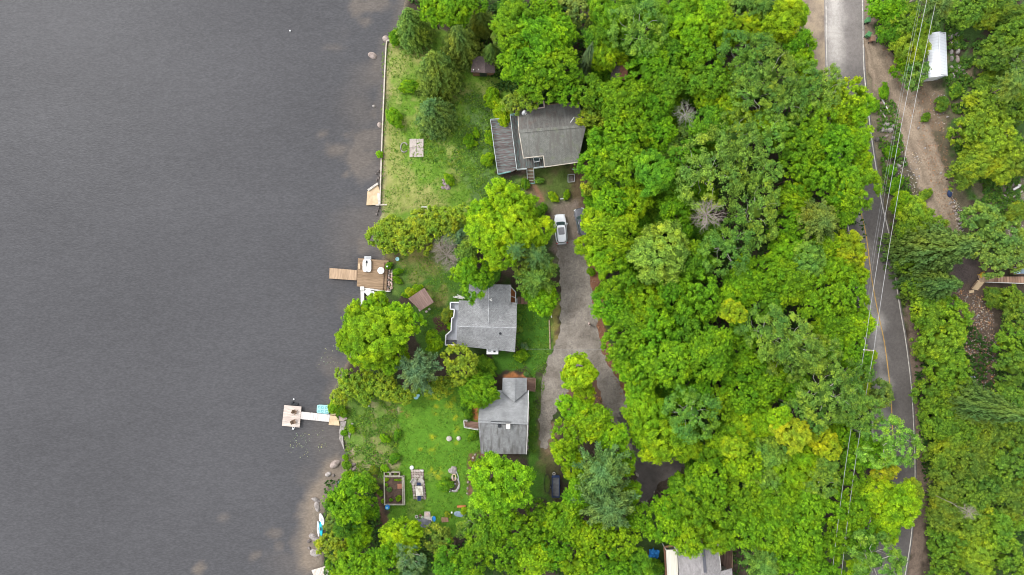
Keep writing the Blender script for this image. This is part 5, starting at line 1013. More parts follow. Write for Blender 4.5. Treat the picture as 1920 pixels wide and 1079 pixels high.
cm = (q[0] + q[3]) / 2; gable_end(h3, q[0], q[3], (cm.x, cm.y, 4.8), M['siding'], 2.75); cm = (q[1] + q[2]) / 2; gable_end(h3, q[1], q[2], (cm.x, cm.y, 4.8), M['siding'], 2.75); cm = (qx[0] + qx[1]) / 2; gable_end(h3, qx[0], qx[1], (cm.x, cm.y, 3.95), M['siding'], 2.75)
edge_trim(h3, [c1[2], c1[3], c2[2]], M['offwhite'], .1, .14); 
mb = MB(); x, y, _ = P(936.3, 799.5, 5.1); mb.box((x, y, 4.95), (.42, .45, .4), 0, 0, .05); mb.build('roof_vent', M['dark'], h3)
ch = MB(); x, y, _ = P(952.8, 800, 5.4); ch.box((x, y, 5.0), (.55, .6, .9)); co = ch.build('chimney', mottled('cream_render', (.45, .36, .28), (.62, .50, .40), 3), h3); mb = MB(); mb.box((x, y, 5.5), (.62, .68, .1)); mb.build('chimney_cap', M['offwhite'], co)
dl = root('wooden_deck', 883, 797, 'small brown deck with pale rail left of the lower cottage', 'deck'); mb = MB(); ppoly(mb, [(869.5, 789), (897, 792), (897, 806.5), (871, 802)], .5, .65); mb.build('deck_boards', M['deckred'], dl); rail(dl, [(896, 806.5), (870.5, 802), (869.3, 789), (876, 790)], .65, .8, M['offwhite'])
dr = root('wooden_deck', 995, 720, 'red brown covered deck at the top right of the lower cottage', 'deck'); mb = MB(); ppoly(mb, [(987.5, 710), (1004, 710.5), (1005, 718), (1003, 735), (987.5, 733)], .6, .8); mb.build('deck_boards', M['deckred'], dr); rail(dr, [(988, 709.5), (1004.5, 710), (1003, 735)], .8, .8, M['wood'])
ww = root('stacked_firewood', 989.8, 808, 'thin row of pale firewood along the right wall of the lower cottage', 'firewood')
mb = MB(); r_ = random.Random(3)
for i in range(34): x, y, _ = P(989 + r_.uniform(1.0, 3) - i * .09, 755 + i * 2.7, .7); mb.box((x, y, .3 + r_.random() * .2), (.32, .14, .6), r_.uniform(-.3, .3))
mb.build('logs', M['pad'], ww)

# bottom house
h4 = root('shingled_house', 1310, 1060, 'house cut by the bottom edge with warm grey roof and cream canopy', 'house'); RB = [(1320, 1022), (1325, 1110)]
_, g1 = roof_part(h4, [(1270, 1025), (1320, 1022.5), (1325, 1110), (1276, 1112)], RB, 4.8, .3, M['r4']); _, g2 = roof_part(h4, [(1320, 1022.5), (1346.5, 1020), (1352, 1069), (1354, 1108), (1325, 1110)], RB, 4.8, .3, M['r4'])
mb = MB(); a, b_ = P(1318.5, 1027, 4.85), P(1322.5, 1074, 4.85); mb.bar(a, b_, .42, .08); mb.build('ridge_cap', plain('dark_ridge', (.10, .10, .115), .1), h4); edge_trim(h4, [g2[1], g2[2]], M['offwhite'], .08, .14)
_, q = walls(h4, [(1271, 1026), (1345, 1022), (1352, 1108), (1276, 1110)], 3.6, M['siding']); wall_windows(h4, q, 2.0, skip=(2,)); mb = MB(); ppoly(mb, [(1319, 1078), (1335, 1076), (1372.5, 1066.5), (1376, 1115), (1319, 1116)], 3.9, 4.1); mb.build('wing_roof', M['r4'], h4)
_, q2 = walls(h4, [(1335, 1080), (1371, 1070), (1374, 1112), (1335, 1112)], 3.9, M['siding'])
cn = root('patio_canopy', 1260, 1055, 'long cream patio canopy left of the bottom house roof', 'canopy'); mb = MB(); ppoly(mb, [(1248.7, 1031.5), (1269.5, 1031), (1273.5, 1115), (1253, 1115)], 2.9, 3.0); mb.build('canopy_sheet', M['canopy'], cn)
for p in ((1250, 1033), (1268.5, 1032.5), (1253, 1100), (1272, 1100)): mb = MB(); x, y = P2(*p, 2.9); mb.box((x, y, 1.45), (.1, .1, 2.9)); mb.build('post', M['white'], cn)
d4 = root('wooden_deck', 1360, 1048, 'dark brown deck right of the bottom house', 'deck'); mb = MB(); ppoly(mb, [(1348, 1026), (1371, 1026), (1373, 1068), (1351, 1070)], 1.0, 1.15); mb.build('deck_boards', planks('dark_deck', (.075, .045, .035), (.13, .085, .065), math.radians(86), .16), d4); rail(d4, [(1349, 1026), (1372, 1026), (1374, 1066)], 1.15, .8, M['wood'])
d5 = root('wooden_deck', 1256, 1050, 'dark deck under the cream canopy with orange-brown edge boards', 'deck'); mb = MB(); ppoly(mb, [(1245.5, 1026), (1272, 1024), (1277, 1115), (1250, 1115)], .8, .95); mb.build('deck_boards', M['deckold2'], d5)
mb = MB(); 
for a, b_ in (((1245.8, 1026), (1251, 1115)), ((1245.8, 1026), (1268, 1022.5))): mb.bar(P(*a, 1.6), P(*b_, 1.6), .25, .2); mb.bar(P(*a, 1.2), P(*b_, 1.2), .06, .6)
mb.build('parapet', mottled('orange_brown_boards', (.26, .13, .08), (.36, .19, .12), 2), d5)
bt = root('tarpaulin', 1225, 1040, 'crumpled bright blue tarpaulin left of the bottom house', 'tarpaulin'); mb = MB(); r_ = random.Random(8)
for a, b_, w in (((1217, 1034), (1236, 1036), .5), ((1218, 1040), (1234, 1046), .5), ((1216, 1043), (1228, 1051), .55), ((1222, 1031), (1231, 1041), .5)):
    A = Vector(P(*a, .5)); B = Vector(P(*b_, .5)); k = 7; vs = []
    n_ = (B - A).orthogonal().normalized()
    for i in range(k + 1):
        for s in (-1, 0, 1): vs.append(A + (B - A) * i / k + Vector((-(B - A).y, (B - A).x, 0)).normalized() * s * w * r_.uniform(.5, 1) + Vector((0, 0, r_.uniform(-.2, .25))))
    mb.add(vs, [(i * 3 + j, i * 3 + j + 1, i * 3 + j + 4, i * 3 + j + 3) for i in range(k) for j in range(2)])
mb.build('crumpled_sheet', M['bluetarp'], bt)

# hut, woodland roof, white shed, pavilion
ht = root('garden_hut', 905, 128, 'little hut with dark gable roof under the spruces', 'hut'); RH = [(909, 104), (909, 137)]
roof_part(ht, [(887, 108), (909, 104), (909, 137), (882.5, 135.5)], RH, 3.2, .55, M['r5']); roof_part(ht, [(909, 104), (928, 108), (928.5, 137), (909, 137)], RH, 3.2, .55, M['r5'])
_, q = walls(ht, [(884, 108), (927, 108), (927, 136), (884, 136)], 2.1, M['siding_brown'], .12); cm = (q[2] + q[3]) / 2; gable_end(ht, q[2], q[3], (cm.x, cm.y, 3.0), M['siding_brown'], 1.98)
mb = MB(); mb.box((cm.x, cm.y - .05, 1.0), (1.1, .1, 1.9)); mb.build('door', M['dark'], ht); mb = MB()
for p in ((888, 131), (898, 131)): x, y, _ = P(*p, 2.6); mb.box((x, y, 2.35), (.16, .16, .7))
mb.build('roof_pipe', M['offwhite'], ht)
hr = root('woodland_hut', 1160, 127, 'peaked red-brown hut roof showing through the upper wood', 'hut'); RR = [(1163, 105), (1161, 150)]
roof_part(hr, [(1147, 108), (1163, 105), (1161, 150), (1145, 150)], RR, 6.5, .5, M['r5']); roof_part(hr, [(1163, 105), (1178, 108), (1176, 150), (1161, 150)], RR, 6.5, .5, M['rred']); walls(hr, [(1148, 109), (1177, 109), (1175, 149), (1147, 149)], 5.8, M['siding_brown'], .1)
sh_ = root('metal_shed', 1750, 110, 'white ribbed metal shed with gable roof beside the stone rows', 'shed'); RS = [(1760, 60.5), (1763.3, 143)]
roof_part(sh_, [(1738.5, 61), (1760, 60.5), (1763.3, 143), (1741, 146)], RS, 3.3, .62, M['metalroof'], th=.05); roof_part(sh_, [(1760, 60.5), (1773.8, 61), (1776.8, 143), (1763.3, 143)], RS, 3.3, .62, M['metalroof'], th=.05)
_, q = walls(sh_, [(1740, 62), (1773, 62), (1776, 142.5), (1742, 145)], 2.5, planks('light_metal_wall', (.46, .48, .54), (.50, .52, .58), math.radians(90), .3, gap=.8), .08)
cm = (q[2] + q[3]) / 2; gable_end(sh_, q[2], q[3], (cm.x, cm.y, 3.2), M['grey'], 2.5); cm = (q[0] + q[1]) / 2; gable_end(sh_, q[0], q[1], (cm.x, cm.y, 3.2), M['grey'], 2.5)
dd = (q[3] - q[2]).normalized(); nn_ = Vector((-dd.y, dd.x)); mid = (q[2] + q[3]) / 2; nn_ = nn_ if nn_.y < 0 else -nn_; mb = MB(); mb.box((mid.x + nn_.x * .03, mid.y + nn_.y * .03, 1.05), (1.5, .06, 2.1), math.atan2(dd.y, dd.x)); mb.build('door', M['white'], sh_)
mb = MB(); mb.bar(P(1760, 60.5, 3.33), P(1763.3, 143, 3.33), .12, .04); mb.build('ridge_cap', M['white'], sh_)
pv = root('pavilion', 789, 562, 'square brown slatted pavilion roof tilted on the middle lawn', 'pavilion'); PV = [(795.5, 540), (813.4, 567), (788.5, 583), (765, 560.5)]
mb = MB(); q_ = [P2(*p, 2.7) for p in PV]; mb.prism(q_, 2.55, 2.7); mb.build('roof', M['pavroof'], pv); c_ = Vector(((q_[0][0] + q_[2][0]) / 2, (q_[0][1] + q_[2][1]) / 2))
for p in q_: mb = MB(); v = Vector(p) + (c_ - Vector(p)) * .12; mb.box((v.x, v.y, 1.27), (.14, .14, 2.54)); mb.build('post', M['wood'], pv)

# ---------------- docks
def posts(parent, pts, z, mat=None):
    for p in pts: mb = MB(); x, y = P2(*p, z); mb.lathe((x, y, -1.4), [(.08, 0), (.08, 1.4 + z - .02)], 8); mb.build('post', mat or M['wood'], parent)
k1 = root('wooden_dock', 700, 515, 'wide brown timber deck at the water edge with rocks behind', 'dock'); mb = MB(); ppoly(mb, [(671.3, 484.4), (728.5, 489), (725, 546), (669, 537)], .2, .38); mb.build('deck_boards', M['deckbrown'], k1)
mb = MB(); mb.bar(P(721, 493, .45), P(718, 545, .45), .08, .2); mb.bar(P(726, 502, .45), P(724.5, 545, .45), .08, .2); mb.build('kerb_board', M['wood'], k1); posts(k1, [(672, 486), (671, 510), (670, 535), (700, 487)], .2)
k2 = root('wooden_pier', 643, 514, 'narrow plank pier jutting left from the brown deck', 'pier'); mb = MB(); ppoly(mb, [(618, 502.8), (669.8, 507), (668.5, 526), (617, 522.5)], .14, .28); mb.build('deck_boards', M['deckpier'], k2); posts(k2, [(619, 504), (618, 521), (643, 505), (642, 524)], .14)
bn = root('bench', 673.5, 499, 'pale narrow bench on the left edge of the brown deck', 'bench', .38); bn.location.z = .38; mb = MB(); pbox(mb, 673.4, 499.5, 3, 10, .74, .8, 2); mb.build('seat', M['tan'], bn)
for p in ((673.4, 496), (673.4, 503)): mb = MB(); x, y = P2(*p, .6); mb.box((x, y, .56), (.2, .06, .36)); mb.build('leg', M['wood'], bn)
jb = root('dinghy', 688, 498, 'small white flat dinghy with black seat lying on the brown deck', 'boat', .38); jb.location.z = .38; x, y, _ = P(688, 498.3, .8)
mb = MB(); mb.stack([(0, -.95, .9, .45), (.16, -1.0, .97, .62), (.36, -1.02, 1.0, .68), (.42, -.98, .96, .64)], 0, 30, 4.5); mb.v = [(v[0] + x, v[1] + y, v[2] + .38) for v in mb.v]; mb.build('hull', M['white'], jb, smooth=False)
mb = MB(); mb.stack([(.80, -.75, .55, .40), (.82, -.72, .52, .37)], 0, 24, 5); mb.v = [(v[0] + x, v[1] + y, v[2]) for v in mb.v]; mb.build('cockpit', M['offwhite'], jb); mb = MB(); mb.box((x - .05, y + .58, .88), (.26, .42, .14), 0, 0, .03); mb.tube([(x - .08, y + .4, .86), (x - .12, y - .1, .86)], .03, 5); mb.box((x, y - .95, .86), (.2, .1, .1)); mb.build('seat', M['dark'], jb)
rp = root('boat_ramp', 689.5, 483.5, 'pale grey ramp plate above the white dinghy', 'ramp'); mb = MB(); ppoly(mb, [(683, 481), (696, 481), (696, 487), (683, 487)], .36, .44); mb.build('plate', M['grey'], rp); mb = MB(); mb.bar(P(684, 482, .5), P(695, 482, .5), .05, .05); mb.build('rail', M['white'], rp)
rt = root('round_table', 714, 507.7, 'round white table on the brown deck', 'table', .38); rt.location.z = .38; x, y, _ = P(714, 507.7, 1.1); mb = MB(); mb.lathe((x, y, 1.06), [(.50, 0), (.52, .02), (.52, .04), (.48, .05)], 28); mb.build('tabletop', M['white'], rt)
mb = MB(); mb.lathe((x, y, .38), [(.2, 0), (.2, .03), (.04, .06), (.04, .68)], 12); mb.build('pedestal', M['white'], rt)
sw = root('seawall', 680, 545, 'white seawall and corner post below the brown deck', 'seawall'); mb = MB(); pbox(mb, 678.8, 541, 7.5, 7, -.8, .45); mb.build('corner_block', M['offwhite'], sw); mb = MB(); ppoly(mb, [(676, 544), (682.5, 544), (682, 575), (676.5, 575)], -.8, .25); mb.build('wall', M['offwhite'], sw)
mb = MB(); ppoly(mb, [(682, 540), (732, 545.5), (731.5, 548), (682, 543)], -.5, .35); mb.build('cap', M['offwhite'], sw)
cv = root('covered_chairs', 692, 549, 'heap of white covered chairs below the brown deck', 'chairs'); mb = MB()
for a, b_, w, h_, z, rr in ((689, 547, .45, .4, .5, .2), (693, 549.5, .55, .42, .55, -.5), (697, 551, .5, .3, .4, -.7), (690, 551.5, .35, .35, .35, .3)): x, y, _ = P(a, b_, z); mb.blob((x, y, z * .5), (w, h_, z * .55), int(a), 2, .45, rr)
mb.build('cover', M['white'], cv)
bd = root('birdbath', 745, 486, 'pale aqua round birdbath beyond the brown deck', 'birdbath'); x, y, _ = P(745, 486, .7); mb = MB(); mb.lathe((x, y, .62), [(.1, -.05), (.28, .02), (.3, .1), (.24, .1), (.18, .05)], 20); mb.build('bowl', M['aqua'], bd); mb = MB(); mb.lathe((x, y, 0), [(.16, 0), (.08, .08), (.06, .58)], 12); mb.build('pedestal', M['concrete'], bd)
lp = root('garden_lamp', 726, 500, 'small white globe lamp at the corner of the brown deck', 'lamp'); x, y, _ = P(726, 500, 1.0); mb = MB(); mb.blob((x, y, 1.0), (.14, .14, .14), 1, 2, 0); mb.build('globe', M['white'], lp, smooth=True); mb = MB(); mb.tube([(x, y, 0), (x, y, .9)], .03, 6); mb.build('post', M['dark'], lp)
# lower dock
k3 = root('wooden_dock', 547, 781, 'square silvered swimming platform at the end of the walkway', 'dock'); mb = MB(); ppoly(mb, [(533, 760), (565, 763), (561.5, 802), (528.5, 798.5)], .1, .28); mb.build('deck_boards', M['deckgrey'], k3); posts(k3, [(533, 762), (563, 764), (560, 800), (530, 797)], .1)
mb = MB(); 
for a in ((552, 801), (549, 801)): mb.tube([P(a[0], a[1], .5), P(a[0] - 1, a[1] + 4, .3), P(a[0] - 1.5, a[1] + 6, -.8)], .04, 6)
for i in range(3): mb.bar(P(550.5, 804 + i * .8, .1 - i * .2), P(547.8, 804 + i * .8, .1 - i * .2), .08, .05)
mb.build('ladder', M['white'], k3)
k4 = root('wooden_walkway', 591, 782, 'pale walkway linking the platform to the tan landing', 'walkway'); mb = MB(); ppoly(mb, [(564, 772.4), (619, 778), (616.4, 791.5), (562.5, 786)], .06, .22); mb.build('deck_boards', M['deckwalk'], k4); posts(k4, [(590, 776), (589, 788), (615, 779), (614, 790)], .06)
k5 = root('stone_landing', 627, 788, 'tan stone landing at the shore end of the pale walkway', 'landing'); mb = MB(); ppoly(mb, [(616, 797), (636.5, 798.5), (635, 788), (630, 781), (619, 779)], -.6, .2); mb.build('slab', M['tan'], k5); mb = MB(); ppoly(mb, [(619, 777.5), (624, 766), (630, 777), (628, 779.5)], -.6, .26); mb.build('slab', M['tan'], k5)
mb = MB(); ppoly(mb, [(635, 781), (650, 783.5), (651, 786), (643, 790), (636, 790)], -.3, .3); mb.build('slab', M['pinkrock'], k5)
def chair(px, py, rz, lab, mat, z0, group=None, sc=1.0, name='deck_chair'):
    x, y, _ = P(px, py, z0 + .4); c = thing(name, (x, y, z0), lab, 'chair', group, rz)
    mb = MB(); mb.box((0, 0, .38), (.55 * sc, .5 * sc, .05), 0, 0, .02); mb.build('seat', mat, c, local=True)
    mb = MB(); mb.box((0, .3 * sc, .68), (.55 * sc, .05, .6), 0, 0, 0, ('X', -.3)); mb.build('backrest', mat, c, local=True)
    for s in (-1, 1):
        mb = MB(); mb.box((s * .3 * sc, 0, .6), (.07, .55 * sc, .04)); mb.build('armrest', mat, c, local=True)
        for t in (-.2, .22): mb = MB(); mb.box((s * .25 * sc, t * sc, .18), (.05, .05, .36)); mb.build('leg', mat, c, local=True)
    return c
chair(553, 773, 1.2, 'brown deck chair, upper of the two on the swimming platform', M['wood'], .28, 'chairs on the platform'); chair(551.3, 791, 1.9, 'brown deck chair, lower of the two on the swimming platform', M['wood'], .28, 'chairs on the platform')
fl = root('floating_mat', 551, 757, 'black float moored at the upper edge of the swimming platform', 'float'); mb = MB(); x, y, _ = P(552, 758, 0); mb.box((x, y, -.18), (1.1, .32, .25), -.1, 0, .05); x, y, _ = P(548, 755.5, 0); mb.box((x, y, -.1), (.3, .3, .35), .3, 0, .05); mb.build('float_body', M['dark'], fl)
by = root('mooring_buoy', 551, 749, 'tiny white buoy above the swimming platform', 'buoy'); x, y, _ = P(551, 749, -.2); mb = MB(); mb.blob((x, y, -.2), (.13, .13, .13), 2, 2, 0); mb.build('ball', M['white'], by, smooth=True)
by = root('mooring_buoy', 544, 58, 'tiny white buoy far out on the upper lake', 'buoy'); x, y, _ = P(544, 58, -.2); mb = MB(); mb.blob((x, y, -.2), (.13, .13, .13), 2, 2, 0); mb.build('ball', M['white'], by, smooth=True)
pb = root('pedal_boat', 606, 768, 'turquoise pedal boat with moulded seats tied beside the walkway', 'boat', 0); x, y, _ = P(606, 768, .2); mb = MB(); mb.stack([(-.45, -.6, .6, .9), (-.1, -.66, .66, .99), (.12, -.68, .68, 1.02), (.2, -.62, .62, .96)], 0, 32, 6); R_ = Matrix.Rotation(-.06, 3, 'Z'); mb.v = [tuple(R_ @ Vector(v) + Vector((x, y, 0))) for v in mb.v]; mb.build('hull', M['aqua'], pb)
for (dx, dy, w, h_, mt) in ((.55, .3, .5, .42, 'aqua2'), (.55, -.3, .5, .42, 'aqua2'), (-.15, .3, .4, .4, 'aqua2'), (-.15, -.3, .4, .4, 'aqua2'), (-.68, .3, .34, .36, 'aqua2'), (-.68, -.3, .34, .36, 'aqua2')):
    mb = MB(); p = R_ @ Vector((dx, dy, .2)) + Vector((x, y, 0)); mb.box(p, (w, h_, .07), -.06, 0, .03); so_ = mb.build('seat', M[mt], pb); mb = MB(); mb.box(p + Vector((.08, 0, .05)), (w * .55, h_ * .5, .03), -.06, 0, .01); mb.build('cushion', M['aqua'], so_)
# bottom dock, kayaks
k6 = root('wooden_dock', 605, 1072, 'cream plank dock cut by the bottom edge', 'dock'); mb = MB(); ppoly(mb, [(584, 1070), (609.5, 1062.5), (632, 1095), (600, 1110)], .1, .28); mb.build('deck_boards', M['deckcream'], k6); posts(k6, [(586, 1071), (609, 1064)], .1)
def kayak(a, b_, w, mat, lab, z=.12, name='kayak'):
    A, B = Vector(P(*a, z + .3)), Vector(P(*b_, z + .3)); L = (B - A).length; c = (A + B) / 2; c.z = 0; k = thing(name, (c.x, c.y, z), lab, 'boat', 'boats on the beach', math.atan2(B.y - A.y, B.x - A.x) - math.pi / 2)
    mb = MB(); mb.stack([(0, -L * .42, L * .42, w * .25), (.12, -L * .48, L * .48, w * .45), (.26, -L * .5, L * .5, w * .5), (.34, -L * .47, L * .47, w * .36)], 0, 28, 1.7); mb.build('hull', mat, k, local=True)
    mb = MB(); mb.stack([(.345, -L * .12, L * .12, w * .22), (.38, -L * .11, L * .11, w * .2)], 0, 20, 2); ck = mb.build('cockpit_rim', M['dark'] if mat is not M['white'] else M['grey'], k, local=True); return k
kayak((600, 963), (606, 986), .75, M['white'], 'upper white hull half hidden under the trees on the beach', name='rowing_boat'); kayak((596, 977), (597.5, 1007), .42, M['white'], 'slim white kayak nearest the water'); kayak((601, 977), (602.5, 1007), .55, M['teal'], 'turquoise kayak between the two white hulls')
bx = root('storage_box', 636, 907, 'small blue box at the sandy shore above the kayaks', 'box'); mb = MB(); pbox(mb, 636.5, 907, 7, 6, 0, .5, -15, 0, .04); mb.build('body', M['blue'], bx); mb = MB(); pbox(mb, 636.5, 907, 7.4, 6.4, .5, .56, -15); mb.build('lid', M['tarp'], bx)
# retaining wall and corner
rw = root('retaining_wall', 719, 230, 'long white retaining wall between the lake and upper lawn', 'wall'); mb = MB(); wl = [(726, 77), (724.5, 90), (722.5, 130), (719.5, 200), (717, 260), (715, 320), (713, 386)]
for a, b_ in zip(wl, wl[1:]): mb.bar(P(*a, -.25), P(*b_, -.25), .19, .8)
mb.bar(P(726, 78, -.2), P(743, 75, -.2), .24, .8); mb.bar(P(705, 385, -.2), P(726, 384.5, -.2), .2, .7); mb.build('wall_body', M['wallold'], rw)
pd = root('shore_pad', 700, 366, 'angular tan concrete pad built out from the retaining wall', 'pad'); mb = MB(); ppoly(mb, [(689, 359), (708, 346), (713, 362), (713, 384), (687, 385)], -.9, .1); mb.build('slab', M['tan'], pd); mb = MB(); mb.bar(P(690, 357.5, .2), P(708.5, 344.5, .2), .3, .35); mb.build('kerb', M['concrete'], pd); mb = MB(); ppoly(mb, [(707, 362), (713, 362), (713, 384), (709, 384)], .1, .16); mb.build('step', M['concrete'], pd)

# ---------------- rocks
def rock(px, py, rx, ry, rot, mat, lab, z=0.0, hgt=.45, amp=.3, group='rocks and boulders', name='rock', flat=None):
    x, y, _ = P(px, py, z + hgt * .6); o_ = MB().blob((x, y, z), (rx / 12, ry / 12, hgt), int(px * 3 + py), 3, amp, math.radians(rot), flat=flat).build(name, M[mat]); tag(o_, lab, 'rock', group); return o_
rock(697, 103, 10.5, 6, -25, 'pinkrock', 'lone pinkish boulder in the water off the upper retaining wall', -.35, .5); rock(724, 72, 6, 5, 10, 'pinkrock', 'pink rock at the top corner of the retaining wall', -.2, .5); rock(734, 64, 4, 3, 0, 'rock', 'grey stone just above the retaining wall corner', -.2, .4)
rock(712, 234, 4, 6, 20, 'pinkrock', 'brownish rock against the retaining wall in the water', -.35, .4); rock(701, 199, 3, 2.5, 0, 'rock', 'small stone poking out of the water left of the lone shrub', -.35, .3)
rock(628, 871, 10, 6.5, 28, 'pinkrock', 'large pale boulder off the lower sandy shore', -.35, .6, .2); rock(615, 890, 6, 4.8, 0, 'rock', 'dark ringed boulder below the large pale one', -.35, .45, .2); rock(625, 892, 2.6, 3, 0, 'darkrock', 'small dark stone beside the ringed boulder', -.35, .35)
rock(590, 938, 8, 4, -20, 'rock', 'pale slab at the top of the kayak beach', -.15, .35, .3); rock(594, 950, 5, 10, 12, 'rock', 'long slab leading down to the kayak beach', -.1, .3, .3); rock(588, 1008, 10, 6, -30, 'rock', 'grey boulder below the kayaks', -.2, .45, .35); rock(592, 1036, 10, 7, -10, 'rock', 'flat grey boulder above the bottom dock', -.2, .4, .35); rock(580, 1015, 4, 3, 20, 'darkrock', 'dark stone left of the boulder below the kayaks', -.3, .3); rock(579, 1029, 3, 4, 40, 'darkrock', 'dark stone in the shallows above the bottom dock', -.3, .3)
for a, b_, r1, r2, l in ((660, 873, 6, 4, 'uppermost of the pinkish rocks beside the sandy bank'), (665, 879, 5, 4, 'lowest of the pinkish rocks beside the sandy bank'), (656, 879, 4, 4, 'leftmost of the pinkish rocks beside the sandy bank')): rock(a, b_, r1, r2, 20, 'pinkrock', l, 0, .35)
sl1 = root('rock_slab', 642, 815, 'long grey bedrock slab running down from the tan landing', 'rock'); mb = MB(); ppoly(mb, [(638, 791), (649, 790), (646, 806), (643, 822), (644, 835), (646, 846), (640, 832), (636, 824), (636, 808), (638, 800)], -.9, .22); mb.build('slab', M['rock'], sl1)
sl2 = root('rock_slab', 657, 806, 'thin pale bedrock strip right of the long slab', 'rock'); mb = MB(); ppoly(mb, [(660, 792), (663, 794), (659, 804), (657, 815), (655, 823), (652.5, 818), (653, 806)], -.3, .16); mb.build('slab', M['rock'], sl2)
r_ = random.Random(21); nth = ['first', 'second', 'third', 'fourth', 'fifth', 'sixth', 'seventh', 'eighth', 'ninth', 'tenth', 'eleventh', 'twelfth', 'thirteenth', 'fourteenth', 'fifteenth', 'sixteenth']
for i in range(13):
    for j in range(2): rock(730.5 + j * 5 - i * .25 + r_.uniform(-1, 1), 507 + i * 3.1 + r_.uniform(-1, 1), r_.uniform(2.2, 3.4), r_.uniform(1.5, 2.4), r_.uniform(0, 180), r_.choice(['deckrock', 'deckrock', 'rock']), f'{nth[i]} stone from the top in the {"left" if j == 0 else "right"} column of rocks behind the brown deck', 0, r_.uniform(.3, .45), .35, 'rocks behind the brown deck')
for i in range(9): rock(711 - i % 3 * 2.5 + r_.uniform(-1, 1), 318 + i * 4 if i < 6 else 390 + (i - 6) * 6, 2.4, 2, r_.uniform(0, 180), 'darkrock', f'{nth[i]} stone from the top along the foot of the retaining wall', -.3, .35, .3, 'stones at the foot of the retaining wall')
for i, (a, b_, rx, ry, mt) in enumerate(((1662, 233, 6.5, 4.5, 'rock'), (1656, 243, 4.5, 5, 'rock'), (1661, 243, 4, 4.5, 'rock'), (1669, 244, 5.5, 5.5, 'rock'), (1673, 236, 4, 3, 'rock'), (1646, 262, 4.5, 5, 'darkrock'), (1676, 258, 3, 4, 'darkrock'), (1686, 312, 5, 4, 'rock'), (1693, 305, 3.5, 3, 'rock'), (1679, 316, 3.5, 3, 'rock'), (1664, 255, 4, 2.5, 'pinkrock'))):
    rock(a, b_, rx, ry, 20 * i, mt, f'{nth[i]} from the top-left in the boulder pile between road and track', 0, .55, .22, 'boulders between road and track')
for i, (a, b_, rx, ry, rt_) in enumerate(((1784, 67, 5, 6, 0), (1785, 83, 3.5, 6.5, 0), (1786, 96, 3.5, 5, 0), (1786, 110, 3, 5.5, 5), (1785, 129, 4, 5, 20), (1789, 141, 3.5, 5.5, 5), (1796, 65, 4.5, 4, 0), (1795.5, 80, 4, 6.5, 0), (1797, 96, 3.5, 6, 0), (1797, 110, 3.5, 7, 0), (1799, 126, 4, 5, 30), (1794, 133, 4, 3, -30), (1805, 131, 4, 3, 20), (1810, 138, 4, 3, -10))):
    rock(a, b_, rx, ry, rt_, 'pinkrock' if i in (1, 9, 11, 12, 13) else 'rock', f'{nth[i if i < 6 else i - 6]} stone from the top in the {"left" if i < 6 else "right"} row beside the white shed', 0, .4, .25, 'stones beside the white shed')
for i, (a, b_) in enumerate(((1740, 213), (1737, 221), (1778, 219), (1722, 240), (1735, 278), (1764, 325))): rock(a, b_, 2.4, 2, 30, 'rock', ['pale stone above its twin right of the dirt track', 'pale stone below its twin right of the dirt track', 'stone at the foot of the broad bright tree', 'white stone on the edge of the dirt track', 'flat pale stones lying on the dirt track', 'stone near the lower right edge of the dirt track'][i], 0, .2, .3)
r_ = random.Random(4); DEB = [(1779, 350), (1786, 372), (1783, 381), (1788, 388), (1790, 395), (1794, 402), (1797, 412), (1800, 420), (1801, 428), (1786, 362), (1780, 360), (1878, 352), (1888, 362), (1905, 352), (1912, 362), (1900, 345), (1892, 338)]
for i, (a, b_) in enumerate(DEB): rock(a, b_, r_.uniform(2, 3.6), r_.uniform(1.5, 2.8), r_.uniform(0, 180), r_.choice(['rock', 'pinkrock', 'rock']), f'{nth[i % 11]} stone counting down the rubble {"at the right end of the dirt track" if i < 11 else "by the right picture edge"}', 0, .3, .4, 'rubble')
sb = root('sandbag', 1783, 362, 'dark sack dumped at the right edge of the dirt track end', 'sack'); mb = MB(); x, y, _ = P(1781, 364, .3); mb.blob((x, y, .2), (.35, .6, .35), 5, 3, .3, .2); mb.build('sack', M['navy'], sb)
wb = root('debris_sheet', 1908, 352, 'torn white sheet near the right picture edge', 'sheet'); mb = MB(); mb.bar(P(1900, 356, .35), P(1911, 350, .45), .3, .1); mb.bar(P(1909, 346, .4), P(1914, 349, .4), .3, .1); mb.build('sheet', M['offwhite'], wb)
for i, (a, b_, c_, d_, l) in enumerate(((1880, 365, 1892, 371, 'pale plank lying below the torn white sheet'), (1896, 372, 1918, 358, 'long tan plank left of the rubble at the right edge'), (1653, 185, 1668, 212, 'fallen pale branch beside the dirt track'), (1650, 206, 1664, 226, 'fallen grey branch above the boulder pile'))):
    mb = MB(); mb.bar(P(a, b_, .15), P(c_, d_, .2), .16, .1); o_ = mb.build('plank' if i < 2 else 'fallen_branch', M['offwhite'] if i == 2 else M['pad']); tag(o_, l, 'plank' if i < 2 else 'branch')

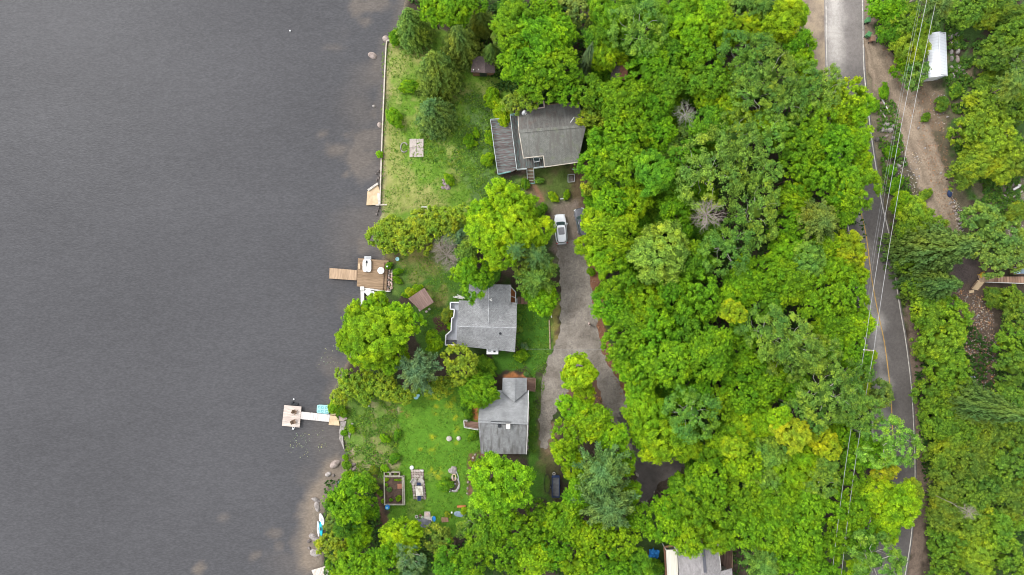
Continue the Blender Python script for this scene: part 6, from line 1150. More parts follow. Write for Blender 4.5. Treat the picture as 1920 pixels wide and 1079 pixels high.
# ---------------- garden things
sp_ = root('stone_pad', 781, 277, 'pale cracked stone pad on the upper lawn', 'slab'); mb = MB()
for i in range(4):
    for j in range(2): ppoly(mb, [(768 + i * 6.6, 261 + j * 17.3), (774.2 + i * 6.6, 260.5 + j * 17.3), (774.0 + i * 6.6, 277.2 + j * 17.3), (767.8 + i * 6.6, 277.4 + j * 17.3)], 0, .21 + .02 * ((i + j) % 2))
mb.build('slabs', M['pad'], sp_)
mb = MB(); x, y, _ = P(758, 277); mb.v = []; pts = [(x + math.cos(a) * .55, y + math.sin(a) * .75, .1) for a in np.linspace(.5, 5.6, 16)]; mb.tube(pts, .09, 6); tag(mb.build('fire_ring', M['rock']), 'broken stone ring left of the stone pad', 'fire ring')
ff = root('flower_pile', 835, 350, 'low purple-grey stone and flower pile on the upper lawn', 'rockery'); mb = MB(); r_ = random.Random(6)
for i in range(10): x, y, _ = P(828 + r_.uniform(0, 17), 348 + r_.uniform(-4, 6), .1); mb.blob((x, y, .05), (.28, .22, .2), i, 2, .4, r_.random() * 3)
mb.build('stones', mottled('purple_grey_stone', (.18, .13, .13), (.34, .27, .27), 3), ff); mb = MB()
for i in range(5): x, y, _ = P(829 + r_.uniform(0, 8), 337 + r_.uniform(-3, 3), .1); mb.blob((x, y, .03), (.2, .16, .12), i, 2, .4)
mb.build('edging', M['pinkrock'], ff)
wf = root('white_frame', 796, 392, 'white wooden frame at the edge of the upper hedge', 'frame'); mb = MB(); c4 = [P(*p, .35) for p in ((790.5, 397), (790.5, 388.5), (802, 388.5), (802, 393))]  # plain open frame of white bars, not trellis work
for a, b_ in zip(c4, c4[1:]): mb.bar(a, b_, .16, .16)
mb.build('rails', M['offwhite'], wf)
pp = root('drain_pipe', 1080, 318, 'short white pipe at the lower right corner of the upper house', 'pipe'); mb = MB(); mb.tube([P(1072, 317.5, .15), P(1088, 318.5, .15)], .1, 8); mb.build('pipe', M['grey'], pp)
hg = root('hose_reel_box', 1070, 334, 'grey wire crate in the yard below the upper house', 'crate'); mb = MB(); c4 = [P(*p, .4) for p in ((1065, 328), (1077, 327), (1077, 341), (1065, 342))]
for i in range(4): mb.bar(c4[i], c4[(i + 1) % 4], .08, .08)
mb.build('frame', M['grey'], hg); mb = MB(); pbox(mb, 1071, 335, 8, 9, 0, .22); mb.build('contents', M['darkrock'], hg)
pl = root('white_plank', 1053, 373, 'thin white plank lying above the white car', 'plank'); mb = MB(); mb.bar(P(1050, 373.5, .08), P(1057, 373, .08), .12, .06); mb.build('board', M['white'], pl)
fp = root('gate_rail', 1032, 587, 'white slanted gate rail on the lawn edge by the driveway', 'rail'); mb = MB(); mb.tube([P(1030, 578, .8), P(1034.5, 596, .5)], .07, 8); mb.build('rail', M['white'], fp); mb = MB(); x, y, _ = P(1030, 578, .4); mb.box((x, y, .4), (.1, .1, .8)); mb.build('post', M['white'], fp)
lg = root('log_edging', 1031, 628, 'row of weathered logs edging the lawn by the driveway', 'edging'); mb = MB()
for i in range(5): mb.tube([P(1030 + .35 * i, 600 + i * 11.2, .1), P(1030.2 + .35 * i, 610.5 + i * 11.2, .1)], .11, 7)
mb.build('logs', mottled('log_bark', (.28, .2, .13), (.42, .32, .23), 3), lg)
for i, (a, b_) in enumerate(((787, 582), (799.5, 584.5), (805, 580))): mb = MB(); ppoly(mb, [(a - 2.8, b_ - 1), (a + 1, b_ - 2.6), (a + 2.8, b_ + .8), (a - 1, b_ + 2.6)], 0, .12); o_ = mb.build('stepping_stone', M['pad']); tag(o_, ['left stepping stone by the pavilion corner', 'middle stepping stone by the pavilion corner', 'right stepping stone by the pavilion corner'][i], 'stepping stone', 'stepping stones at the pavilion')
tc_ = root('garden_chair_set', 780.5, 744, 'pale aqua garden seat standing at the hedge foot', 'seat'); mb = MB(); x, y, _ = P(780, 744.5, .5); mb.lathe((x, y, .42), [(.36, 0), (.4, .04), (.4, .08)], 18); mb.build('seat', M['aqua'], tc_); mb = MB(); x2, y2, _ = P(784.5, 742, .6); mb.lathe((x2, y2, .5), [(.18, 0), (.22, .04), (.22, .08)], 14); mb.build('side_tray', M['aqua'], tc_); mb = MB(); mb.lathe((x, y, 0), [(.2, 0), (.05, .05), (.05, .42)], 10); mb.build('pedestal', M['white'], tc_)
gb = root('garden_bench', 760, 749.5, 'brown bench lying askew by the lower hedge', 'bench'); x, y, _ = P(760, 749.5, .45); mb = MB(); mb.box((x, y, .43), (1.05, .32, .06), math.radians(-38)); mb.build('seat', M['wood'], gb)
for s in (-1, 1): mb = MB(); mb.box((x + s * .36 * math.cos(math.radians(-38)), y + s * .36 * math.sin(math.radians(-38)), .2), (.08, .28, .4), math.radians(-38)); mb.build('leg', M['wood'], gb)
for a, b_, r, l in ((842, 823, .44, 'larger of the two round stones on the lower lawn'), (860, 822.5, .35, 'smaller of the two round stones on the lower lawn'), (772, 877.5, .34, 'round pale dome at the corner of the stone patio'), (691, 762, .15, 'tiny cream ball on the rough lakeside bank')):
    x, y, _ = P(a, b_, .2); o_ = MB().lathe((x, y, 0), [(r * .9, 0), (r, .12), (r * .9, .24), (r * .5, .34), (.02, .38)], 18).build('round_stone', M['concrete'] if a > 700 and a != 772 else M['white'], None, smooth=True); tag(o_, l, 'stone', 'round stones')
# vegetable bed
vb = root('vegetable_bed', 739, 920, 'large framed vegetable bed with dark soil and young plants', 'garden bed'); mb = MB(); ppoly(mb, [(721, 894), (757, 893.5), (758.5, 945.5), (722, 945.5)], 0, .22); mb.build('soil', M['soil'], vb)
for a, b_ in (((720.5, 893.5), (757.5, 893.5)), ((757.2, 892), (758.8, 947)), ((758.8, 946), (721.5, 946)), ((721.5, 947), (720.6, 893)), ((754.5, 894), (756, 945))): mb = MB(); mb.bar(P(*a, .3), P(*b_, .3), .17, .4); mb.build('side_board', M['bedwood'], vb)
mb = MB(); ppoly(mb, [(745, 908), (754.5, 907.5), (754.5, 916.5), (745.3, 917)], .22, .27); mb.build('mat', M['copper'], vb)
for i, (x0, x1, l) in enumerate(((720.8, 731, 'small planter box at the top left of the vegetable bed'), (733, 749.5, 'longer planter box at the top of the vegetable bed'))):
    pbx = root('planter_box', (x0 + x1) / 2, 889, l, 'planter', 0, 'planter boxes'); c4 = [P(*p, .4) for p in ((x0, 885.3), (x1, 885.3), (x1, 892.3), (x0, 892.3))]
    for j in range(4): mb = MB(); mb.bar(c4[j], c4[(j + 1) % 4], .12, .4); mb.build('side_board', M['bedwood'], pbx)
    mb = MB(); ppoly(mb, [(x0 + .5, 886), (x1 - .5, 886), (x1 - .5, 892), (x0 + .5, 892)], 0, .28); mb.build('soil', M['soil'], pbx)
def herb(px, py, r, tone, lab, z=.22, grp='young plants in the vegetable bed'):
    me_ = PROTO['U'][int(px) % 4]; o_ = bpy.data.objects.new('plant', me_); COL.objects.link(o_); x, y, _ = P(px, py, z + .2); o_.location = (x, y, z + .08); o_.scale = (r / 12, r / 12, r / 12 * .8); o_.rotation_euler = (0, 0, px); o_.color = (*TONE[tone][0], 1); tag(o_, lab, 'plant', grp)
for i in range(4): herb(740.5 + i * 3.6, 900.8, 2.1, 'lime', ['first', 'second', 'third', 'fourth'][i] + ' from the left in the row of lime seedlings in the vegetable bed')
herb(747.5, 934.5, 6, 'lime', 'leafy lime plant low in the vegetable bed'); herb(724.5, 900, 4, 'ylime', 'yellow-lime plant in the top left corner of the vegetable bed'); herb(729.5, 918.5, 5, 'blue', 'blue-green plant left of the copper mat'); herb(724, 910, 3.5, 'bright', 'bright plant along the left board of the vegetable bed'); herb(733, 938, 3.5, 'mid', 'small green plant at the bottom left of the vegetable bed'); herb(728, 889, 2.5, 'mid', 'plant in the small planter box'); herb(741, 889, 3, 'oliv2', 'plant in the longer planter box')
herb(719, 940, 5, 'lime', 'lime plant outside the left board of the vegetable bed', 0); herb(713, 925, 6, 'bright', 'bright clump beside the mulch path', 0)
br_ = root('rain_barrel', 726, 951, 'bright blue rain barrel below the vegetable bed', 'barrel'); x, y, _ = P(726, 952, .8); mb = MB(); mb.lathe((x, y, 0), [(.30, 0), (.36, .2), (.37, .45), (.34, .8), (.30, .86)], 22); mb.build('barrel_body', M['blue'], br_, smooth=False); mb = MB(); mb.lathe((x - .05, y - .04, .86), [(.16, 0), (.16, .03)], 16); mb.build('lid', M['aqua'], br_)
# stone patio with table
pa = root('stone_patio', 785, 908, 'crazy-paved stone patio in the lower lawn', 'patio'); mb = MB(); mb2 = MB(); r_ = random.Random(12)
for i in range(11):
    for j in range(5):
        t = i / 10; xl = 770.5 + t * 4.5; xr = 794 + t * 4.5; a = xl + (xr - xl) * (j + .5) / 5; b_ = 883 + i * 5.1; r0 = 3.0
        pts = [(a + math.cos(q0) * r0 * r_.uniform(.75, 1.1), b_ + math.sin(q0) * r0 * r_.uniform(.75, 1.1)) for q0 in np.linspace(0, 6.283, 7)[:-1]]; mb.prism([P2(*p) for p in pts], 0, r_.uniform(.05, .12), 0 if r_.random() < .6 else 1)
ppoly(mb, [(770, 881), (794, 880), (796, 900), (800, 935), (775, 937), (771, 905)], 0, .03, 2); mb.build('paving', [M['pad'], M['pinkrock'], M['soil']], pa)
pt = root('patio_table', 786, 921, 'cluttered cream table on the stone patio', 'table'); mb = MB(); pbox(mb, 786, 921, 13.5, 18, .70, .75, 4, 0, .02); mb.build('tabletop', mottled('cream_table', (.5, .46, .38), (.68, .64, .56), 4), pt)
for dx, dy in ((-5, -7), (5, -7), (-5, 7), (5, 7)): mb = MB(); x, y, _ = P(786 + dx, 921 + dy, .7); mb.box((x, y, .35), (.06, .06, .7)); mb.build('leg', M['offwhite'], pt)
mb = MB(); r_ = random.Random(2)
for i in range(12): x, y, _ = P(786 + r_.uniform(-5, 5), 921 + r_.uniform(-7, 7), .8); mb.lathe((x, y, .75), [(.09, 0), (.11, .05), (.08, .08)], 10)
tag(mb.build('crockery', mottled('mixed_crockery', (.3, .22, .14), (.62, .58, .5), 6)), 'scattered crockery on the cream patio table', 'crockery', kind='stuff')
chair(785.5, 908, math.pi, 'navy chair above the cream patio table', M['navy'], .08, 'navy patio chairs', .9, 'patio_chair').rotation_euler = (0, 0, 0); chair(786.5, 933, math.pi, 'navy chair below the cream patio table', M['navy'], .08, 'navy patio chairs', .9, 'patio_chair')
chair(776, 903, .9, 'pale stone-coloured armchair at the left of the patio', M['concrete'], .08, 'pale patio armchairs', 1.2, 'patio_chair'); chair(790, 902, -.9, 'pale stone-coloured armchair at the right of the patio', M['concrete'], .08, 'pale patio armchairs', 1.2, 'patio_chair')
mb = MB(); pbox(mb, 790.5, 895, 4, 5, 0, .3); tag(mb.build('paving_block', M['concrete']), 'pale square block near the top right of the patio', 'block'); mb = MB(); pbox(mb, 791, 883, 6, 2.4, 0, .35, -12); tag(mb.build('flower_trough', M['offwhite']), 'white trough at the top right corner of the patio', 'trough')
# pond rockery
pn = root('garden_pond', 852, 905, 'small pond with curved stone rim and piled slabs', 'pond'); mb = MB(); r_ = random.Random(9)
for i in range(14): x, y, _ = P(848 + r_.uniform(-6, 6), 888 + r_.uniform(-10, 8), .15); mb.blob((x, y, .1), (.32, .26, .16), i, 2, .4, r_.random() * 3)
mb.build('stones', M['rock'], pn); mb = MB(); cx, cy, _ = P(851.5, 909)
for i in range(16): a = -2.4 + i * .27; mb.blob((cx + math.cos(a) * .82, cy + math.sin(a) * 1.05, .05), (.2, .14, .14), i + 40, 2, .4, a + 1.57)
mb.build('rim', M['rock'], pn); mb = MB(); mb.lathe((cx - .05, cy, 0), [(.78, 0), (.78, .035)], 22, sy=1.3); mb.build('water', mottled('pond_water', (.05, .045, .03), (.12, .09, .06), 1.5, rough=.2), pn); mb = MB(); c4 = [P(*p, .4) for p in ((848.5, 890), (854, 890), (854, 900.5), (848.5, 900.5))]
for i in range(4): mb.bar(c4[i], c4[(i + 1) % 4], .1, .12)
mb.build('frame', M['tan'], pn); mb = MB(); mb.tube([P(854, 881, .1), P(859, 893, .1), P(861, 908, .1), P(856, 919, .1), P(849, 921, .1)], .07, 6); mb.build('edging', M['grey'], pn)
for i, (a, b_) in enumerate(((843, 922.5), (849, 920.5), (848, 907), (853, 908))): x, y, _ = P(a, b_, .2); o_ = MB().blob((x, y, .12), (.1, .1, .1), i, 2, .2).build('solar_light', M['white']); tag(o_, ['lower left', 'lower right', 'upper left', 'upper right'][i] + ' tiny white globe around the garden pond', 'light', 'garden globes')
# potting corner
po = root('paving_patch', 800, 975, 'square slab patch with a pink disc at the potting corner', 'paving'); mb = MB(); ppoly(mb, [(795.5, 960), (806.5, 960), (807, 970), (795, 970)], 0, .14); mb.build('slab', M['pad'], po); mb = MB(); x, y, _ = P(801, 964.5, .2); mb.lathe((x, y, .14), [(.22, 0), (.2, .05)], 16); mb.build('disc', plain('pink_disc', (.55, .38, .34), .1), po); mb = MB(); ppoly(mb, [(795, 970.5), (808, 970.5), (808, 976), (796, 976)], 0, .2); mb.build('plinth', M['concrete'], po)
for a, b_, r, mt, mi_, l in ((781, 969, .24, 'offwhite', 'soil', 'cream ringed flowerpot left in the potting corner'), (788, 967, .2, 'brown', 'soil', 'brown flowerpot beside the cream ringed pot'), (792, 970, .16, 'offwhite', 'green', 'small pale pot in the potting corner'), (787, 972, .2, 'green', 'soil', 'green pot in the potting corner')):
    f_ = root('flowerpot', a, b_, l, 'flowerpot', 0, 'pots in the potting corner'); x, y, _ = P(a, b_, .3); mb = MB(); mb.lathe((x, y, 0), [(r * .7, 0), (r, .3), (r * 1.08, .34), (r * .8, .34), (r * .8, .3)], 16); mb.build('pot', M[mt], f_); mb = MB(); mb.lathe((x, y, .27), [(r * .78, 0), (r * .7, .05)], 14); mb.build('soil', M[mi_], f_)
tp = root('dark_tarp', 795, 981, 'dark slate coloured tarp pile in the potting corner', 'tarpaulin'); mb = MB(); ppoly(mb, [(781, 975), (793, 972), (808, 978), (806, 990), (790, 990)], 0, .3); mb.build('sheet', mottled('slate_sheet', (.10, .10, .11), (.19, .19, .21), 2), tp)
sl_ = root('blue_disc', 813, 974, 'deep blue disc leaning with a cream hoop in the potting corner', 'disc'); mb = MB(); x, y, _ = P(813.5, 974, .3); mb.lathe((x, y, .1), [(.3, 0), (.3, .06)], 18, sy=1.5, sx=.9); mb.build('disc', M['blue'], sl_); mb = MB(); mb.tube([(x - .25 + math.cos(a) * .12, y + math.sin(a) * .45, .25) for a in np.linspace(1.2, 5, 9)], .05, 6); mb.build('hoop', M['offwhite'], sl_)
t2 = root('garden_tarp', 860, 965, 'grey-blue tarp beside the golden shrub below the lower lawn', 'tarpaulin'); mb = MB(); mb.blob((*P2(860, 965, .3), .12), (1.05, .42, .3), 3, 3, .2, -.12); mb.build('sheet', M['tarp'], t2); mb = MB(); x, y, _ = P(847, 962, .4); mb.blob((x, y, .3), (.16, .16, .2), 1, 2, .1); mb.build('bundle', M['white'], t2)
mb = MB(); mb.bar(P(857, 950, .15), P(873, 949.5, .15), .3, .25); tag(mb.build('brick_edging', M['orange']), 'orange brick edging above the grey-blue tarp', 'edging'); mb = MB(); ppoly(mb, [(827.5, 971), (840, 970), (841, 979), (828, 980)], 0, .08); tag(mb.build('paving_mat', M['brown']), 'reddish mat at the bottom of the lower lawn', 'mat')
# brick bed edge around the round maple
for i, p in enumerate([(891, 853), (887, 859), (884.5, 866), (883, 874), (881, 884), (879, 895), (877.5, 905), (876.5, 916), (876, 926)]): rock(p[0], p[1], 2.6, 2, 40 * i, 'pinkrock', f'{nth[i]} edging stone from the top in the curve left of the round lime maple', .02, .16, .3, 'edging stones by the round lime maple')

# ---------------- trailer, bins, chair, stairs
tr = root('utility_trailer', 1041, 912, 'dark navy utility trailer with grey bed beside the island trees', 'trailer'); x, y, _ = P(1042, 913, .8)
mb = MB(); mb.box((x, y, .55), (1.05, 3.1, .08)); mb.build('bed', mottled('grey_trailer_bed', (.15, .15, .155), (.24, .24, .245), 2), tr); mb = MB()
for s in (-1, 1): mb.bar((x + s * .56, y - 1.6, .75), (x + s * .56, y + 1.6, .75), .1, .42)
mb.bar((x - .56, y + 1.6, .75), (x + .56, y + 1.6, .75), .3, .42); mb.bar((x - .56, y - 1.6, .75), (x + .56, y - 1.6, .75), .08, .42); mb.build('side_panel', M['navy'], tr)
mb = MB(); mb.bar((x - .4, y + 1.7, .5), (x - .2, y + 2.3, .5), .08, .1); mb.bar((x + .2, y + 1.7, .5), (x - .2, y + 2.3, .5), .08, .1); mb.build('drawbar', M['dark'], tr)
for s in (-1, 1): mb = MB(); w0 = len(mb.v); mb.lathe((0, 0, 0), [(.18, -.09), (.32, -.08), (.32, .08), (.18, .09)], 18); mb.v = [(v[2] + x + s * .72, v[0] + y - .2, v[1] + .32) for v in mb.v]; wh = mb.build('wheel', M['rubber'], tr); mb = MB(); mb.lathe((0, 0, 0), [(.16, -.1), (.16, .1)], 12); mb.v = [(v[2] + x + s * .72, v[0] + y - .2, v[1] + .32) for v in mb.v]; mb.build('rim', M['grey'], wh)
mb = MB(); x2, y2, _ = P(1038.7, 888.5, .7); mb.tube([(x2 + math.cos(a) * .2, y2 + math.sin(a) * .2, .72) for a in np.linspace(0, 6.283, 14)], .06, 6); mb.build('jockey_wheel', M['concrete'], tr)
hp = root('wire_hoop', 1025, 910, 'faint dark wire hoop lying left of the utility trailer', 'hoop'); mb = MB(); x, y, _ = P(1026, 907); mb.tube([(x + math.cos(a) * .5, y + math.sin(a) * 1.5, .06) for a in np.linspace(0, 6.283, 30)], .035, 5); mb.build('wire', M['dark'], hp)
def bin_(px, py, rz, mat, lab):
    x, y, _ = P(px, py, 1.0); b0 = thing('wheeled_bin', (x, y, 0), lab, 'bin', 'bins at the roadside', rz); mb = MB(); mb.stack([(.08, -.24, .24, .22), (.3, -.28, .28, .25), (.95, -.34, .34, .29)], 0, 20, 7); mb.build('bin_body', mat, b0, local=True)
    mb = MB(); mb.box((0, 0, 1.0), (.64, .74, .08), 0, 0, .03); mb.box((0, 0, 1.06), (.44, .5, .04), 0, 0, .02); ld = mb.build('lid', mat, b0, local=True); mb = MB(); mb.bar((-.25, -.42, .98), (.25, -.42, .98), .05, .05); mb.build('handle', M['dark'], b0, local=True)
    for s in (-1, 1): mb = MB(); mb.lathe((0, 0, 0), [(.12, -.03), (.12, .03)], 12); mb.v = [(v[2] + s * .27, v[0] - .3, v[1] + .12) for v in mb.v]; mb.build('wheel', M['rubber'], b0, local=True)
bin_(1629, 37, .15, M['green'], 'upper green wheeled bin on the road shoulder'); bin_(1630, 64, -.5, M['green'], 'lower green wheeled bin beside the brown one'); bin_(1651, 72, .3, M['navy'], 'navy wheeled bin right of the brown one'); b4 = bin_(1637, 73, .1, M['brown'], 'pinkish brown bin below the lower green bin')
bd_ = root('boardwalk', 1885, 523, 'raised wooden walkway with board deck reaching the right edge', 'walkway')
mb = MB(); ppoly(mb, [(1850, 519), (1925, 519), (1925, 531), (1850, 529)], .75, .85); mb.build('deck_boards', planks('walkway_boards', (.22, .13, .085), (.40, .26, .18), math.radians(90), .45, gap=.15), bd_); rail(bd_, [(1850, 529.5), (1925, 532)], .85, .4, M['offwhite']); mb = MB(); ppoly(mb, [(1833, 515), (1850, 514), (1850, 530), (1838, 529)], .8, .88); mb.build('landing', M['deckpier'], bd_)
sr = root('stairs', 1832, 536, 'short tan wooden stairs below the yellow chair', 'stairs')
for i in range(6): mb = MB(); a = (1845 - i * 2.2, 528 + i * 2.7); mb.bar(P(a[0] - 13, a[1] - 1, .8 - i * .13), P(a[0] + 1, a[1] + 2, .8 - i * .13), .26, .07); mb.build('step', M['tan'], sr)
for s in (0, 1): mb = MB(); mb.bar(P(1833 + s * 13, 527 + s * 2, .8), P(1820 + s * 13, 543 + s * 3, .1), .08, .2); mb.build('stringer', M['wood'], sr)
mb = MB(); pbox(mb, 1822, 547, 9, 5, 0, .1, 10); mb.build('foot_slab', M['tan'], sr)
chair(1841, 516, .6, 'yellow chair at the head of the tan stairs', M['yellow'], .88, None, 1.25, 'garden_chair')
bw = root('hot_tub', 1912, 508, 'blue and white covered tub above the walkway at the right edge', 'tub'); mb = MB(); pbox(mb, 1910, 508, 20, 14, 0, .9, 0, 0, .05); mb.build('tub_body', M['wood'], bw); mb = MB(); pbox(mb, 1907.5, 508, 12, 11, .9, 1.0); mb.build('cover', mottled('pale_blue_cover', (.25, .38, .52), (.5, .6, .68), 3), bw); mb = MB(); pbox(mb, 1918, 508, 6, 11, .9, 1.0); mb.build('cover', M['tarp'], bw)
wbg = root('plastic_bag', 1825, 709, 'small blue-white plastic bag on the stony clearing', 'bag'); x, y, _ = P(1825, 709, .2); mb = MB(); mb.blob((x, y, .1), (.4, .3, .2), 8, 2, .5); mb.build('bag', mottled('bag_plastic', (.3, .35, .45), (.65, .68, .75), 4), wbg)
mbx = root('utility_cabinet', 1125, 511, 'small grey-lilac cabinet half hidden under trees at the driveway edge', 'cabinet'); x, y, _ = P(1127, 512, 1.0); mb = MB(); mb.box((x, y, .6), (.35, .7, .9), .2); mb.build('cabinet', plain('lilac_grey', (.26, .25, .33), .1), mbx); mb = MB(); mb.bar((x - .3, y + .5, 1.1), (x - .35, y - .2, 1.0), .06, .06); mb.build('bar', M['offwhite'], mbx)

# ---------------- cars
def car(cx, cy, heading, paint, label, L=4.65, W=1.86, Hh=1.62, sunroof=True, trim=None):
    x, y, _ = P(cx, cy, 1.2); c = thing('parked_car', (x, y, 0), label, 'car', None, heading); h = L / 2; w = W / 2
    mb = MB(); mb.stack([(.28, -h + .12, h - .15, w - .12), (.45, -h + .02, h - .03, w - .03), (.72, -h, h, w), (.92, -h + .03, h - .14, w - .02), (.99, -h + .12, h - .30, w - .10)], 0, 40, 4.2); mb.build('body', paint, c, local=True)
    mb = MB(); mb.stack([(.995, .62, h - .38, w - .24), (1.035, .7, h - .62, w - .42)], 0, 28, 4); mb.build('bonnet', paint, c, local=True)
    mb = MB(); mb.stack([(.98, -h + .16, h - 1.12, w - .10), (1.25, -h + .22, h - 1.46, w - .15), (1.5, -h + .30, h - 1.82, w - .23), (Hh - .06, -h + .40, h - 1.96, w - .28)], 0, 40, 4.6); mb.build('window', M['glass'], c, local=True)
    mb = MB(); mb.stack([(1.50, -h + .26, h - 1.76, w - .235), (Hh - .03, -h + .30, h - 1.84, w - .27), (Hh, -h + .5, h - 1.98, w - .38)], 0, 40, 5); rf = mb.build('roof', paint, c, local=True)
    if sunroof: mb = MB(); mb.stack([(Hh - .01, -.95, h - 2.12, w - .43), (Hh + .012, -.93, h - 2.14, w - .45)], 0, 24, 7); mb.build('sunroof', plain('smoked_glass', (.22, .215, .225), .15, rough=.15, bmp=0), rf, local=True)
    for s in (-1, 1):
        mb = MB(); mb.bar((s * (w - .30), -h + .6, Hh + .01), (s * (w - .30), h - 2.05, Hh + .03), .045, .05); mb.build('roof_rail', M['grey'], c, local=True)
        mb = MB(); mb.box((s * (w + .08), h - 1.62, 1.02), (.22, .13, .15), 0, 0, .03); mb.build('mirror', paint, c, local=True)
        mb = MB(); mb.box((s * (w - .30), h - .14, .72), (.42, .16, .16), s * -.35, 0, .03); mb.build('headlight', M['lampc'], c, local=True)
        mb = MB(); mb.box((s * (w - .16), -h + .12, .88), (.24, .16, .22), s * .35, 0, .03); mb.build('tail_light', M['red'], c, local=True)
        for t in (1, -1):
            mb = MB(); mb.lathe((0, 0, 0), [(.2, -.11), (.33, -.1), (.345, -.05), (.345, .05), (.33, .1), (.2, .11)], 22); mb.v = [(v[2] + s * (w - .13), v[0] + t * (h - .92), v[1] + .345) for v in mb.v]; wh = mb.build('wheel', M['rubber'], c, local=True)
            mb = MB(); mb.lathe((0, 0, 0), [(.2, -.12), (.2, .12)], 12); mb.v = [(v[2] + s * (w - .12), v[0] + t * (h - .92), v[1] + .345) for v in mb.v]; mb.build('rim', M['grey'], wh, local=True)
        mb = MB(); mb.bar((s * (w - .30), h - 1.86, 1.50), (s * (w - .16), h - 1.16, 1.0), .07, .05); mb.build('pillar', paint, c, local=True)
    mb = MB(); mb.stack([(.35, -h - .06, -h + .3, w - .14), (.62, -h - .08, -h + .3, w - .1)], 0, 24, 4); mb.build('bumper', M['grey'] if trim is None else trim, c, local=True)
    mb = MB(); mb.box((0, h - .01, .55), (.9, .06, .2)); mb.build('grille', M['dark'], c, local=True); return c
car(1052, 429.5, math.radians(4.6), M['carwhite'], 'white car with sunroof parked at the driveway top')
car(1091.5, 417, math.radians(13), M['carblack'], 'dark car mostly hidden under the yellow-lime tree', 4.5, 1.8, 1.45, False, M['carblack'])

# ---------------- person on the driveway
def person(px, py, rz, label):
    x, y, _ = P(px, py, 1.5); pr = thing('person', (x, y, 0), label, 'person', None, rz)
    bm = bmesh.new(); sk = bm.verts.layers.skin.verify(); V = {}
    def v(n, co, r): q = bm.verts.new(co); q[sk].radius = (r, r); V[n] = q; return q
    def e(*ns):
        for a, b_ in zip(ns, ns[1:]): bm.edges.new((V[a], V[b_]))
    v('pel', (0, 0, .95), .135); v('wai', (0, 0, 1.12), .12); v('che', (0, .01, 1.32), .145); v('nk', (0, 0, 1.47), .06); v('hd', (0, .015, 1.58), .085); v('tp', (0, .01, 1.68), .075); v('ns', (0, .10, 1.59), .018); e('pel', 'wai', 'che', 'nk', 'hd', 'tp'); e('hd', 'ns')
    for s, t in ((-1, 'l'), (1, 'r')):
        v('sh' + t, (s * .17, 0, 1.40), .06); v('el' + t, (s * .25, .02, 1.13), .043); v('wr' + t, (s * .24, .15, .92), .028); v('pa' + t, (s * .235, .19, .86), .034); e('che', 'sh' + t, 'el' + t, 'wr' + t, 'pa' + t)
        for k in range(4): v(f'f{k}a{t}', (s * (.225 + .0), .175 + .018 * k, .80), .0095); v(f'f{k}b{t}', (s * .215, .18 + .02 * k, .765 + .004 * abs(k - 1)), .008); e('pa' + t, f'f{k}a{t}', f'f{k}b{t}')
        v('t1' + t, (s * .205, .20, .84), .011); v('t2' + t, (s * .195, .225, .81), .009); e('pa' + t, 't1' + t, 't2' + t)
        v('hi' + t, (s * .095, 0, .88), .095); v('kn' + t, (s * .11, .03 * s, .50), .06); v('an' + t, (s * .12, .05 * s - .02, .09), .038); v('to' + t, (s * .13, .05 * s + .14, .035), .033); e('pel', 'hi' + t, 'kn' + t, 'an' + t, 'to' + t)
    me_ = bpy.data.meshes.new('body'); bm.to_mesh(me_); bm.free(); o_ = bpy.data.objects.new('body', me_); COL.objects.link(o_); o_.parent = pr; me_.materials.append(M['skin'])
    md = o_.modifiers.new('skin', 'SKIN'); me_.skin_vertices[0].data[0].use_root = True; md.use_smooth_shade = True; s_ = o_.modifiers.new('sub', 'SUBSURF'); s_.levels = s_.render_levels = 1
    mb = MB(); mb.stack([(.98, -.15, .15, .19), (1.15, -.145, .145, .175), (1.32, -.16, .17, .20), (1.42, -.12, .12, .21), (1.47, -.07, .07, .10)], 0, 24, 2.3)
    for s in (-1, 1): mb.tube([(s * .15, 0, 1.42), (s * .22, .01, 1.27), (s * .25, .02, 1.15)], [.085, .075, .07], 10)
    mb.build('shirt', M['shirt'], pr, local=True, smooth=True); mb = MB(); mb.stack([(.82, -.13, .13, .19), (.99, -.14, .14, .185)], 0, 24, 2.3)
    for s in (-1, 1): mb.tube([(s * .095, 0, .9), (s * .11, .03 * s, .50), (s * .12, .05 * s - .02, .10)], [.115, .085, .065], 12)
    mb.build('trousers', M['trousers'], pr, local=True, smooth=True); mb = MB(); mb.blob((0, -.012, 1.635), (.10, .115, .105), 3, 3, .06); mb.build('hair', M['hair'], pr, local=True, smooth=True)
    for s in (-1, 1): mb = MB(); mb.blob((s * .03, .092, 1.605), (.011, .008, .009), 1, 2, 0); mb.build('eye', M['dark'], pr, local=True)
    for s in (-1, 1): mb = MB(); mb.stack([(0, -.12, .15, .045), (.05, -.11, .14, .045), (.08, -.10, .02, .04)], 0, 16, 2.4, s * .125); mb.build('shoe', M['dark'], pr, local=True)
person(1105.5, 608, math.radians(-70), 'dark-haired person in pale shirt standing on the gravel driveway')

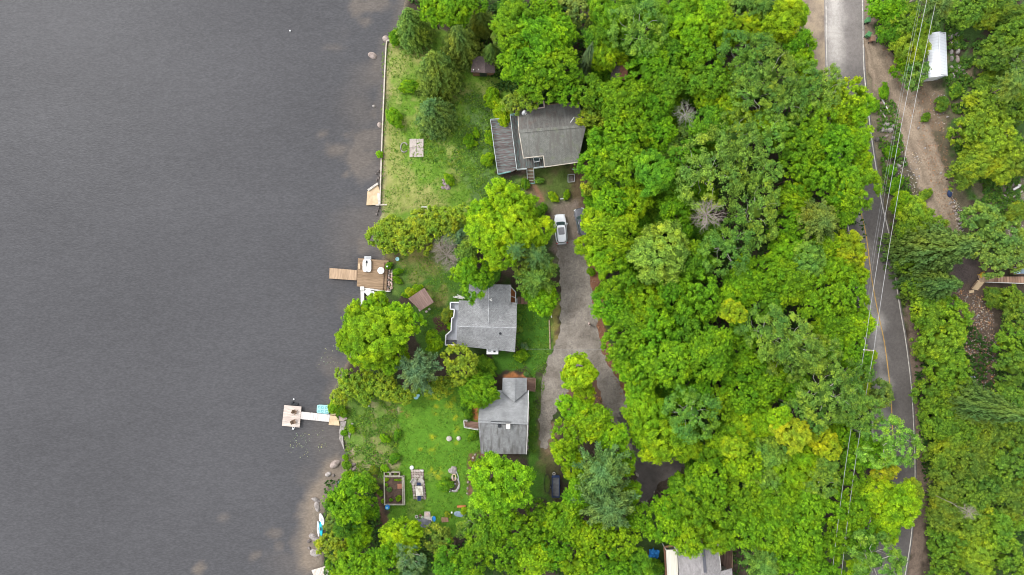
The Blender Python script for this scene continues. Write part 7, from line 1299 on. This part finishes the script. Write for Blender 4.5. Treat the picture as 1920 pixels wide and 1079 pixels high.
# ---------------- power lines
def pole(px, py, z, lab, arm):
    x, y, _ = P(px, py, z); p = thing('utility_pole', (x, y, 0), lab, 'utility pole', 'utility poles'); mb = MB(); mb.tube([(x, y, 0), (x, y, z * .5), (x, y, z + .3)], [.17, .15, .11], 10); mb.build('pole', M['polewood'], p)
    ax = Vector((1, -.1, 0)).normalized(); c = Vector((x, y, z)); mb = MB(); mb.bar(c - ax * .72, c + ax * .72, .10, .10); mb.build('crossarm', M['polewood'], p)
    for s in (-1, 1): q = c + ax * .66 * s; mb = MB(); mb.lathe((q.x, q.y, z + .06), [(.03, 0), (.08, .06), (.05, .12), (.08, .16), (.03, .22)], 10); mb.build('insulator', M['white'], p)
    return c, ax
cA, ax = pole(1751, -28, 10.2, 'utility pole leaning out of the top edge above the east trees', 1); cB, _ = pole(1627.5, 657, 10.2, 'utility pole with pale crossarm at the yellow trees by the road', 1); cC, _ = pole(1556, 1190, 10.2, 'utility pole beyond the bottom edge', 1)
bpy.data.objects.remove([o_ for o_ in bpy.data.objects if o_.name.startswith('insulator')][-1]) if False else None
def wire(a, b_, sag, rad, mat, lab, name='power_line'):
    a, b_ = Vector(a), Vector(b_); n = 24; pts = [a + (b_ - a) * i / n - Vector((0, 0, sag * 4 * (i / n) * (1 - i / n))) for i in range(n + 1)]; o_ = MB().tube(pts, rad, 6).build(name, mat); tag(o_, lab, 'cable', 'power lines')
for s, t in ((-1, 'left'), (1, 'right')):
    wire(cA + ax * .66 * s + Vector((0, 0, .28)), cB + ax * .66 * s + Vector((0, 0, .28)), 1.0, .03, M['wire'], f'{t} one of the upper pale power lines over the road and dirt track'); wire(cB + ax * .66 * s + Vector((0, 0, .28)), cC + ax * .66 * s + Vector((0, 0, .28)), 0.9, .03, M['wire'], f'{t} one of the upper pale power lines over the lower wood')
for d_, t in ((-.16, 'left'), (.16, 'right')): wire(cA + Vector((d_ - .1, 0, -2.6)), cB + Vector((d_ - .1, 0, -2.2)), .9, .012, M['darkwire'], f'{t} strand of the thin low cable pair beside the power lines', 'telephone_cable')
wire(P(986, 655, 3.1), P(1180, 657, 6.5), .5, .012, M['darkwire'], 'thin service cable crossing the driveway from the middle cottage', 'service_cable')

# ---------------- loose green cover, lily pads, litter: things nobody could count
def scatter(name, polys, n, half, colf, mat, z=.04, kind='stuff', lab='', cat='', zr=.25, aspect=1.2, keep=None, seed=0):
    r = np.random.default_rng(seed); pos = []; 
    for px, cnt in polys:
        poly = [P2(*p) for p in px]; xa, xb = min(p[0] for p in poly), max(p[0] for p in poly); ya, yb = min(p[1] for p in poly), max(p[1] for p in poly)
        q = np.stack([r.uniform(xa, xb, cnt * 3), r.uniform(ya, yb, cnt * 3)], 1); q = q[sdist(q[:, 0], q[:, 1], poly) > 0]
        c = fbm(q[:, 0], q[:, 1], 1.4, 3, seed + 5); q = q[c > (keep or .47)][:cnt]; pos.append(q)
    q = np.concatenate(pos); m_ = len(q); z_ = z + r.random(m_) * zr; p3 = np.stack([q[:, 0], q[:, 1], z_], 1)
    nr = np.array([0, 0, 1.0]) + unit(r, m_) * .75; V = cards(p3, nr, half * r.uniform(.6, 1.4, m_), aspect, None, r)
    me_ = finish(name, V, np.clip(.5 + r.normal(size=m_) * .2, 0, 1), mat); o_ = bpy.data.objects.new(name, me_); COL.objects.link(o_); o_.color = (*colf, 1); tag(o_, lab, cat, kind=kind)
scatter('ground_cover', [([(612, 742), (745, 738), (745, 880), (700, 910), (650, 900), (650, 860), (640, 800)], 4600), ([(740, 280), (740, 300)] + [(880, 170), (950, 200), (930, 330), (1000, 350), (900, 400), (860, 330)], 5500)], 0, .09, (.15, .27, .035), leaf, lab='weedy green plants on the lake bank and beside the upper deck', cat='ground cover', seed=1)
scatter('ground_cover', [([(1710, 0), (1919, 0), (1919, 430), (1840, 400), (1790, 300), (1780, 170), (1700, 60)], 16000), ([(1640, 160), (1680, 200), (1710, 380), (1660, 390), (1645, 260)], 1800), ([(1875, 540), (1919, 540), (1919, 720), (1875, 720)], 1200)], 0, .13, (.10, .20, .03), leaf, lab='green undergrowth on the bank east of the road', cat='ground cover', seed=2, zr=.5, keep=.45)
scatter('ground_cover', [([(1100, 0), (1500, 0), (1540, 200), (1620, 420), (1610, 800), (1540, 1079), (1380, 1079), (1230, 960), (1320, 860), (1180, 700), (1110, 480)], 22000), ([(760, 0), (1100, 0), (1090, 200), (930, 170), (860, 60)], 5000), ([(610, 900), (700, 900), (720, 1000), (1200, 1000), (1200, 1079), (610, 1079)], 6000), ([(1700, 500), (1919, 700), (1919, 1079), (1740, 1079)], 9000)], 0, .17, (.05, .11, .02), leaf, lab='dark green undergrowth on the floor of the woods', cat='ground cover', seed=3, zr=.8, keep=.42)
scatter('lawn_tufts', [([(716, 80), (830, 120), (930, 150), (930, 380), (714, 400)], 7000), ([(740, 740), (900, 700), (900, 850), (880, 1000), (740, 1000), (716, 890)], 4500), ([(745, 480), (860, 480), (850, 650), (800, 650), (780, 560)], 2200), ([(970, 570), (1030, 570), (1030, 650), (1005, 850), (990, 850), (990, 700), (950, 690)], 2600)], 0, .07, (.13, .245, .025), leaf, lab='short tufts of grass across the lawns', cat='grass', seed=4, zr=.05, keep=.40)
lily = leafmat('lily_leaf', .05)
scatter('lily_pads', [([(545, 815), (605, 805), (612, 840), (570, 862), (540, 850)], 95), ([(598, 650), (640, 645), (632, 700), (592, 690)], 34)], 0, .065, (.24, .26, .16), lily, z=-.285, lab='pale lily leaves floating off the lower shore', cat='lily pads', seed=6, zr=.01, keep=.40)
lt = leafmat('dry_litter', .0)
scatter('leaf_litter', [([(1100, 470), (1112, 470), (1128, 540), (1140, 650), (1190, 780), (1170, 760), (1125, 640), (1108, 540)], 900), ([(1100, 715), (1130, 750), (1150, 800), (1120, 790)], 300), ([(1640, 60), (1700, 130), (1760, 200), (1800, 400), (1770, 420), (1700, 200)], 1600), ([(1790, 540), (1860, 560), (1870, 730), (1830, 740), (1800, 640)], 1500)], 0, .07, (.28, .16, .10), lt, lab='dry brown leaf and twig litter along driveway and track edges', cat='leaf litter', seed=7, zr=.05, keep=.3)
pale = leafmat('pale_chips', .0)
scatter('stone_chips', [([(1790, 540), (1860, 560), (1875, 730), (1830, 740), (1800, 640)], 700), ([(1680, 250), (1730, 300), (1720, 400), (1690, 390), (1660, 300)], 260), ([(1785, 370), (1800, 380), (1810, 440), (1795, 440)], 160), ([(1740, 170), (1770, 170), (1780, 250), (1755, 250)], 60), ([(1870, 330), (1919, 330), (1919, 480), (1885, 470)], 420)], 0, .075, (.38, .34, .31), pale, lab='pale stone chips and rubble on the bare east bank', cat='rubble', seed=8, zr=.05, keep=.3)
